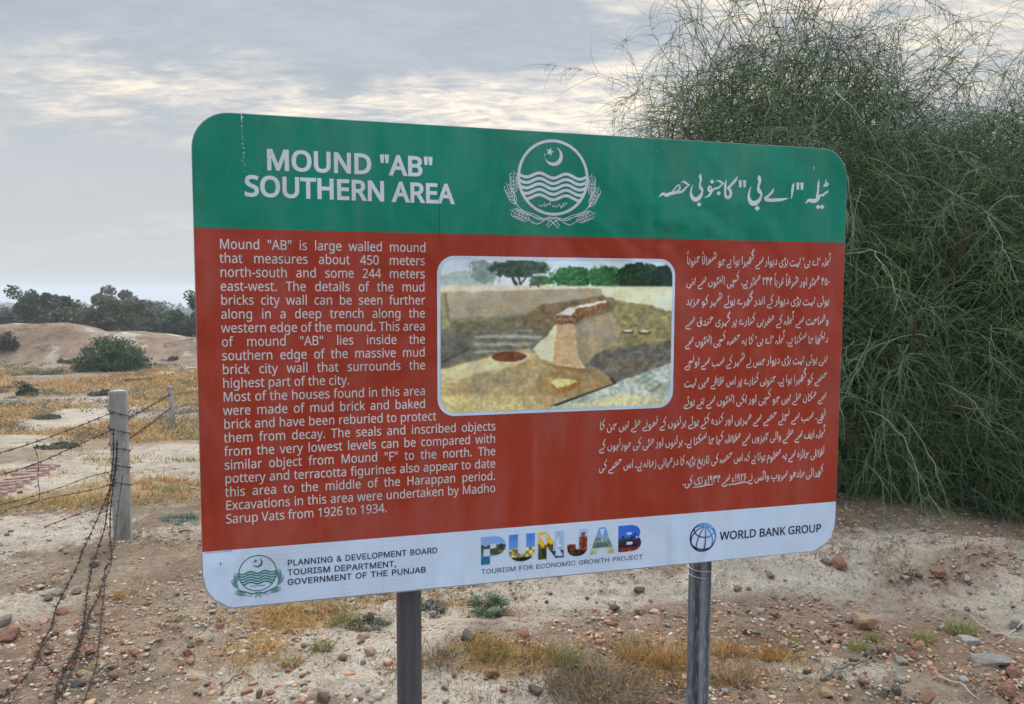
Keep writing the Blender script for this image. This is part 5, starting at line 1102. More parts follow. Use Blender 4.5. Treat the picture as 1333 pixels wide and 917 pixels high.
# --- provincial emblem: ring, crescent and star over five river waves, wheat below
def emblem(name, cu, cv, Rr, ring, m, thin):
    s = Sheet(.0017)
    E = lambda x, y: (cu + x * Rr, cv - y * Rr)
    def st(L, w=None, sm=4):
        s.stroke([(*E(p[0], p[1]), (p[2] if len(p) > 2 else w) * Rr) for p in L], smooth=sm)
    n = 64
    st([(math.cos(2 * math.pi * i / n), math.sin(2 * math.pi * i / n), ring) for i in range(n + 1)], sm=1)
    # crescent open to the upper left
    O = [(.01 + .26 * math.cos(R(a)), .58 + .26 * math.sin(R(a))) for a in np.linspace(-195, 75, 40)]
    I = [(-.045 + .225 * math.cos(R(a)), .635 + .225 * math.sin(R(a))) for a in np.linspace(62, -182, 40)]
    pts = [E(*p) for p in O] + [E(*p) for p in I]
    k = len(O)
    s.add(pts, [t for i in range(k - 1) for t in ((i, i + 1, 2 * k - 2 - i), (i, 2 * k - 2 - i, 2 * k - 1 - i))])
    star = [(-.11 + (.125 if i % 2 == 0 else .05) * math.sin(i * math.pi / 5 + .25), .70 + (.125 if i % 2 == 0 else .05) * math.cos(i * math.pi / 5 + .25)) for i in range(10)]
    s.poly([E(*p) for p in star])
    for k in range(5):
        y0 = .05 - .148 * k
        xe = math.sqrt(max(.05, 1 - (y0 + .02) ** 2)) - .02
        L = []
        for i in range(49):
            x = -xe + 2 * xe * i / 48
            y = y0 + .062 * math.cos((x + .40) * 2 * math.pi / .78)
            if x * x + y * y < .985: L.append((x, y, .082))
        st(L, sm=1)
    # small calligraphic line inside the ring
    if not thin:
        urdu(s, 'حکومت پنجاب', cu + .42 * Rr, cv + .73 * Rr + .42 * Rr - .42 * Rr, cv + .78 * Rr, .032, .012) if False else None
        urdu(s, 'حکومت پنجاب', cu + .42 * Rr, cu - .42 * Rr, cv + .785 * Rr, .024, .010)
    else:
        for x in np.linspace(-.36, .36, 9):
            st([(x - .04, -.74 + .03 * math.sin(x * 20), .03), (x, -.70, .035), (x + .04, -.75, .02)], sm=3)
    lw = .021 if not thin else .030
    def ear(x, y, ang, L=.42, W=.11, mir=1):
        ca, sa = math.cos(R(ang)), math.sin(R(ang))
        T = lambda a, b: (mir * (x + a * ca - b * sa), y + a * sa + b * ca)
        st([T(0, 0), T(L * 1.15, 0)], lw * .8, 1)
        for i in range(4):
            a = L * (.05 + .22 * i)
            for sg in (1, -1):
                st([T(a, 0), T(a + .10, sg * W * .75), T(a + .20, sg * W), T(a + .26, sg * W * .35)], lw * .85, 2)
        st([T(L, 0), T(L + .2, .02)], lw * .6, 1)
    for mir in (-1, 1):
        ear(1.13, -.50, 88, .46, .105, mir)
        ear(1.07, -.78, 62, .46, .105, mir)
        ear(.66, -1.18, 22, .44, .11, mir)
        q = lambda L: [(mir * a, b) for a, b in L]
        st(q([(1.12, -.5), (1.1, -.68), (1.0, -.82), (.86, -.93), (.55, -1.02), (.3, -1.12), (.05, -1.08), (-.1, -1.2), (-.2, -1.32)]), lw)
        st(q([(1.06, -.86), (.9, -.98), (.62, -1.06), (.4, -1.16), (.12, -1.16), (-.05, -1.28), (-.16, -1.38)]), lw)
        st(q([(.66, -1.2), (.5, -1.28), (.36, -1.24), (.2, -1.14), (.05, -1.1)]), lw)
        st(q([(.98, -.9), (.74, -1.0), (.5, -1.1), (.32, -1.13)]), lw * .8)
    link(name, s.mesh(name), m, panel)


emblem('crest_emblem', .892, .1185, .0955, .078, M_ink_white, False)
emblem('crest_emblem', .1282, 1.1148, .0445, .055, M_ink_green, True)

# --- footer lettering
s = Sheet(.0017)
s.text('I', 'PLANNING & DEVELOPMENT BOARD', .1986, .5791, 1.1033, .0150, .014, track=.012)
s.text('I', 'TOURISM DEPARTMENT,', .1982, .4719, 1.1275, .0150, .014, track=.012, v1=1.1295)
s.text('I', 'GOVERNMENT OF THE PUNJAB', .1978, .5484, 1.1522, .0150, .014, track=.012)
link('department_lettering', s.mesh('department_lettering'), M_ink_navy, panel)
s = Sheet(.0017)
s.text('I', 'TOURISM FOR ECONOMIC GROWTH PROJECT', .696, 1.1677, 1.1715, .0128, .002)
link('project_lettering', s.mesh('project_lettering'), M_ink_navy, panel)
s = Sheet(.0017)
s.text('N', 'WORLD BANK GROUP', 1.4107, 1.756, 1.1375, .0236, .018, v1=1.1405, space=.2)
link('bank_lettering', s.mesh('bank_lettering'), M_ink_navy, panel)

# --- globe emblem
s = Sheet(.0017)
gu, gv, gr_ = 1.3563, 1.1251, .0405
def gcol(u, v):
    t = ((u - gu) - (v - gv)) / gr_
    t = min(max((t + .15) / 1.3, 0), 1)
    return tuple(a * (1 - t) + b * t for a, b in zip((.012, .022, .10), (.10, .36, .80)))
def gpt(lat, lon):
    la, lo = R(lat), R(lon)
    x, y, z = math.cos(la) * math.sin(lo), math.sin(la), math.cos(la) * math.cos(lo)
    t = R(38); y, z = y * math.cos(t) - z * math.sin(t), y * math.sin(t) + z * math.cos(t)
    a = R(-10); x, y = x * math.cos(a) - y * math.sin(a), x * math.sin(a) + y * math.cos(a)
    return (x, y + 0, z)
def gst(L, w):
    run = []
    for x, y, z in L:
        if z >= -.02: run.append((gu + x * gr_, gv - y * gr_, w))
        elif len(run) > 1: s.stroke(run, gcol, 1); run = []
        else: run = []
    if len(run) > 1: s.stroke(run, gcol, 1)
gst([(math.cos(R(a)), math.sin(R(a)), 0) for a in range(-290, 46, 6)], .0048)
s.stroke([(gu + gr_ * math.cos(R(a)), gv - gr_ * math.sin(R(a)), .0018) for a in range(42, 76, 6)], gcol, 1)
for lo in range(-150, 180, 40): gst([gpt(la, lo + 5) for la in range(-88, 89, 6)], .0036)
for la in (-22, 38): gst([gpt(la, lo) for lo in range(-180, 181, 8)], .0036)
link('globe_emblem', s.mesh('globe_emblem'), M_pic, panel)

# --- big picture-filled word
def letters():
    V = []; F = []; C = []
    rng = np.random.default_rng(5)
    sky = {'P': [(130, 170, 225), (160, 190, 235)], 'U': [(70, 130, 215), (140, 185, 235)], 'N': [(245, 200, 40), (235, 180, 60)], 'J': [(160, 195, 235), (170, 205, 240)], 'A': [(95, 150, 225), (150, 190, 235)], 'B': [(40, 105, 215), (55, 120, 220)]}
    spans = {'P': (.696, .7645), 'U': (.7737, .8465), 'N': (.8564, .9303), 'J': (.9399, .9994), 'A': (1.005, 1.0815), 'B': (1.0915, 1.1612)}
    def paint(ch, a, b, n):
        """a across, b down, 0..1"""
        s0, s1 = np.array(sky[ch][0]), np.array(sky[ch][1])
        c = s0 * (1 - b) + s1 * b
        if ch == 'P':
            if b > .26 + .10 * n: c = np.array((60, 75, 55)) * (.55 + .9 * n)
            if b > .50 and a > .3: c = np.array((95, 95, 60)) * (.6 + .8 * n)
            if b > .70 - .1 * n and a < .5: c = np.array((25, 125, 165)) * (.75 + .4 * n)
        elif ch == 'U':
            if b > .42 + .22 * abs(a - .25) + .1 * n or (a > .65 and b > .5): c = np.array((215, 200, 120)) * (.45 + .8 * n)
            if b > .84: c = np.array((50, 55, 30)) * (.5 + n)
        elif ch == 'N':
            if b > .34 + .2 * n and a < .75: c = np.array((120, 85, 20)) * (.4 + n)
            if b > .6 and a < .6: c = np.array((60, 62, 28)) * (.5 + n)
            if a > .58:
                c = np.array((160, 195, 235)) * 1.0
                if abs(a - .79) < .02 + .22 * (b - .1) * (b > .1) and b > .05: c = np.array((205, 215, 230)) * (.75 + .35 * n)
                if b > .72: c = np.array((90, 110, 140)) * (.4 + n)
        elif ch == 'J':
            if abs(a - .78) < .10 + .1 * (b > .28) and b > .12 + .6 * max(0, abs(a - .78) - .06): c = np.array((150, 75, 50)) * (.5 + .9 * n)
            if b > .5 and a < .6: c = np.array((160, 85, 50)) * (.35 + n)
            if b > .78: c = np.array((60, 45, 40)) * (.5 + n)
        elif ch == 'A':
            if b > .28 + .18 * abs(a - .5): c = np.array((150, 180, 180)) * (.6 + .5 * n)
            if b > .55 and n > .5: c = np.array((75, 105, 95)) * (.6 + .6 * n)
            if b > .76: c = np.array((205, 208, 160)) * (.85 + .2 * n)
        else:
            if b > .32 + .2 * n: c = np.array((45, 55, 105)) * (.5 + .9 * n)
            if b > .55: c = np.array((45, 28, 50)) * (.5 + n)
            if b > .84: c = np.array((170, 60, 40)) * (.5 + n)
        return srgb_np(np.clip(c, 0, 255))
    for ch, (ua, ub) in spans.items():
        _, _, _, outs, holes = glyph('I', ch, .052 if ch != 'A' else .042)
        P = np.array([p for o in outs for p in o])
        x0, x1, y0, y1 = P[:, 0].min(), P[:, 0].max(), P[:, 1].min(), P[:, 1].max()
        nx, ny = 74, 80
        va, vb = 1.0712, 1.1468
        idx = {}
        for j in range(ny):
            for i in range(nx):
                q = (x0 + (x1 - x0) * (i + .5) / nx, y1 - (y1 - y0) * (j + .5) / ny)
                if not any(inside(q, o) for o in outs) or any(inside(q, h) for h in holes): continue
                f = []
                for di, dj in ((0, 1), (1, 1), (1, 0), (0, 0)):
                    k = (i + di, j + dj)
                    if k not in idx:
                        idx[k] = len(V)
                        a, b = k[0] / nx, k[1] / ny
                        V.append((ua + (ub - ua) * a, -.0018, ZTOP - (va + (vb - va) * b)))
                        n = float(fbm(np.array([a * 9 + ua * 90]), np.array([b * 9]), 3, 3)[0])
                        n = min(max((n - .5) * 1.9 + .5, 0), 1)
                        C.append(paint(ch, a, b, n))
                    f.append(idx[k])
                F.append(f)
    me = mesh_np('picture_lettering', np.array(V), np.array(F), np.array(C))
    link('picture_lettering', me, M_pic, panel)
letters()


# --- the printed photograph of the excavation
def photo():
    slab('photo_border', rrect(.580, .3275, 1.2515, .7425, .046), -.0024, -.0016, M_white, panel)
    nx, ny = 380, 236
    gx = np.linspace(85, 1231, nx); gy = np.linspace(62, 832, ny)
    X, Y = np.meshgrid(gx, gy)
    C = np.zeros((ny, nx, 3))
    wx = X + 14 * (fbm(X / 25, Y / 25, 1, 3) - .5); wy = Y + 14 * (fbm(X / 25, Y / 25, 2, 3) - .5)
    def put(mask, col, tex=.25, scale=22, seed=3, soft=None):
        n = fbm(X / scale, Y / scale, seed, 4, .6)
        k = np.clip(1 + tex * 2 * (n - .5), 0, 2)
        c = np.array(col, float)[None, None, :] * k[..., None]
        m = mask.astype(float)[..., None]
        C[:] = C * (1 - m) + c * m
    def pin(poly, a=None, b=None):
        a = wx if a is None else a; b = wy if b is None else b
        r = np.zeros(X.shape, bool); n = len(poly)
        for i in range(n):
            x1, y1 = poly[i]; x2, y2 = poly[(i + 1) % n]
            if y1 == y2: continue
            r ^= ((y1 > b) != (y2 > b)) & (a < (x2 - x1) * (b - y1) / (y2 - y1) + x1)
        return r.astype(float)
    def ell(cx, cy, rx, ry, rag=.0, seed=5, sc=18):
        d = ((X - cx) / rx) ** 2 + ((Y - cy) / ry) ** 2 + rag * 2 * (fbm(X / sc, Y / sc, seed, 4, .65) - .5)
        return np.clip((1.05 - d) * 6, 0, 1)
    def blur(m, k):
        for _ in range(k):
            m = (m + np.roll(m, 1, 0) + np.roll(m, -1, 0) + np.roll(m, 1, 1) + np.roll(m, -1, 1)) / 5
        return m
    put(np.ones(X.shape), (186, 200, 216), .05)
    put(sstep(60, 190, Y) * .8, (214, 222, 226), .03)
    put(ell(200, 165, 150, 40, .9, 7) * .6, (128, 146, 136), .3)
    put(ell(290, 120, 70, 60, .9, 8) * .75, (98, 118, 108), .3)
    put(ell(450, 105, 152, 46, .75, 9), (52, 70, 58), .6, 12)
    for a in ([(402, 120), (412, 118), (446, 190), (430, 190)], [(500, 120), (508, 126), (462, 190), (450, 190)], [(440, 120), (450, 120), (460, 190), (450, 190)]):
        put(pin(a), (60, 55, 45), .2)
    put(ell(560, 165, 60, 25, .7, 10), (62, 92, 58), .5, 12)
    put(ell(710, 150, 115, 58, .7, 11), (42, 88, 48), .7, 12)
    put(ell(880, 150, 95, 66, .7, 12), (40, 84, 44), .7, 12)
    put(ell(1050, 140, 120, 74, .5, 13), (20, 46, 28), .7, 12)
    put(ell(1190, 145, 72, 66, .4, 14), (14, 34, 22), .6, 12)
    put(blur((Y > 188 + 6 * fbm(X / 30, Y / 30, 3)).astype(float), 1), (205, 194, 172), .12)
    put(pin([(500, 183), (552, 183), (552, 190), (546, 206), (540, 190), (512, 190), (508, 206), (503, 190)], X, Y), (70, 70, 60), .1)
    # sunken floor and far walls
    put((Y > 250).astype(float), (112, 104, 76), .35, 30)
    put(blur(pin([(85, 228), (860, 200), (872, 245), (560, 290), (480, 345), (130, 378), (85, 410)]), 1), (160, 146, 122), .12, 60)
    put(blur(pin([(85, 360), (480, 335), (470, 350), (125, 392), (85, 420)]), 2) * .6, (112, 104, 74), .3)
    put(pin([(85, 232), (112, 230), (126, 402), (85, 412)]), (146, 138, 104), .12)
    put(pin([(104, 232), (114, 230), (128, 372), (118, 376)]) * .7, (104, 98, 80), .1)
    put(blur(pin([(560, 290), (872, 240), (940, 270), (700, 300), (560, 430), (500, 400)]), 2), (118, 100, 76), .4)
    put(blur(pin([(868, 206), (980, 200), (1240, 207), (1240, 335), (1100, 292), (935, 268)]), 1), (214, 208, 172), .1, 60)
    put(blur(pin([(85, 410), (330, 395), (600, 410), (560, 520), (320, 550), (85, 610)]), 2), (104, 102, 88), .35, 24)
    st = blur((np.sin(Y / 6.0 + 3 * fbm(X / 60, Y / 40, 6)) > .35) * pin([(250, 425), (520, 415), (570, 450), (480, 520), (240, 535)]), 1)
    put(st * .55, (196, 196, 190), .2)
    put(blur(pin([(85, 572), (215, 500), (222, 512), (85, 582)]), 1) * .8, (60, 58, 50), .2)
    put(blur(pin([(935, 272), (1100, 290), (1240, 335), (1240, 640), (830, 540), (900, 430)]), 3), (126, 118, 80), .4, 20)
    put(blur(pin([(830, 540), (1240, 480), (1240, 610), (945, 700), (860, 640), (760, 600)]), 3), (98, 92, 82), .45, 20)
    for cx, cy, rx in ((1000, 432, 32), (1088, 436, 34)):
        put(ell(cx, cy, rx, 13, .3), (70, 58, 46), .3); put(ell(cx, cy - 5, rx * .8, 7, .3), (190, 180, 158), .2)
    # pale court lower right
    put(blur(pin([(940, 705), (1240, 600), (1240, 840), (600, 840), (620, 815)]), 1), (168, 176, 164), .3, 18)
    gr = blur(((np.sin((X + Y * 1.6) / 9) > .5) | (np.sin((X - Y * 2.2) / 11) > .6)) * pin([(1010, 680), (1130, 640), (1190, 720), (1110, 760)]), 1)
    put(gr * .5, (105, 112, 100), .2)
    put(blur(pin([(700, 815), (980, 770), (1240, 800), (1240, 840), (640, 840)]), 3) * .8, (206, 196, 146), .3, 16)
    put(pin([(1110, 750), (1180, 712), (1190, 728), (1130, 760)]), (120, 112, 88), .3)
    # foreground mound
    put(blur(pin([(85, 612), (320, 548), (500, 515), (560, 560), (700, 615), (840, 620), (945, 706), (618, 818), (600, 840), (85, 840)]), 1), (176, 152, 104), .25, 20)
    put(blur(pin([(85, 612), (320, 552), (560, 535), (420, 605), (250, 640), (85, 700)]), 4) * .9, (212, 196, 152), .12, 30)
    put(blur(pin([(240, 640), (480, 600), (560, 640), (420, 740), (220, 730)]), 5) * .5, (140, 126, 100), .4, 16)
    put(blur(pin([(560, 620), (840, 620), (930, 700), (700, 780), (520, 740)]), 4) * .7, (138, 112, 72), .35, 18)
    put(blur(pin([(85, 740), (520, 760), (600, 840), (85, 840)]), 4) * .6, (206, 192, 132), .35, 12)
    # tapering plastered pier with brick cap
    put(blur(pin([(720, 400), (905, 325), (968, 420), (935, 500), (840, 545), (780, 610), (735, 590)]), 1), (150, 134, 108), .15, 40)
    put(blur(pin([(636, 388), (722, 388), (742, 560), (790, 622), (690, 612), (560, 570), (520, 520), (598, 440)]), 1), (232, 212, 172), .08, 40)
    put(blur(pin([(640, 392), (720, 390), (742, 560), (770, 615), (690, 605), (618, 590), (628, 480)]), 2), (190, 158, 120), .08, 40)
    put(blur(pin([(560, 590), (640, 605), (790, 630), (780, 650), (640, 620)]), 1) * .8, (140, 96, 56), .4, 10)
    put(pin([(634, 345), (700, 300), (890, 268), (905, 298), (738, 378), (722, 392), (628, 392)]), (112, 78, 52), .8, 9)
    put(pin([(640, 352), (722, 348), (722, 388), (630, 388)]) * ((Y.astype(int) // 12) % 2 == 0) * .6, (168, 118, 84), .3, 9)
    put(pin([(638, 340), (692, 304), (886, 266), (884, 280), (732, 310), (712, 346)]), (216, 202, 188), .2, 12)
    put(ell(406, 556, 90, 32, .25), (216, 200, 160), .1); put(ell(406, 553, 86, 28, .2), (98, 52, 32), .5, 10)
    put(pin([(606, 700), (648, 668), (762, 690), (756, 716), (652, 752)]), (150, 100, 52), .4, 10)
    put(pin([(612, 690), (650, 668), (750, 690), (690, 716), (640, 722)]), (218, 196, 138), .3, 10)
    put(pin([(612, 812), (925, 706), (905, 680), (918, 676), (948, 706), (640, 818)], X, Y), (44, 46, 44), .15)
    # grain, mottling and softness of a printed photograph
    for k, (a_, b_, q) in enumerate(((7, 7, .09), (16, 12, .12), (60, 45, .12), (4, 3, .07))):
        C *= (1 + q * 2 * np.where(Y > 200, 1, .35) * np.where((Y < 300) & (X < 870), .5, 1) * (fbm(X / a_ + 3 * k, Y / b_, 60 + k, 3, .6) - .5))[..., None]
    warm = (fbm(X / 90, Y / 60, 77, 3) - .5)[..., None] * np.array([1.0, .2, -1.0]) * 20
    C += warm * (Y > 210)[..., None]
    hl = np.clip(1.9 * (fbm(X / 9, Y / 8, 81, 3) - .56), 0, 1) * (Y < 205) * (X > 560)
    C += hl[..., None] * np.array([60, 90, 40])
    for _ in range(2):
        C[1:-1, 1:-1] = (2 * C[1:-1, 1:-1] + C[:-2, 1:-1] + C[2:, 1:-1] + C[1:-1, :-2] + C[1:-1, 2:]) / 6
    C[:] = C * .97 + 5
    # border corners
    u = np.linspace(.5885, 1.243, nx); v = np.linspace(.336, .734, ny)
    U, Vv = np.meshgrid(u, v)
    rad = .038
    du = np.maximum(np.maximum(.5885 + rad - U, U - (1.243 - rad)), 0); dv = np.maximum(np.maximum(.336 + rad - Vv, Vv - (.734 - rad)), 0)
    ok = (du ** 2 + dv ** 2) <= rad ** 2 * 1.02
    P = np.stack([U, np.full(U.shape, -.0028), ZTOP - Vv], -1).reshape(-1, 3)
    i = np.arange(ny * nx).reshape(ny, nx)
    F = np.stack([i[1:, :-1], i[1:, 1:], i[:-1, 1:], i[:-1, :-1]], -1)
    okf = ok[1:, :-1] & ok[1:, 1:] & ok[:-1, 1:] & ok[:-1, :-1]
    me = mesh_np('inset_photograph', P, F[okf], np.clip(srgb_np(np.clip(C, 0, 255)).reshape(-1, 3) * np.array([1.55, 1.52, 1.40]), 0, .95))
    link('inset_photograph', me, M_pic, panel)
photo()

# --- scratches and flecks
s = Sheet(.0022)
rnd = random.Random(12)
def fleck(u, v, r):
    k = rnd.randint(4, 6); a0 = rnd.random() * 6
    s.poly([(u + r * (.5 + .6 * rnd.random()) * math.cos(a0 + 2 * math.pi * i / k), v + 1.5 * r * (.5 + .6 * rnd.random()) * math.sin(a0 + 2 * math.pi * i / k)) for i in range(k)])
s.stroke([(.1125, .002, .0012), (.1131, .010, .002), (.1138, .024, .0006)])
for i in range(75):
    v = rnd.random() * .165
    dens = .35 + .65 * math.exp(-((v - .075) / .035) ** 2)
    if rnd.random() > dens: continue
    fleck(.1125 + v * .042 + rnd.gauss(0, .0016), v, rnd.uniform(.0004, .0016))
for i in range(26):
    fleck(rnd.uniform(.02, 1.78), rnd.uniform(.01, .26), rnd.uniform(.0004, .0010))
s.stroke([(1.688, .052, .0006), (1.690, .058, .0024), (1.6895, .064, .0008)])
link('scratch', s.mesh('scratch'), mat('bare scratch', lambda t, b, p: t.l(t.mix(t.noise(p, 60), (.5, .55, .52), (.7, .72, .7)), b.inputs['Base Color']), .6), panel)
s = Sheet(.0022)
for i in range(34):
    fleck(rnd.uniform(.02, 1.78), rnd.uniform(.02, 1.18), rnd.uniform(.0005, .0013))
for u, v in ((.10, .335), (.2, .34), (.09, .36), (.095, .395), (.085, .45), (.155, .10), (.17, .092), (.07, .62), (.08, .64)):
    for q in range(3): fleck(u + rnd.gauss(0, .006), v + rnd.gauss(0, .005), rnd.uniform(.0008, .002))
for i in range(34): fleck(.006 + i * .0019, 1.0535 + rnd.gauss(0, .0007), .0009)
s.stroke([(.0405, 1.087, .001), (.0425, 1.083, .0026), (.043, 1.079, .001)])
s.stroke([(.585, .14, .0012), (.588, .18, .001), (.586, .25, .0014), (.589, .31, .0008)])
link('dirt_fleck', s.mesh('dirt_fleck'), mat('dirt fleck', lambda t, b, p: t.l(t.mix(t.noise(p, 60), (.035, .02, .015), (.08, .05, .04)), b.inputs['Base Color']), .8), panel)


# --- posts
def tube(path, rad, n=8, caps=True):
    P = [Vector(p) for p in path]
    V = []; F = []
    up = Vector((0, 0, 1))
    for i, p in enumerate(P):
        d = (P[min(i + 1, len(P) - 1)] - P[max(i - 1, 0)])
        d = d.normalized() if d.length > 1e-9 else Vector((0, 0, 1))
        a = d.cross(Vector((1, 0, 0)) if abs(d.x) < .8 else Vector((0, 1, 0))).normalized(); b = d.cross(a)
        r = rad[i] if isinstance(rad, (list, tuple)) else rad
        for k in range(n):
            t = 2 * math.pi * k / n
            V.append(tuple(p + a * (r * math.cos(t)) + b * (r * math.sin(t))))
    for i in range(len(P) - 1):
        for k in range(n):
            F.append((i * n + k, i * n + (k + 1) % n, (i + 1) * n + (k + 1) % n, (i + 1) * n + k))
    if caps:
        F.append(tuple(range(n - 1, -1, -1))); F.append(tuple((len(P) - 1) * n + k for k in range(n)))
    return V, F


def steel(name, dark, light, streak, met):
    def f(t, b, p):
        st = t.noise(t.mapping(p, (44, 44, .45)), 1.0, 5, .7)
        fine = t.noise(t.mapping(p, (160, 160, 26)), 1.0, 3, .6)
        c = t.mix(t.ramp(st, .38, .62), dark, light)
        c = t.mix(t.ramp(fine, .5, .75, 0, .5), c, streak)
        t.l(c, b.inputs['Base Color'])
        t.l(t.ramp(fine, .3, .7, .38, .62), b.inputs['Roughness'])
        bump_to(t, b, fine, .25, .002)
    return mat(name, f, .5, .5, met)


M_pipe = steel('galvanised pipe', (.062, .064, .066), (.092, .094, .096), (.13, .13, .128), .2)
M_pipe2 = steel('weathered pipe', (.028, .03, .034), (.20, .22, .25), (.44, .47, .50), .1)
for u, m, rot in ((.512, M_pipe, 0), (1.385, M_pipe2, 1)):
    V, F = tube([(u, .062, -.25), (u, .062, .4), (u, .062, 1.2), (u, .062, ZTOP - .06)], .0335, 28)
    po = link('post', mesh_py('post', V, F, True), m, sign)
    if rot:
        po['label'] = 'right post streaked with pale weathering and a twist of wire at the top'
        path = [(u + .0355 * math.cos(a), .062 + .0355 * math.sin(a), ZTOP - 1.225 - .02 * a / 6.28) for a in np.linspace(2.2, 11, 40)]
        V, F = tube(path, .0012, 5)
        link('tie_wire', mesh_py('tie_wire', V, F, True), mat('tie wire', lambda t, b, p: t.l(t.mix(t.noise(p, 90), (.35, .36, .37), (.55, .55, .55)), b.inputs['Base Color']), .45, .5, .5), po)
    # clamps that hold the sheet to the pipe
    for v in (.15, .6, 1.05):
        slab('clamp', [(u - .05, v - .015), (u + .05, v - .015), (u + .05, v + .015), (u - .05, v + .015)], .0165, .027, M_pipe, po)


# ------------------------------------------------------------------ plants from many thin stems
def grow(P0, D, L, S, curl, droop, rng):
    """integrate N stems of S points"""
    N = len(P0)
    P = np.zeros((N, S, 3)); P[:, 0] = P0
    d = D / (np.linalg.norm(D, axis=1)[:, None] + 1e-9)
    step = (L / (S - 1))[:, None]
    bend = rng.normal(0, 1, (N, 3)) * curl
    for k in range(1, S):
        d = d + bend / (S - 1) + rng.normal(0, curl * .35, (N, 3)) / math.sqrt(S) + np.array([0, 0, -1.0]) * (droop / (S - 1))[:, None]
        d = d / (np.linalg.norm(d, axis=1)[:, None] + 1e-9)
        P[:, k] = P[:, k - 1] + d * step
    return P


def stems_mesh(name, P, r0, col, tip=.35, sides=3):
    N, S, _ = P.shape
    T = np.gradient(P, axis=1)
    T /= np.linalg.norm(T, axis=2)[..., None] + 1e-9
    ref = np.where(np.abs(T[:, :1, 2:3]) < .8, np.array([0, 0, 1.0]), np.array([1.0, 0, 0]))
    A = np.cross(T, np.broadcast_to(ref, T.shape)); A /= np.linalg.norm(A, axis=2)[..., None] + 1e-9
    Bn = np.cross(T, A)
    r = (np.asarray(r0).reshape(-1, 1) * np.linspace(1, tip, S)[None, :])[..., None, None]
    an = np.arange(sides) * 2 * np.pi / sides
    ring = np.cos(an)[None, None, :, None] * A[:, :, None, :] + np.sin(an)[None, None, :, None] * Bn[:, :, None, :]
    V = (P[:, :, None, :] + ring * r).reshape(-1, 3)
    base = (np.arange(N) * S * sides)[:, None, None] + (np.arange(S - 1) * sides)[None, :, None]
    k = np.arange(sides)[None, None, :]; k2 = (k + 1) % sides
    F = np.stack([base + k, base + k2, base + sides + k2, base + sides + k], -1).reshape(-1, 4)
    C = np.repeat(col, S * sides, axis=0)
    return mesh_np(name, V, F, C)


M_stem = attr_mat('green stems', .75, .08)
M_dry = attr_mat('dry stems', .8, .2)
M_leaf = attr_mat('leaves', .6, .3, 0, .25)


def palette(rng, n, cols, var=.25):
    c = np.array(cols)[rng.integers(0, len(cols), n)]
    return c * (1 + rng.uniform(-var, var, (n, 1)))


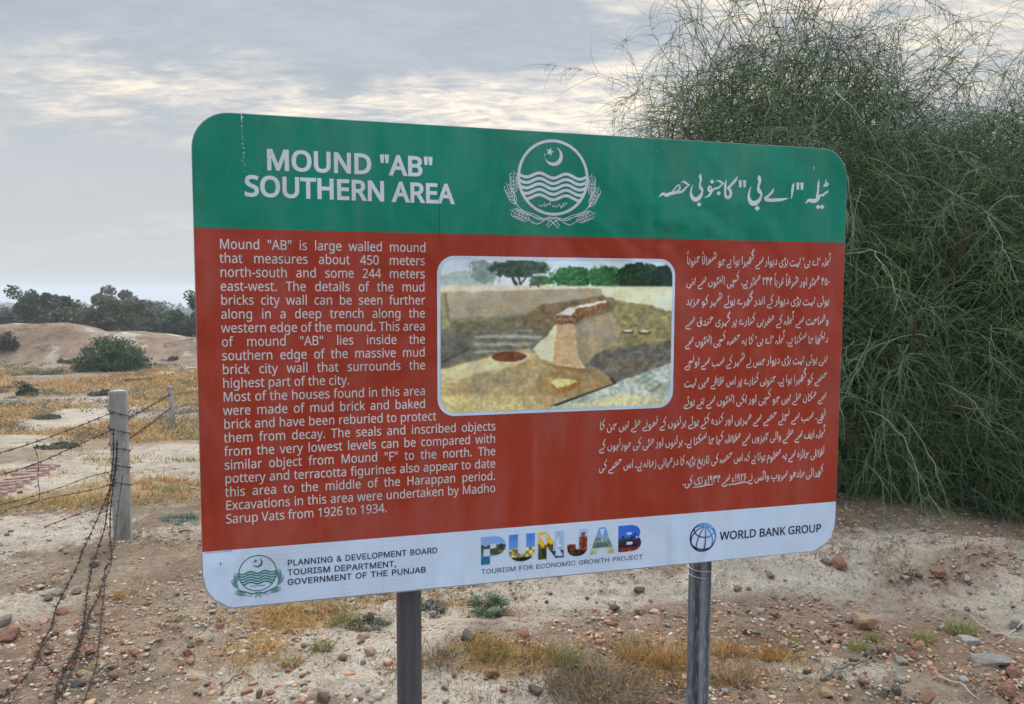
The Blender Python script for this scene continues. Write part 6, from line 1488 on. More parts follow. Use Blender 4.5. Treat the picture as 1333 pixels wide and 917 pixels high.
def big_bush():
    rng = np.random.default_rng(11)
    bx, by = 3.15, 6.6
    root = empty('wild_bush', (bx, by, tz(bx, by)))
    tag(root, 'huge wiry green bush of tangled drooping stems behind the right of the sign', 'bush')
    # lobes: centre, radii
    E = [((2.25, 6.9, 2.0), (1.3, 1.4, 1.75)), ((4.45, 6.9, 1.65), (1.75, 1.6, 1.55)), ((3.3, 6.3, 1.35), (1.5, 1.25, 1.5)), ((2.5, 6.2, .95), (1.25, .95, 1.0)), ((4.4, 6.35, .85), (1.5, 1.0, .95)), ((3.2, 7.6, 1.4), (2.0, 1.3, 1.5)), ((5.9, 7.2, 1.4), (1.3, 1.5, 1.7)), ((3.1, 5.75, .5), (.75, .55, .55))]
    wts = np.array([e[1][0] * e[1][1] * e[1][2] for e in E]) ** .75
    wts[:2] *= 1.7
    wts = wts / wts.sum()
    def f(p):
        v = np.full(len(p), 9.0)
        for c, r in E:
            v = np.minimum(v, (((p - np.array(c)) / np.array(r)) ** 2).sum(1))
        return v
    def sample(n, lo, hi, power):
        out = []
        while sum(map(len, out)) < n:
            k = rng.choice(len(E), n, p=wts)
            c = np.array([e[0] for e in E])[k]; r = np.array([e[1] for e in E])[k]
            d = rng.normal(0, 1, (n, 3)); d /= np.linalg.norm(d, axis=1)[:, None]
            rad = (lo + (hi - lo) * rng.random(n) ** power)[:, None]
            p = c + d * r * rad
            keep = (f(p) >= (lo ** 2) * .9) & (p[:, 2] > .03)
            out.append(np.column_stack([p, d])[keep])
        o = np.concatenate(out)[:n]
        return o[:, :3], o[:, 3:]
    loc = np.array([bx, by, tz(bx, by)])
    def emit(name, P, r, col, m, **kw):
        P = P.copy()
        g = .01
        P[..., 2] = np.maximum(P[..., 2], g + .02 * rng.random(P.shape[:2]))
        return link(name, stems_mesh(name, P - loc, r, col, **kw), m, root)
    greens = [(.115, .180, .065), (.135, .205, .075), (.098, .162, .068), (.155, .205, .085), (.115, .185, .092), (.17, .205, .08)]
    # outer tangle
    n = 46000
    p, d = sample(n, .55, 1.0, .7)
    up = np.clip((p[:, 2] - 1.2) / 1.8, 0, 1)
    thin = rng.random(n) > .45 * sstep(.78, 1.0, np.sqrt(f(p))) * up
    p, d, up = p[thin], d[thin], up[thin]
    n = len(p)
    D = d * np.array([.6, .6, .4]) + rng.normal(0, .75, (n, 3)) + np.array([0, 0, .1])
    P = grow(p, D, rng.uniform(.18, .50, n), 6, .9, rng.uniform(.3, 1.7, n), rng)
    emit('green_stems', P, rng.uniform(.0019, .0034, n), palette(rng, n, greens), M_stem)
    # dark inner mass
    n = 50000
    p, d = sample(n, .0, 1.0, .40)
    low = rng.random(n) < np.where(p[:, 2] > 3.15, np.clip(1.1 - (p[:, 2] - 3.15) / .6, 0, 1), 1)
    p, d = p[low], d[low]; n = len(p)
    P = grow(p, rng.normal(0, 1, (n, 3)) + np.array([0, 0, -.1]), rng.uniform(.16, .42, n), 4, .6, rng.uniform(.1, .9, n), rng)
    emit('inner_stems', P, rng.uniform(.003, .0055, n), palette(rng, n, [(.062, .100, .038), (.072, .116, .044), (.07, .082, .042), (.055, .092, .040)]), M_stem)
    # long pale hanging runners on the face, each with side twigs
    n = 900
    p, d = sample(n, .86, 1.02, 1.0)
    p[:, 2] += .2
    D = d * np.array([.9, .9, .3]) + rng.normal(0, .3, (n, 3)) + np.array([0, 0, .5])
    P = grow(p, D, rng.uniform(.5, 1.2, n), 14, 1.0, rng.uniform(1.4, 3.2, n), rng)
    P += rng.normal(0, .006, P.shape)
    emit('runner', P, rng.uniform(.0026, .0046, n), palette(rng, n, [(.20, .255, .15), (.25, .29, .20), (.16, .22, .12), (.27, .27, .16)]), M_stem, tip=.3)
    idx = rng.integers(0, n, 15000); kk = rng.integers(3, 13, 15000)
    p = P[idx, kk]; T = P[idx, kk] - P[idx, kk - 1]; T /= np.linalg.norm(T, axis=1)[:, None] + 1e-9
    Q = grow(p, T + rng.normal(0, .55, p.shape), rng.uniform(.10, .34, 15000), 5, .6, rng.uniform(.2, 1.2, 15000), rng)
    emit('side_twigs', Q, rng.uniform(.0014, .0025, 15000), palette(rng, 15000, [(.13, .19, .085), (.11, .165, .08), (.17, .215, .115), (.13, .18, .125)]), M_stem)
    # wispy crown against the sky
    n = 2600
    p, d = sample(n, .80, 1.02, 1.0)
    top = p[:, 2] > 2.0
    p, d = p[top], d[top]; n = len(p)
    D = d * np.array([.9, .6, .7]) + rng.normal(0, .6, (n, 3)) + np.array([0, 0, .3])
    P = grow(p, D, rng.uniform(.25, .85, n), 12, 1.7, rng.uniform(.3, 2.4, n), rng)
    emit('crown_twigs', P, rng.uniform(.0014, .0026, n), palette(rng, n, [(.07, .07, .055), (.085, .075, .06), (.06, .075, .05), (.05, .05, .045)]), M_dry, tip=.4)
    idx = rng.integers(0, n, 9000); kk = rng.integers(2, 11, 9000)
    p = P[idx, kk]; T = P[idx, kk] - P[idx, kk - 1]; T /= np.linalg.norm(T, axis=1)[:, None] + 1e-9
    Q = grow(p, T + rng.normal(0, .7, p.shape), rng.uniform(.08, .34, 9000), 6, 1.3, rng.uniform(.1, 1.4, 9000), rng)
    emit('fine_twigs', Q, rng.uniform(.0010, .0018, 9000), palette(rng, 9000, [(.075, .075, .06), (.09, .08, .065), (.06, .07, .055)]), M_dry)
    # few long shoots
    n = 34
    p, d = sample(400, .9, 1.0, 1.0); sel = np.argsort(-p[:, 2] + rng.random(400) * 1.2)[:n]; p, d = p[sel], d[sel]
    P = grow(p, d * np.array([.8, .3, .5]) + np.array([0, 0, 1.1]) + rng.normal(0, .3, (n, 3)), rng.uniform(.5, 1.1, n), 12, .5, rng.uniform(.0, 1.6, n), rng)
    emit('long_shoots', P, rng.uniform(.0025, .004, n), palette(rng, n, [(.07, .065, .05), (.055, .055, .045)]), M_dry)
    # woody base
    n = 70
    a = rng.uniform(0, 2 * np.pi, n)
    p = np.column_stack([bx + .35 * np.cos(a), by + .3 * np.sin(a), np.full(n, .0)])
    P = grow(p, np.column_stack([np.cos(a) * .8, np.sin(a) * .6, np.full(n, 1.2)]), rng.uniform(1.2, 2.4, n), 12, .6, rng.uniform(.1, 1.0, n), rng)
    emit('trunk', P, rng.uniform(.012, .03, n), palette(rng, n, [(.16, .12, .085), (.12, .095, .07)]), M_dry, sides=5)


big_bush()


# ------------------------------------------------------------------ trees, shrubs and tufts
def leaf_quads(C, size, rng, flat=.6):
    """random little quads round points C (N,3)"""
    N = len(C)
    a = rng.normal(0, 1, (N, 3)); a /= np.linalg.norm(a, axis=1)[:, None]
    b = rng.normal(0, 1, (N, 3)); b -= a * (a * b).sum(1)[:, None]; b /= np.linalg.norm(b, axis=1)[:, None] + 1e-9
    s = (size * rng.uniform(.5, 1.3, N))[:, None]
    V = np.stack([C - a * s, C - b * s * flat, C + a * s, C + b * s * flat], 1).reshape(-1, 3)
    F = np.arange(N * 4).reshape(N, 4)
    return V, F


M_bark = mat('bark', lambda t, b, p: t.l(t.mix(t.noise(p, 12, 4), (.07, .055, .042), (.15, .12, .09)), b.inputs['Base Color']), .9, .1)


def tree(x, y, h, w, cols, label, seed, dens=1.0, spread=.5, group=None, leaf=.11, gappy=.3):
    rng = np.random.default_rng(seed)
    z = tz(x, y) - .05
    root = empty('tree', (x, y, z))
    tag(root, label, 'tree', group)
    V = []; F = []
    def add(path, rad, n=6):
        v, f = tube(path, rad, n, False)
        o = len(V); V.extend(v); F.extend(tuple(i + o for i in q) for q in f)
    th = h * rng.uniform(.28, .42)
    lean = rng.normal(0, .12, 2)
    add([(0, 0, -.2), (lean[0] * .5, lean[1] * .5, th * .5), (lean[0], lean[1], th)], [h * .030, h * .024, h * .018], 8)
    tips = []
    nb = rng.integers(6, 9)
    for i in range(nb):
        a = 2 * np.pi * i / nb + rng.normal(0, .3)
        L = h * rng.uniform(.35, .62)
        el = rng.uniform(.35, 1.3)
        p = np.array([lean[0], lean[1], th * rng.uniform(.75, 1.0)]); path = [tuple(p)]; rad = [h * .012]
        d = np.array([np.cos(a) * np.cos(el) * (w / h) * 1.3, np.sin(a) * np.cos(el) * (w / h) * 1.3, np.sin(el)])
        for k in range(4):
            d = d + rng.normal(0, .18, 3); d[2] += .05
            p = p + d * L / 4; path.append(tuple(p)); rad.append(h * .012 * (1 - .2 * (k + 1)))
            if k >= 1:
                for q in range(2):
                    e = p + np.array([rng.normal(0, .13 * w), rng.normal(0, .13 * w), rng.uniform(-.02, .14) * h])
                    add([tuple(p), tuple((p + e) / 2 + rng.normal(0, .05, 3)), tuple(e)], [h * .005, h * .004, h * .002], 4)
                    tips.append(e)
        add(path, rad, 5)
        tips.append(p)
    link('trunk', mesh_py('trunk', V, F, True), M_bark, root)
    tips = np.array(tips)
    # clumps at the branch ends
    C = []; K = []
    for k, tpt in enumerate(tips):
        if rng.random() < gappy * .4: continue
        m = int(rng.uniform(60, 130) * dens * 1.35)
        r = np.array([.15 * w, .15 * w, .13 * h]) * (1 - .30 * gappy) * rng.uniform(.6, 1.25)
        d = rng.normal(0, 1, (m, 3)); d /= np.linalg.norm(d, axis=1)[:, None]
        C.append(tpt + d * r * (rng.random((m, 1)) ** .45)); K.append(np.full(m, rng.uniform(.75, 1.25)))
    C = np.concatenate(C); K = np.concatenate(K)
    LV, LF = leaf_quads(C, leaf, rng)
    col = palette(rng, len(C), cols, .25) * K[:, None]
    link('crown', mesh_np('crown', LV, LF, np.repeat(col, 4, axis=0)), M_leaf, root)
    return root


def px_x(px, y): return (px - 666.5) / FPX * y

GR = 'trees standing beyond the eroded mound'
dk = [(.050, .062, .034), (.062, .070, .040), (.045, .058, .034)]
gn = [(.055, .085, .030), (.07, .10, .038), (.05, .075, .03)]
gy = [(.075, .085, .065), (.085, .09, .07), (.065, .08, .06)]
ol = [(.085, .085, .040), (.095, .09, .045), (.07, .075, .036)]
for i, (px, top, y, w, cols, leaf, gap, lab) in enumerate((
        (14, 412, 62, 5.0, gy, .13, .2, 'pale grey-green tree at the left end of the tree line'),
        (46, 408, 58, 4.2, dk, .12, .2, 'rounded dull green tree left of the tall open-topped one'),
        (69, 386, 52, 4.2, dk, .10, .45, 'tall tree with sparse open top showing sky through its twigs'),
        (100, 384, 54, 4.6, dk, .10, .6, 'dark tree with two ragged tufted tops above the mound crest'),
        (122, 396, 48, 5.4, ol, .10, .4, 'spreading olive tree with long bare slanting limbs behind the mound'),
        (150, 398, 60, 4.0, gn, .12, .2, 'brighter green tree behind the spreading olive one'),
        (171, 388, 80, 6.0, gy, .15, .4, 'hazy pale tree with a tall double crown'),
        (193, 408, 84, 5.0, gy, .15, .2, 'low hazy tree in the gap before the far hills'),
        (208, 414, 56, 4.2, gn, .11, .2, 'low green tree right of the gap in the tree line'),
        (236, 396, 54, 3.6, dk, .11, .5, 'dark tree with ragged upright top beside the sign edge'),
        (262, 402, 57, 4.0, dk, .11, .3, 'dark tree half hidden by the left edge of the sign'))):
    x = px_x(px, y)
    h = (CAM_H - (top - 379) / FPX * y) - tz(x, y)
    tree(x, y, h, w, cols, lab, 100 + i, 1.25, group=GR, leaf=leaf * 1.25, gappy=gap)


def woodland():
    """far wood that reads as one mass"""
    rng = np.random.default_rng(77)
    C = []; K = []
    for i in range(520):
        y = rng.uniform(105, 700); x = rng.uniform(-.95, 1.05) * y
        h = rng.uniform(2.4, 4.8) * (1 + y / 500); w = rng.uniform(4, 9) * (1 + y / 400)
        z = tz(x, y)
        m = 120
        d = rng.normal(0, 1, (m, 3)); d /= np.linalg.norm(d, axis=1)[:, None]
        p = np.array([x, y, z + h * .5]) + d * np.array([w * .5, w * .5, h * .5]) * rng.random((m, 1)) ** .35
        C.append(p); K.append(np.full(m, rng.uniform(.7, 1.3)))
    C = np.concatenate(C); K = np.concatenate(K)
    V, F = leaf_quads(C, .55, rng, .8)
    V = V.reshape(-1, 4, 3); V = C[:, None] + (V - C[:, None]) * np.clip(C[:, 1] / 220, .7, 3)[:, None, None]; V = V.reshape(-1, 3)
    col = palette(rng, len(C), [(.045, .065, .035), (.055, .075, .04)], .2) * K[:, None]
    o = link('distant_woodland', mesh_np('distant_woodland', V, F, np.repeat(col, 4, axis=0)), M_leaf)
    tag(o, 'distant hazy belt of woodland beyond the mound', 'woodland', kind='stuff')


woodland()


def hills():
    xs = np.linspace(-2200, 1600, 240)
    V = []; F = []
    n = len(xs)
    prof = -38 + 10 * np.clip(fbm(xs / 420 + 2, xs * 0, 3, 4) - .4, 0, 1) + 7 * np.exp(-((xs + 655) / 75) ** 2)
    for k, (yy, s) in enumerate(((1300, 0), (1400, .6), (1500, 1.0), (1650, .7), (1900, 0))):
        for x, p in zip(xs, prof):
            V.append((x, yy + 60 * math.sin(x / 170), -62 + (p + 62) * s))
    for k in range(4):
        for i in range(n - 1):
            F.append((k * n + i, k * n + i + 1, (k + 1) * n + i + 1, (k + 1) * n + i))
    o = link('hills', mesh_py('hills', V, F, True), mat('wooded hill', lambda t, b, p: t.l(t.mix(t.noise(p, .03, 5), (.04, .06, .04), (.07, .09, .05)), b.inputs['Base Color']), 1, 0))
    tag(o, 'far blue wooded rise on the horizon', 'hills', kind='structure')


hills()


def shrub(x, y, w, h, cols, label, seed, n=2600, leaf=.035, stems=60, group=None, cat='shrub', name='shrub', dome=False):
    rng = np.random.default_rng(seed)
    root = empty(name, (x, y, tz(x, y)))
    tag(root, label, cat, group)
    a = rng.uniform(0, 2 * np.pi, stems)
    p = np.column_stack([.15 * w * np.cos(a), .15 * w * np.sin(a), np.full(stems, -.02)])
    P = grow(p, np.column_stack([np.cos(a) * w / h * .8, np.sin(a) * w / h * .8, rng.uniform(.5, 1.6, stems)]), rng.uniform(.5, .95, stems) * h, 7, .6, rng.uniform(0, .5, stems), rng)
    P[..., 2] = np.maximum(P[..., 2], 0)
    link('stems', stems_mesh('stems', P, np.full(stems, max(.004, .012 * h)), palette(rng, stems, [(.10, .085, .06), (.07, .065, .045)])), M_dry, root)
    k = max(12, stems // 2)
    cen = P[rng.integers(0, stems, k), rng.integers(3, 7, k)]
    if dome:
        k = 170
        q = rng.normal(0, 1, (k, 3)); q /= np.linalg.norm(q, axis=1)[:, None]; q[:, 2] = np.abs(q[:, 2])
        cen = q * np.array([w * .46, w * .4, h * .86]) * (.35 + .65 * rng.random((k, 1)) ** .6)
        cen[:, 2] *= 1 + .25 * rng.random(k) - .35 * np.clip(-cen[:, 0] / w, 0, 1)
    kk = rng.uniform(.7, 1.3, k)
    id_ = rng.integers(0, k, n)
    d = rng.normal(0, 1, (n, 3)); d /= np.linalg.norm(d, axis=1)[:, None]
    C = cen[id_] + d * np.array([.17 * w, .17 * w, .17 * h]) * (.62 if dome else 1) * rng.random((n, 1)) ** .5
    C[:, 2] = np.abs(C[:, 2])
    V, F = leaf_quads(C, leaf, rng, .45)
    col = palette(rng, n, cols, .3) * kk[id_][:, None]
    link('foliage', mesh_np('foliage', V, F, np.repeat(col, 4, axis=0)), M_leaf, root)
    return root


gg = [(.085, .105, .075), (.10, .12, .09), (.075, .095, .06)]
gdark = [(.045, .08, .03), (.06, .10, .035), (.038, .066, .028)]
for i, (px, py, wpx, hpx, cols, lab) in enumerate((
        (146, 482, 104, 43, gdark, 'large dark green bush in front of the eroded mound'),
        (10, 456, 30, 26, [(.05, .06, .035), (.06, .065, .04)], 'dark straggly bush on the mound face at the left edge'),
        (36, 515, 28, 14, [(.045, .06, .03), (.055, .07, .035)], 'small round dark shrub in the grey-green patch at the left'),
        (88, 472, 26, 9, gg, 'low grey shrub at the foot of the mound left of the dark bush'),
        (226, 468, 12, 6, gg, 'tiny grey shrub on the pale ground right of the dark bush'),
        (130, 515, 30, 10, [(.10, .09, .07), (.12, .11, .08)], 'low brownish shrub behind the nearest fence post'),
        (75, 583, 60, 15, [(.11, .105, .075), (.13, .12, .085)], 'dry grey-brown shrub under the two taut wires at the left'),
        (232, 678, 52, 20, [(.085, .115, .095), (.10, .13, .105)], 'blue-grey plant on the ground right of the fence post'),
        (638, 793, 50, 32, [(.095, .12, .085), (.11, .14, .09), (.12, .12, .06)], 'grey-green plant on the ground under the middle of the sign'),
        (563, 792, 32, 22, [(.10, .105, .08), (.12, .12, .10)], 'grey dry plant right of the left sign post'),
        (478, 815, 46, 24, [(.09, .105, .07), (.12, .11, .08)], 'grey plant left of the left sign post'),
        (25, 505, 60, 14, gg, 'wide grey-green scrub patch at the left edge of the field'),
        (60, 487, 70, 12, gg, 'long low grey-green scrub in front of the mound'),
        (180, 496, 60, 9, gg, 'thin grey scrub in front of the large dark bush'),
        (60, 545, 44, 8, [(.09, .10, .06)], 'low olive scrub along the field track'),
        )):
    x, y, z = at(px, py)
    w = px_size(wpx, y); h = px_size(hpx, y)
    near = y < 8
    n = 11000 if i == 0 else (2600 if near else 1300)
    if near: n = 4200; cols = [tuple(1.7 * v for v in c) for c in cols]
    shrub(x, y, w, h, cols, lab, 300 + i, n, (.0062 if near else (.055 if i == 0 else .03 + .03 * h)), 110 if i == 0 else 50, dome=i in (0, 1, 2))

# tufts near the viewer: bundles of blades
def tuft(px, py, wpx, hpx, cols, label, seed, n=260, name='tuft', cat='plant', group=None, spread=.9, rad=.0016, curl=.4):
    rng = np.random.default_rng(seed)
    x, y, z = at(px, py)
    w = px_size(wpx, y); h = px_size(hpx, y)
    r = w * .5 * np.sqrt(rng.random(n)); a = rng.uniform(0, 2 * np.pi, n)
    p = np.column_stack([r * np.cos(a), r * np.sin(a) * .8, np.zeros(n)])
    p[:, 2] = terrain(x + p[:, 0], y + p[:, 1]) - z - .005
    D = np.column_stack([np.cos(a) * spread * .6, np.sin(a) * spread * .6, np.ones(n)]) + rng.normal(0, .3, (n, 3))
    P = grow(p, D, rng.uniform(.35, 1.1, n) * h * 1.2, 5, curl, rng.uniform(0, .9, n), rng)
    o = link(name, stems_mesh(name, P, rng.uniform(.6, 1.2, n) * rad, palette(rng, n, cols, .35), .3), M_dry, None, (x, y, z))
    tag(o, label, cat, group)


yg = [(.26, .25, .07), (.20, .22, .06), (.30, .26, .10)]
orr = [(.46, .25, .07), (.40, .20, .055), (.50, .33, .12), (.36, .19, .07)]
br = [(.20, .15, .10), (.25, .19, .12), (.15, .11, .08), (.30, .21, .10)]
for i, a in enumerate((
        (420, 846, 20, 16, yg, 'yellow-green tuft alone on the pale silt left of the left sign post', 160),
        (380, 866, 26, 14, yg + orr, 'small yellow tuft below the ochre grass mat, on pale silt', 180),
        (449, 814, 26, 20, yg, 'bright yellow tuft close to the left of the left sign post', 200),
        (737, 868, 26, 32, yg, 'upright yellow tuft on pale ground in the middle below the sign', 240),
        (640, 850, 54, 22, yg + orr, 'wide yellow and orange tuft right of the dark round stone', 360),
        (590, 852, 16, 12, yg, 'tiny yellow tuft just left of the dark round stone', 90),
        (708, 858, 40, 16, orr, 'orange tuft left of the upright yellow one', 260),
        (875, 868, 46, 30, orr, 'ochre dry tuft touching the left of the right sign post', 380),
        (825, 858, 36, 22, orr, 'ochre tuft between the dry thicket and the right post', 260),
        (948, 852, 40, 18, orr, 'ochre tuft just right of the right sign post', 300),
        (1008, 856, 34, 14, orr, 'flat orange tuft left of the large buff brick', 240),
        (1030, 838, 14, 12, yg, 'tiny green tuft above the flat orange one', 80),
        (1116, 846, 20, 14, yg, 'pale green tuft just below the large buff brick', 130),
        (1138, 834, 14, 14, yg, 'small green tuft at the lower right corner of the buff brick', 110),
        (1200, 834, 26, 16, yg, 'green tuft in rubble right of the buff brick', 180),
        (1250, 824, 34, 18, yg, 'broad green tuft at the right beside dry twigs', 240),
        (960, 888, 50, 20, orr + br, 'straw-coloured tuft low at the right post foot', 300),
        (156, 778, 14, 10, orr, 'small orange tuft right of the loose barbed wires', 90),
        (232, 808, 10, 8, yg, 'tiny yellow plant below the lower left sign corner', 60))):
    tuft(*a[:6], 500 + i, a[6])
tuft(782, 905, 130, 44, br, 'brown dry thicket of thin dead stems between the sign posts', 560, 900, 'dry_thicket', 'plant', None, .9, .0014, .8)
tuft(700, 900, 60, 40, [(.10, .08, .06), (.15, .12, .09)], 'few dark bare stems left of the brown thicket', 561, 60, 'dry_thicket', 'plant', None, .9, .0016, .9)
tuft(565, 862, 60, 18, br, 'grey-brown mat of dead stems right of the left sign post', 562, 320, 'dry_thicket', 'plant', None, .9, .0012, .8)


def field_scrub():
    """low grey-green and brown ground cover in the field, too mixed to count"""
    rng = np.random.default_rng(19)
    C = []; col = []
    for i in range(620):
        y = 11 + 27 * rng.random() ** .7; x = -y * rng.uniform(.26, .72)
        if fbm(np.array([x * .3 + 9]), np.array([y * .2]), 51, 3)[0] < .45: continue
        if y > 34 and rng.random() < .6: continue
        w = rng.uniform(.12, .5); h = rng.uniform(.05, .17)
        m = int(60 + 130 * w)
        q = rng.normal(0, 1, (m, 3)) * np.array([w * .5, w * .5, h * .5])
        q[:, 2] = np.abs(q[:, 2])
        p = q + np.array([x, y, tz(x, y)])
        C.append(p)
        col.append(palette(rng, m, [[(.14, .15, .10), (.125, .14, .095)], [(.19, .15, .11), (.16, .13, .095)], [(.20, .18, .08)]][rng.integers(0, 3)], .3))
    C = np.concatenate(C); col = np.concatenate(col)
    V, F = leaf_quads(C, .028, rng, .4)
    o = link('field_scrub', mesh_np('field_scrub', V, F, np.repeat(col, 4, axis=0)), M_leaf)
    tag(o, 'low grey-green and brown scrub dotted over the far field', 'scrub', kind='stuff')


field_scrub()


def dry_grass():
    """ochre and green ground grass too many to count"""
    rng = np.random.default_rng(9)
    pts = []; col = []; H = []
    def patch(px, py, rx, ry, n, cols, h):
        cx, cy, _ = at(px, py)
        n = int(n * .62)
        k = max(3, int(n / 18))
        c0 = np.column_stack([cx + rng.normal(0, .5, k) * rx, cy + rng.normal(0, .5, k) * ry])
        q = c0[rng.integers(0, k, n)] + rng.normal(0, 1, (n, 2)) * np.array([.045, .04]) * max(1, cy / 6)
        pts.append(q); col.append(palette(rng, n, cols, .3)); H.append(rng.uniform(.4, 1.2, n) * h)
    for a in ((380, 805, .30, .22, 1500, orr, .05), (335, 850, .24, .22, 1100, orr, .04), (430, 795, .2, .15, 500, orr + yg, .05), (315, 800, .3, .15, 500, orr, .04),
              (500, 790, .3, .2, 600, orr + br, .06), (590, 785, .3, .2, 500, orr, .06), (610, 850, .4, .15, 900, orr + br, .05), (680, 845, .4, .12, 900, orr, .05),
              (770, 880, .55, .25, 1500, br + orr, .07), (870, 850, .3, .2, 800, orr + br, .06), (960, 870, .4, .2, 900, br + orr, .05), (1010, 852, .2, .1, 400, orr, .04),
              (150, 780, .3, .3, 350, br + orr, .035), (200, 760, .3, .3, 400, br + orr, .035), (240, 870, .3, .2, 350, br, .03), (180, 830, .3, .3, 300, orr + br, .03),
              (215, 630, .7, .4, 900, orr, .09), (120, 655, 1.0, .35, 1200, orr + yg, .08), (40, 660, .6, .35, 700, yg + orr, .08), (230, 640, .3, .2, 300, yg, .08), (250, 600, .4, .2, 300, yg, .07),
              (150, 600, .9, .5, 500, yg + orr, .07), (60, 620, .9, .4, 500, orr, .08), (190, 650, .8, .3, 600, orr, .08), (200, 690, .5, .3, 350, br, .05), (1160, 720, .9, .3, 700, br, .06), (1290, 700, .6, .4, 300, br, .05),
              (1100, 880, .8, .3, 500, br, .03), (1250, 880, .6, .3, 350, br, .03), (560, 890, .4, .2, 300, br, .03)):
        patch(*a)
    # the ochre field
    n = 34000
    y = 9 + 24 * rng.random(n) ** 1.2; x = -y * (.28 + .42 * rng.random(n)) 
    keep = zones(x, y)[:, 2] > rng.random(n) * .9
    q = np.column_stack([x, y])[keep]
    pts.append(q); col.append(palette(rng, len(q), orr + orr + orr + [(.52, .30, .10), (.30, .24, .12)], .25)); H.append(rng.uniform(.05, .16, len(q)))
    p = np.concatenate(pts); c = np.concatenate(col); h = np.concatenate(H); N = len(p)
    z = terrain(p[:, 0], p[:, 1])
    P0 = np.column_stack([p, z - .004])
    P = grow(P0, np.array([0, 0, 1.0]) + rng.normal(0, .65, (N, 3)), h, 4, .5, rng.uniform(0, .9, N), rng)
    rad = rng.uniform(.0013, .0026, N) * np.clip(p[:, 1] / 4.5, 1, 6)
    o = link('dry_grass', stems_mesh('dry_grass', P, rad, c, .3), M_dry)
    tag(o, 'ochre dry grass scattered over the ground and the field', 'grass', kind='stuff')


dry_grass()


# ------------------------------------------------------------------ stones
def rock_mesh(name, seed, planes=11, sub=3, noise=.05):
    import bmesh
    bm = bmesh.new()
    bmesh.ops.create_icosphere(bm, subdivisions=sub, radius=1)
    rnd = np.random.default_rng(seed)
    Nn = rnd.normal(0, 1, (planes, 3)); Nn /= np.linalg.norm(Nn, axis=1)[:, None]
    Nn = np.vstack([Nn, np.eye(3), -np.eye(3)])
    dd = np.concatenate([rnd.uniform(.48, .9, planes), rnd.uniform(.62, .85, 6)])
    for v in bm.verts:
        d = np.array(v.co); d = d / np.linalg.norm(d)
        k = Nn @ d
        r = np.min(np.where(k > .05, dd / np.maximum(k, .05), 9))
        q = d * min(r, 1.25)
        nz = fbm(np.array([q[0] * 3 + q[2] * 2.1 + 9]), np.array([q[1] * 3 - q[2] * 1.7 + 5]), seed % 97, 3)[0] - .5
        v.co = Vector(q * (1 + noise * 2 * nz))
    for f in bm.faces: f.smooth = False
    me = bpy.data.meshes.new(name)
    bm.to_mesh(me); bm.free()
    return me


def stone_mat(name, a, b2, dustc=(.48, .40, .32)):
    def f(t, b, p):
        g = t.n('ShaderNodeNewGeometry')
        n = t.noise(p, 2.2, 6, .65)
        f2 = t.noise(p, 14, 4, .65)
        c = t.mix(t.ramp(n, .35, .65), a, b2)
        c = t.mix(t.ramp(f2, .45, .7, 0, .55), c, dustc)
        t.l(c, b.inputs['Base Color'])
        bump_to(t, b, t.math('ADD', n, t.math('MULTIPLY', f2, .5)), .7, .1)
    return mat(name, f, .95, .1)


SM = {'buff': stone_mat('buff brick', (.42, .24, .13), (.50, .33, .20)), 'red': stone_mat('red brick', (.30, .115, .07), (.40, .19, .115)),
      'grey': stone_mat('grey stone', (.29, .25, .21), (.38, .335, .28), (.47, .41, .33)), 'dark': stone_mat('dark stone', (.115, .095, .08), (.19, .16, .135), (.33, .27, .21)),
      'pale': stone_mat('pale clod', (.46, .40, .34), (.56, .50, .43), (.42, .33, .26)), 'brown': stone_mat('brown clod', (.22, .13, .09), (.30, .19, .13))}


def stone(px, py, wpx, asp, hasp, kind, label, seed, name='stone', cat='stone', group=None):
    x, y, z = at(px, py)
    w = px_size(wpx, y)
    me = rock_mesh(name, seed)
    o = link(name, me, SM[kind], None, (x, y, z + w * hasp * .30), (seed * 1.7) % 3 - 1.5)
    o.scale = (w * .55, w * .55 * asp, w * .55 * hasp)
    tag(o, label, cat, group)
    return o


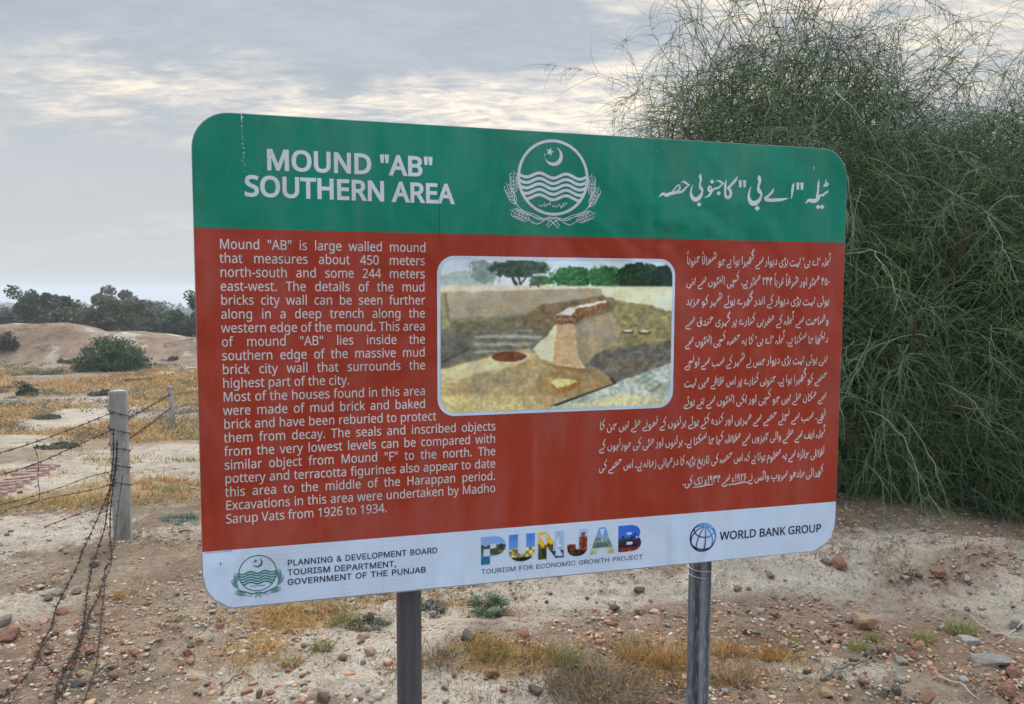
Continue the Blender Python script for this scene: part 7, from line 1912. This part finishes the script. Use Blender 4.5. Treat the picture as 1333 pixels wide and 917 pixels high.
for i, a in enumerate((
        (1125, 818, 40, .8, .62, 'buff', 'large buff brick chunk lying on the rubble right of the right sign post', 'brick_fragment', 'brick'),
        (12, 832, 36, .8, .62, 'red', 'big smooth reddish rock at the left edge of the foreground'),
        (6, 812, 24, .8, .7, 'grey', 'grey rock just above the reddish one at the left edge'),
        (74, 775, 22, .7, .5, 'grey', 'grey flat stone left of the loose barbed wires'),
        (243, 852, 13, .9, .8, 'red', 'small round orange stone on the gravel below the lower left sign corner'),
        (270, 894, 13, .7, .6, 'red', 'small orange brick piece near the bottom left of the sign'),
        (118, 851, 22, .7, .55, 'red', 'red brick piece under the hanging barbed wires', 'brick_fragment', 'brick'),
        (103, 893, 22, .8, .6, 'dark', 'dark stone between the barbed wires low in the foreground'),
        (483, 852, 22, .8, .6, 'buff', 'orange brick fragment left of the left sign post', 'brick_fragment', 'brick'),
        (470, 839, 11, .8, .8, 'brown', 'small brown clod beside the orange brick fragment at the left post'),
        (608, 834, 25, .9, .75, 'dark', 'dark round stone right of the left sign post'),
        (337, 908, 13, .8, 1.0, 'brown', 'small upright brown stone at the bottom left of the left post'),
        (420, 912, 22, .8, .9, 'brown', 'brown broken chunk at the bottom edge left of the left post'),
        (1093, 738, 26, .8, .62, 'red', 'orange-red rock at the foot of the big bush by the sign corner'),
        (1119, 735, 10, .8, .8, 'pale', 'small whitish stone right of the orange-red rock by the bush'),
        (1075, 734, 16, .8, .6, 'brown', 'brown clod left of the orange-red rock by the bush'),
        (1183, 750, 13, .9, .7, 'dark', 'dark stone on the pale silt in front of the bush'),
        (1196, 751, 13, .9, .7, 'brown', 'brown stone next to the dark one in front of the bush'),
        (1222, 750, 24, .8, .5, 'red', 'low red brick lump on the pale silt at the right', 'brick_fragment', 'brick'),
        (1290, 864, 58, .6, .36, 'grey', 'wide flat grey rock near the right edge'),
        (1311, 903, 34, .8, .6, 'red', 'red brick chunk in the bottom right corner', 'brick_fragment', 'brick'),
        (1320, 882, 26, .8, .7, 'red', 'red brick chunk behind the one in the bottom right corner', 'brick_fragment', 'brick'),
        (1166, 905, 15, .8, 1.2, 'dark', 'dark pointed stone at the bottom right of the stick'),
        (1051, 878, 15, .8, .7, 'dark', 'small black stone at the left end of the curved stick'),
        (1092, 827, 13, .8, .8, 'red', 'orange pebble left of the large buff brick'),
        (1105, 812, 15, .8, .8, 'brown', 'brown stone tucked behind the left of the buff brick'),
        (1150, 850, 24, .8, .6, 'brown', 'reddish brown lump below the large buff brick'),
        (1174, 864, 27, .7, .4, 'grey', 'flat grey stone right of the reddish brown lump'),
        (1260, 836, 32, .7, .35, 'pale', 'pale flat slab above the wide grey rock'),
        (1124, 889, 20, .7, .4, 'red', 'flat pinkish brick piece below the curved stick', 'brick_fragment', 'brick'),
        (1207, 914, 26, .8, .7, 'red', 'red angular brick at the bottom edge right of the pointed stone', 'brick_fragment', 'brick'),
        (697, 902, 24, .8, .6, 'dark', 'dark lichened stone on the pale hump below the sign'),
        (1322, 818, 24, .8, .7, 'grey', 'grey rounded rock at the right edge by the dry twigs'),
        (832, 770, 16, .7, .5, 'dark', 'dark clod on the pale ground left of the right sign post'),
        (830, 796, 16, .7, .5, 'buff', 'orange flat brick piece in red rubble left of the right post', 'brick_fragment', 'brick'))):
    nm = a[7] if len(a) > 7 else 'stone'
    ct = a[8] if len(a) > 8 else 'stone'
    stone(*a[:6], a[6], 40 + i, nm, ct)

# small loose fragments, no two worth telling apart
protos = {}
rnd = random.Random(31)
G = 'small loose brick fragments and stones on the ground'
for k in ('red', 'brown', 'grey', 'dark', 'pale', 'buff'):
    protos[k] = [rock_mesh('small_stone', 900 + 7 * j + len(k), 8, 2, .06) for j in range(3)]
    for me in protos[k]: me.materials.append(SM[k])
lab = {'red': 'small red brick fragment lying loose on the ground', 'brown': 'small brown clod lying loose on the ground', 'grey': 'small grey stone lying loose on the ground', 'dark': 'small dark stone lying loose on the ground', 'pale': 'small pale stone lying loose on the ground', 'buff': 'small orange brick fragment lying loose on the ground'}
spots = []
for i in range(150):
    rgn = rnd.random()
    if rgn < .34: px, py = rnd.uniform(930, 1330), rnd.uniform(745, 912)
    elif rgn < .66: px, py = rnd.uniform(5, 420), rnd.uniform(700, 912)
    elif rgn < .9: px, py = rnd.uniform(555, 890), rnd.uniform(765, 912)
    else: px, py = rnd.uniform(390, 510), rnd.uniform(795, 912)
    spots.append((px, py))
for px, py in spots:
    k = rnd.choices(('red', 'brown', 'grey', 'dark', 'pale', 'buff'), (30, 22, 12, 8, 14, 10))[0]
    x, y, z = at(px, py)
    s_ = rnd.choice((.012, .016, .02, .025, .032)) * rnd.uniform(.8, 1.2)
    o = bpy.data.objects.new('small_stone', rnd.choice(protos[k]))
    COL.objects.link(o)
    o.location = (x, y, z + s_ * .25)
    o.scale = (s_, s_ * rnd.uniform(.6, 1), s_ * rnd.uniform(.4, .75))
    o.rotation_euler = (rnd.uniform(-.3, .3), rnd.uniform(-.3, .3), rnd.uniform(0, 6))
    tag(o, lab[k], 'stone', G)


def gravel():
    rng = np.random.default_rng(3)
    n = 88000
    y = 2.7 + 5.3 * rng.random(n) ** 1.25; x = (rng.random(n) * 2 - 1) * (.72 * y + .2)
    zn = zones(x, y)
    w = .30 + .7 * zn[:, 1] - .5 * zn[:, 0] * (fbm(x * 3, y * 3, 71, 2) < .58) + 2.2 * (fbm(x * 2.6, y * 2.6, 70, 4, .65) - .5)
    keep = rng.random(n) < np.clip(w, .04, 1)
    x, y, red = x[keep], y[keep], zn[keep, 1]
    # coarser rubble in drifts
    k = 4800
    yr = 2.8 + 4.2 * rng.random(k) ** 1.2; xr = (rng.random(k) * 2 - 1) * (.72 * yr + .2)
    zr = zones(xr, yr)
    kr = rng.random(k) < np.clip(.10 + .55 * zr[:, 1] - .25 * zr[:, 0] + 2.4 * (fbm(xr * 1.9, yr * 1.9, 72, 4, .65) - .52), .01, .85)
    xr, yr, zr = xr[kr], yr[kr], zr[kr]
    ns = len(x)
    x = np.concatenate([x, xr]); y = np.concatenate([y, yr]); red = np.concatenate([red, zr[:, 1]])
    n = len(x)
    z = terrain(x, y)
    near = np.clip(1.3 - np.hypot(x, y - 4) / 7, 0, 1)
    s = .0022 + .0085 * rng.random(n) ** 4.0
    s[ns:] = .006 + .014 * rng.random(n - ns) ** 2.2
    base = np.array([(-1, -1, -1), (1, -1, -1), (1, 1, -1), (-1, 1, -1), (-1, -1, 1), (1, -1, 1), (1, 1, 1), (-1, 1, 1)], float)
    V = base[None] * (1 + rng.uniform(-.6, .3, (n, 8, 3)))
    V[:, 4:, :2] *= .8
    V *= np.stack([s * rng.uniform(.8, 1.6, n), s * rng.uniform(.7, 1.1, n), s * rng.uniform(.25, .7, n)], -1)[:, None, :]
    a = rng.uniform(0, 2 * np.pi, n); ca, sa = np.cos(a)[:, None], np.sin(a)[:, None]
    X = V[..., 0] * ca - V[..., 1] * sa; Yy = V[..., 0] * sa + V[..., 1] * ca
    V = np.stack([X + x[:, None], Yy + y[:, None], V[..., 2] + z[:, None] + s[:, None] * .18], -1).reshape(-1, 3)
    q = np.array([(0, 3, 2, 1), (4, 5, 6, 7), (0, 1, 5, 4), (1, 2, 6, 5), (2, 3, 7, 6), (3, 0, 4, 7)])
    F = (np.arange(n) * 8)[:, None, None] + q[None]
    pal = np.array([(.36, .185, .11), (.30, .15, .095), (.42, .25, .155), (.40, .32, .24), (.44, .365, .285), (.22, .17, .13), (.28, .23, .19), (.12, .10, .09), (.36, .29, .22)])
    wr = np.array([3, 3, 3, 1.2, .4, 1.6, 1.2, .7, 1.5]); wp = np.array([1.0, .8, 1.5, 2.2, .7, 2.2, 2, .9, 3])
    isr = rng.random(n) < np.clip(red, .15, .9)
    ki = np.where(isr, rng.choice(9, n, p=wr / wr.sum()), rng.choice(9, n, p=wp / wp.sum()))
    col = pal[ki] * (1 + rng.uniform(-.25, .25, (n, 1)))
    o = link('gravel', mesh_np('gravel', V, F.reshape(-1, 4), np.repeat(col, 8, axis=0)), attr_mat('gravel', .95, .1))
    tag(o, 'reddish and pale brick gravel strewn over the ground', 'gravel', kind='stuff')


gravel()


# ------------------------------------------------------------------ sticks
def stick(pts, rad, col, label, twigs=(), name='dead_stick'):
    path = []
    for px, py, lift in pts:
        x, y, z = at(px, py); path.append((x, y, z + lift))
    P = [Vector(p) for p in path]
    fine = []
    for i in range(len(P) - 1):
        for t in np.arange(5) / 5: fine.append(tuple(P[i].lerp(P[i + 1], float(t)) + Vector((0, 0, .004 * math.sin(7 * (i + t))))))
    fine.append(tuple(P[-1]))
    r = [rad * (1 - .55 * k / len(fine)) for k in range(len(fine))]
    V, F = tube(fine, r, 6)
    o = link(name, mesh_py(name, V, F, True), mat('dead wood', lambda t, b, p: t.l(t.mix(t.noise(p, 30, 4), col, tuple(c * 1.7 for c in col)), b.inputs['Base Color']), .9, .1))
    tag(o, label, 'stick')


stick([(1069, 889, .012), (1085, 879, .02), (1104, 872, .02), (1122, 868, .02), (1134, 858, .012)], .009, (.12, .10, .085), 'curved grey stick lying in the rubble below the buff brick')
stick([(1333, 842, .03), (1310, 836, .03), (1285, 828, .03), (1262, 806, .02)], .004, (.34, .29, .22), 'long pale dry twig at the right edge', name='dry_twig')
stick([(1333, 822, .05), (1318, 833, .04), (1300, 842, .02)], .004, (.34, .29, .22), 'short pale twig crossing the long one at the right edge', name='dry_twig')
stick([(1220, 885, .01), (1250, 896, .02), (1275, 915, .01)], .004, (.30, .25, .19), 'thin pale twig in the bottom right foreground', name='dry_twig')
stick([(290, 897, .01), (302, 889, .02), (318, 880, .02), (328, 885, .01)], .006, (.20, .13, .09), 'short brown stick at the bottom left of the pale silt')


# ------------------------------------------------------------------ row of edging bricks at the left
M_brk = stone_mat('edging brick', (.30, .17, .13), (.38, .25, .20))
import bmesh as _bm
def brick_mesh():
    bm = _bm.new()
    _bm.ops.create_cube(bm, size=1)
    _bm.ops.scale(bm, vec=(.25, .085, .055), verts=bm.verts)
    _bm.ops.bevel(bm, geom=list(bm.edges), offset=.006, segments=1, affect='EDGES')
    me = bpy.data.meshes.new('edging_brick'); bm.to_mesh(me); bm.free()
    me.materials.append(M_brk)
    return me
bme = brick_mesh()
x0, y0, _ = at(-14, 646); x1, y1, _ = at(60, 609)
row = math.atan2(y1 - y0, x1 - x0)
for i in range(9):
    t = i / 8
    x = x0 + (x1 - x0) * t; y = y0 + (y1 - y0) * t
    o = bpy.data.objects.new('edging_brick', bme); COL.objects.link(o)
    o.location = (x, y, tz(x, y) + .012)
    o.rotation_euler = (rnd.uniform(.05, .3), rnd.uniform(-.1, .1), row + math.pi / 2 + rnd.uniform(-.12, .12))
    tag(o, 'pale red edging brick in the stepped row at the left', 'brick', 'row of edging bricks')

# ------------------------------------------------------------------ fence
M_conc = mat('concrete', lambda t, b, p: (t.l(t.mix(t.ramp(t.noise(t.mapping(p, (9, 9, 2.5)), 1, 5, .65), .38, .66), (.37, .355, .32), (.17, .155, .13)), b.inputs['Base Color']), bump_to(t, b, t.noise(p, 70, 4), .4, .006)), .9, .15)


def concrete_post(x, y, h, w, label, rz, lean=0.0):
    z = tz(x, y)
    bm = _bm.new()
    rings = []
    for k, (zz, s) in enumerate(((-.3, 1.05), (0, 1.04), (h * .5, 1.0), (h - .012, .96), (h, .90))):
        hw = w * .5 * s; c = hw * .38
        pts = [(-hw, -hw + c), (-hw + c, -hw), (hw - c, -hw), (hw, -hw + c), (hw, hw - c), (hw - c, hw), (-hw + c, hw), (-hw, hw - c)]
        rings.append([bm.verts.new((a + lean * zz, b, zz)) for a, b in pts])
    for r0, r1 in zip(rings, rings[1:]):
        for k in range(8): bm.faces.new((r0[k], r0[(k + 1) % 8], r1[(k + 1) % 8], r1[k]))
    bm.faces.new(rings[-1])
    me = bpy.data.meshes.new('fence_post'); bm.to_mesh(me); bm.free()
    o = link('fence_post', me, M_conc, None, (x, y, z), rz)
    tag(o, label, 'fence post', 'concrete posts of the wire fence')
    return Vector((x, y, z))


p1x, p1y, p1z = at(160, 699)
h1 = CAM_H - (511 - 379) / FPX * p1y - p1z
A = concrete_post(p1x, p1y, h1, .098, 'nearest grey concrete fence post wrapped in rusty barbed wire', .25)
p2x, p2y, p2z = at(225, 553)
h2 = CAM_H - (505 - 379) / FPX * p2y - p2z
B = concrete_post(p2x, p2y, h2, .10, 'thin far concrete fence post just left of the sign', .4, -.04)

M_rust = mat('rusty wire', lambda t, b, p: t.l(t.mix(t.noise(p, 60, 3), (.035, .022, .017), (.085, .05, .035)), b.inputs['Base Color']), .85, .2, .2)


def wire(path, label, rad=.0022, barb=.075, seed=1, twist=True, spike=.022, tangle=0.0):
    rng = np.random.default_rng(seed)
    P = np.array(path, float)
    E = np.vstack([2 * P[0] - P[1], P, 2 * P[-1] - P[-2]])
    out = []
    for i in range(1, len(E) - 2):
        L = np.linalg.norm(E[i + 1] - E[i]); m = max(4, int(L / .03))
        for t in np.arange(m) / m:
            p0, q1, q2, p3 = E[i - 1:i + 3]
            out.append(.5 * (2 * q1 + (q2 - p0) * t + (2 * p0 - 5 * q1 + 4 * q2 - p3) * t * t + (3 * q1 - p0 - 3 * q2 + p3) * t ** 3))
    out.append(P[-1]); Q = np.array(out)
    if tangle:
        k = np.arange(len(Q))
        Q = Q + tangle * np.column_stack([np.interp(k, np.arange(0, len(Q) + 6, 6), rng.normal(0, 1, len(np.arange(0, len(Q) + 6, 6)))) for _ in range(3)])
    V = []; F = []
    def add(pa, r, n=4):
        v, f = tube(pa, r, n); o = len(V); V.extend(v); F.extend(tuple(i + o for i in q) for q in f)
    T = np.gradient(Q, axis=0); T /= np.linalg.norm(T, axis=1)[:, None] + 1e-9
    S = np.cross(T, [0, 0, 1.0]); S /= np.linalg.norm(S, axis=1)[:, None] + 1e-9
    U = np.cross(S, T)
    ph = np.arange(len(Q)) * 1.05
    for sg in (0, math.pi):
        add([tuple(q + rad * (math.cos(a + sg) * s_ + math.sin(a + sg) * u)) for q, s_, u, a in zip(Q, S, U, ph)], rad * .75)
    ln = np.concatenate([[0], np.cumsum(np.linalg.norm(np.diff(Q, axis=0), axis=1))])
    d = barb * rng.random()
    while d < ln[-1]:
        k = min(int(np.searchsorted(ln, d)), len(Q) - 1)
        for j in range(4):
            a = rng.uniform(0, 2 * math.pi)
            v = S[k] * math.cos(a) + U[k] * math.sin(a) + T[k] * rng.uniform(-.5, .5)
            add([tuple(Q[k]), tuple(Q[k] + v * spike * rng.uniform(.7, 1.2))], [rad * .8, rad * .35], 3)
        add([tuple(Q[k] - T[k] * .007), tuple(Q[k] + T[k] * .007)], rad * 2.0, 6)
        d += barb * rng.uniform(.75, 1.3)
    o = link('barbed_wire', mesh_py('barbed_wire', V, F), M_rust)
    tag(o, label, 'barbed wire')


def near(px, py, depth):
    """world point at a chosen distance for a place in the photograph"""
    u, v = px - 666.5, py - 458.5
    c, s_ = math.cos(PITCH), math.sin(PITCH)
    up = -v / FPX
    r = (u / FPX, c + up * s_, -s_ + up * c)
    t = depth / r[1]
    return (r[0] * t, depth, CAM_H + r[2] * t)


d1 = p1y - .07
# two taut strands to the left, sagging
wire([near(150, 538, d1), near(105, 556, d1 - .25), near(60, 573, d1 - .45), near(0, 592, d1 - .7), near(-90, 610, d1 - 1.0)], 'upper taut barbed wire running left from the near post', seed=2)
wire([near(150, 560, d1), near(105, 580, d1 - .25), near(52, 604, d1 - .45), near(0, 621, d1 - .7), near(-90, 640, d1 - 1.0)], 'lower taut barbed wire running left from the near post', seed=3)
wire([near(42, 578, d1 - .5), near(50, 600, d1 - .5), near(50, 628, d1 - .5), near(52, 650, d1 - .45), near(38, 660, d1 - .5)], 'short wire hanging down between the two taut strands', rad=.0015, seed=4, spike=.012)
wire([near(150, 615, d1), near(120, 622, d1 - .1), near(70, 640, d1 - .2), near(20, 655, d1 - .4), near(-60, 672, d1 - .6)], 'thin slack barbed wire low to the left of the near post', rad=.0016, seed=5, spike=.014)
wire([near(150, 632, d1), near(110, 642, d1 - .1), near(60, 652, d1 - .2), near(0, 668, d1 - .4), near(-60, 680, d1 - .6)], 'second slack barbed wire close above the ground at the left', rad=.0016, seed=6, spike=.014)
wire([near(148, 655, d1), near(115, 667, d1 - .1), near(85, 678, d1 - .15), near(60, 688, d1 - .2)], 'short barbed wire dropping to the ground left of the near post', rad=.0018, seed=7, spike=.016)
# strands to the far post
wire([near(165, 548, p1y), near(192, 533, p1y + 2.9), tuple(B + Vector((0, -.06, h2 * .80)))], 'upper barbed wire between the near and far posts', rad=.0022, seed=8, barb=.12)
wire([near(165, 575, p1y), near(193, 556, p1y + 2.9), tuple(B + Vector((0, -.06, h2 * .45)))], 'lower barbed wire between the near and far posts', rad=.0022, seed=9, barb=.12)
wire([tuple(B + Vector((.05, 0, h2 * .80))), tuple(B + Vector((1.6, 3.5, h2 * .7))), tuple(B + Vector((3.2, 7.5, .75)))], 'wire running on behind the sign from the far post', rad=.003, seed=10, barb=.3)
wire([tuple(B + Vector((.05, 0, h2 * .45))), tuple(B + Vector((1.6, 3.5, h2 * .35))), tuple(B + Vector((3.2, 7.5, .4)))], 'lower wire running on behind the sign from the far post', rad=.003, seed=14, barb=.3)
# wrapped round the near post
wrap = []
for k in range(70):
    a = k * .42
    zz = h1 * (.90 - .55 * k / 70)
    wrap.append((p1x + .061 * math.cos(a + 2.6), p1y + .061 * math.sin(a + 2.6), p1z + zz))
wire(wrap, 'rusty barbed wire wound round the near post', seed=11, rad=.0018, barb=.09, spike=.016)


def g(px, py, lift):
    x, y, z = at(px, py)
    return (x, y, z + lift)


wire([near(149, 560, d1 - .02), near(146, 600, d1 - .02), near(141, 640, d1 - .08), near(130, 668, d1 - .2), near(112, 715, d1 - .5), near(100, 745, d1 - .75), g(68, 812, .03), g(56, 850, .03), g(44, 880, .03), g(20, 905, .03), g(-15, 922, .03)],
     'leftmost loose barbed wire trailing from the near post to the bottom left corner', seed=20, tangle=.006, rad=.0026, barb=.05)
wire([near(152, 575, d1 - .02), near(147, 620, d1 - .05), near(138, 680, d1 - .2), near(122, 740, d1 - .6), g(112, 800, .03), g(100, 850, .025), g(84, 885, .03), g(74, 930, .03)],
     'middle loose barbed wire trailing down from the near post to the bottom edge', seed=21, tangle=.006, rad=.0026, barb=.05)
wire([near(156, 590, d1 - .02), near(150, 640, d1 - .05), near(146, 700, d1 - .3), near(140, 748, d1 - .65), g(122, 790, .03), g(112, 830, .03), g(92, 875, .03), g(80, 900, .03), g(68, 935, .03)],
     'loose barbed wire hanging just right of the middle one', seed=22, tangle=.008, rad=.0026, barb=.05)
wire([near(160, 620, d1 - .02), near(154, 670, d1 - .12), near(149, 720, d1 - .4), g(136, 775, .02), g(130, 830, .02), g(126, 870, .02), g(108, 925, .02)],
     'rightmost thin loose barbed wire trailing down from the near post', seed=23, tangle=.004, rad=.0017, barb=.08)
wire([g(64, 838, .03), g(52, 864, .04), g(62, 882, .05), g(74, 886, .03), g(88, 875, .03)], 'short barbed wire piece linking two trailing wires in the foreground', seed=24, rad=.002)
stick([(128, 873, .01), (150, 880, .015), (180, 892, .015), (206, 892, .02), (207, 875, .04), (200, 858, .05)], .0018, (.10, .075, .06), 'thin bent wire-like twig on gravel right of the loose wires', name='dry_twig')


# ------------------------------------------------------------------ air
def haze():
    V = []
    x0, x1, y0, y1, z0, z1 = -2620, 2650, -720, 3990, -140, 7.5
    me = mesh_py('haze', [(x0, y0, z0), (x1, y0, z0), (x1, y1, z0), (x0, y1, z0), (x0, y0, z1), (x1, y0, z1), (x1, y1, z1), (x0, y1, z1)],
                 [(0, 3, 2, 1), (4, 5, 6, 7), (0, 1, 5, 4), (1, 2, 6, 5), (2, 3, 7, 6), (3, 0, 4, 7)])
    m = bpy.data.materials.new('thin haze'); m.use_nodes = True
    t = NT(m.node_tree)
    out = t.n('ShaderNodeOutputMaterial')
    v = t.n('ShaderNodeVolumePrincipled')
    v.inputs['Color'].default_value = (.95, .965, .98, 1)
    v.inputs['Density'].default_value = HAZE_D
    t.l(v.outputs[0], out.inputs['Volume'])
    o = link('haze', me, m)
    tag(o, 'thin pale haze over the fields', 'haze', kind='stuff')


HAZE_D = .0012
haze()
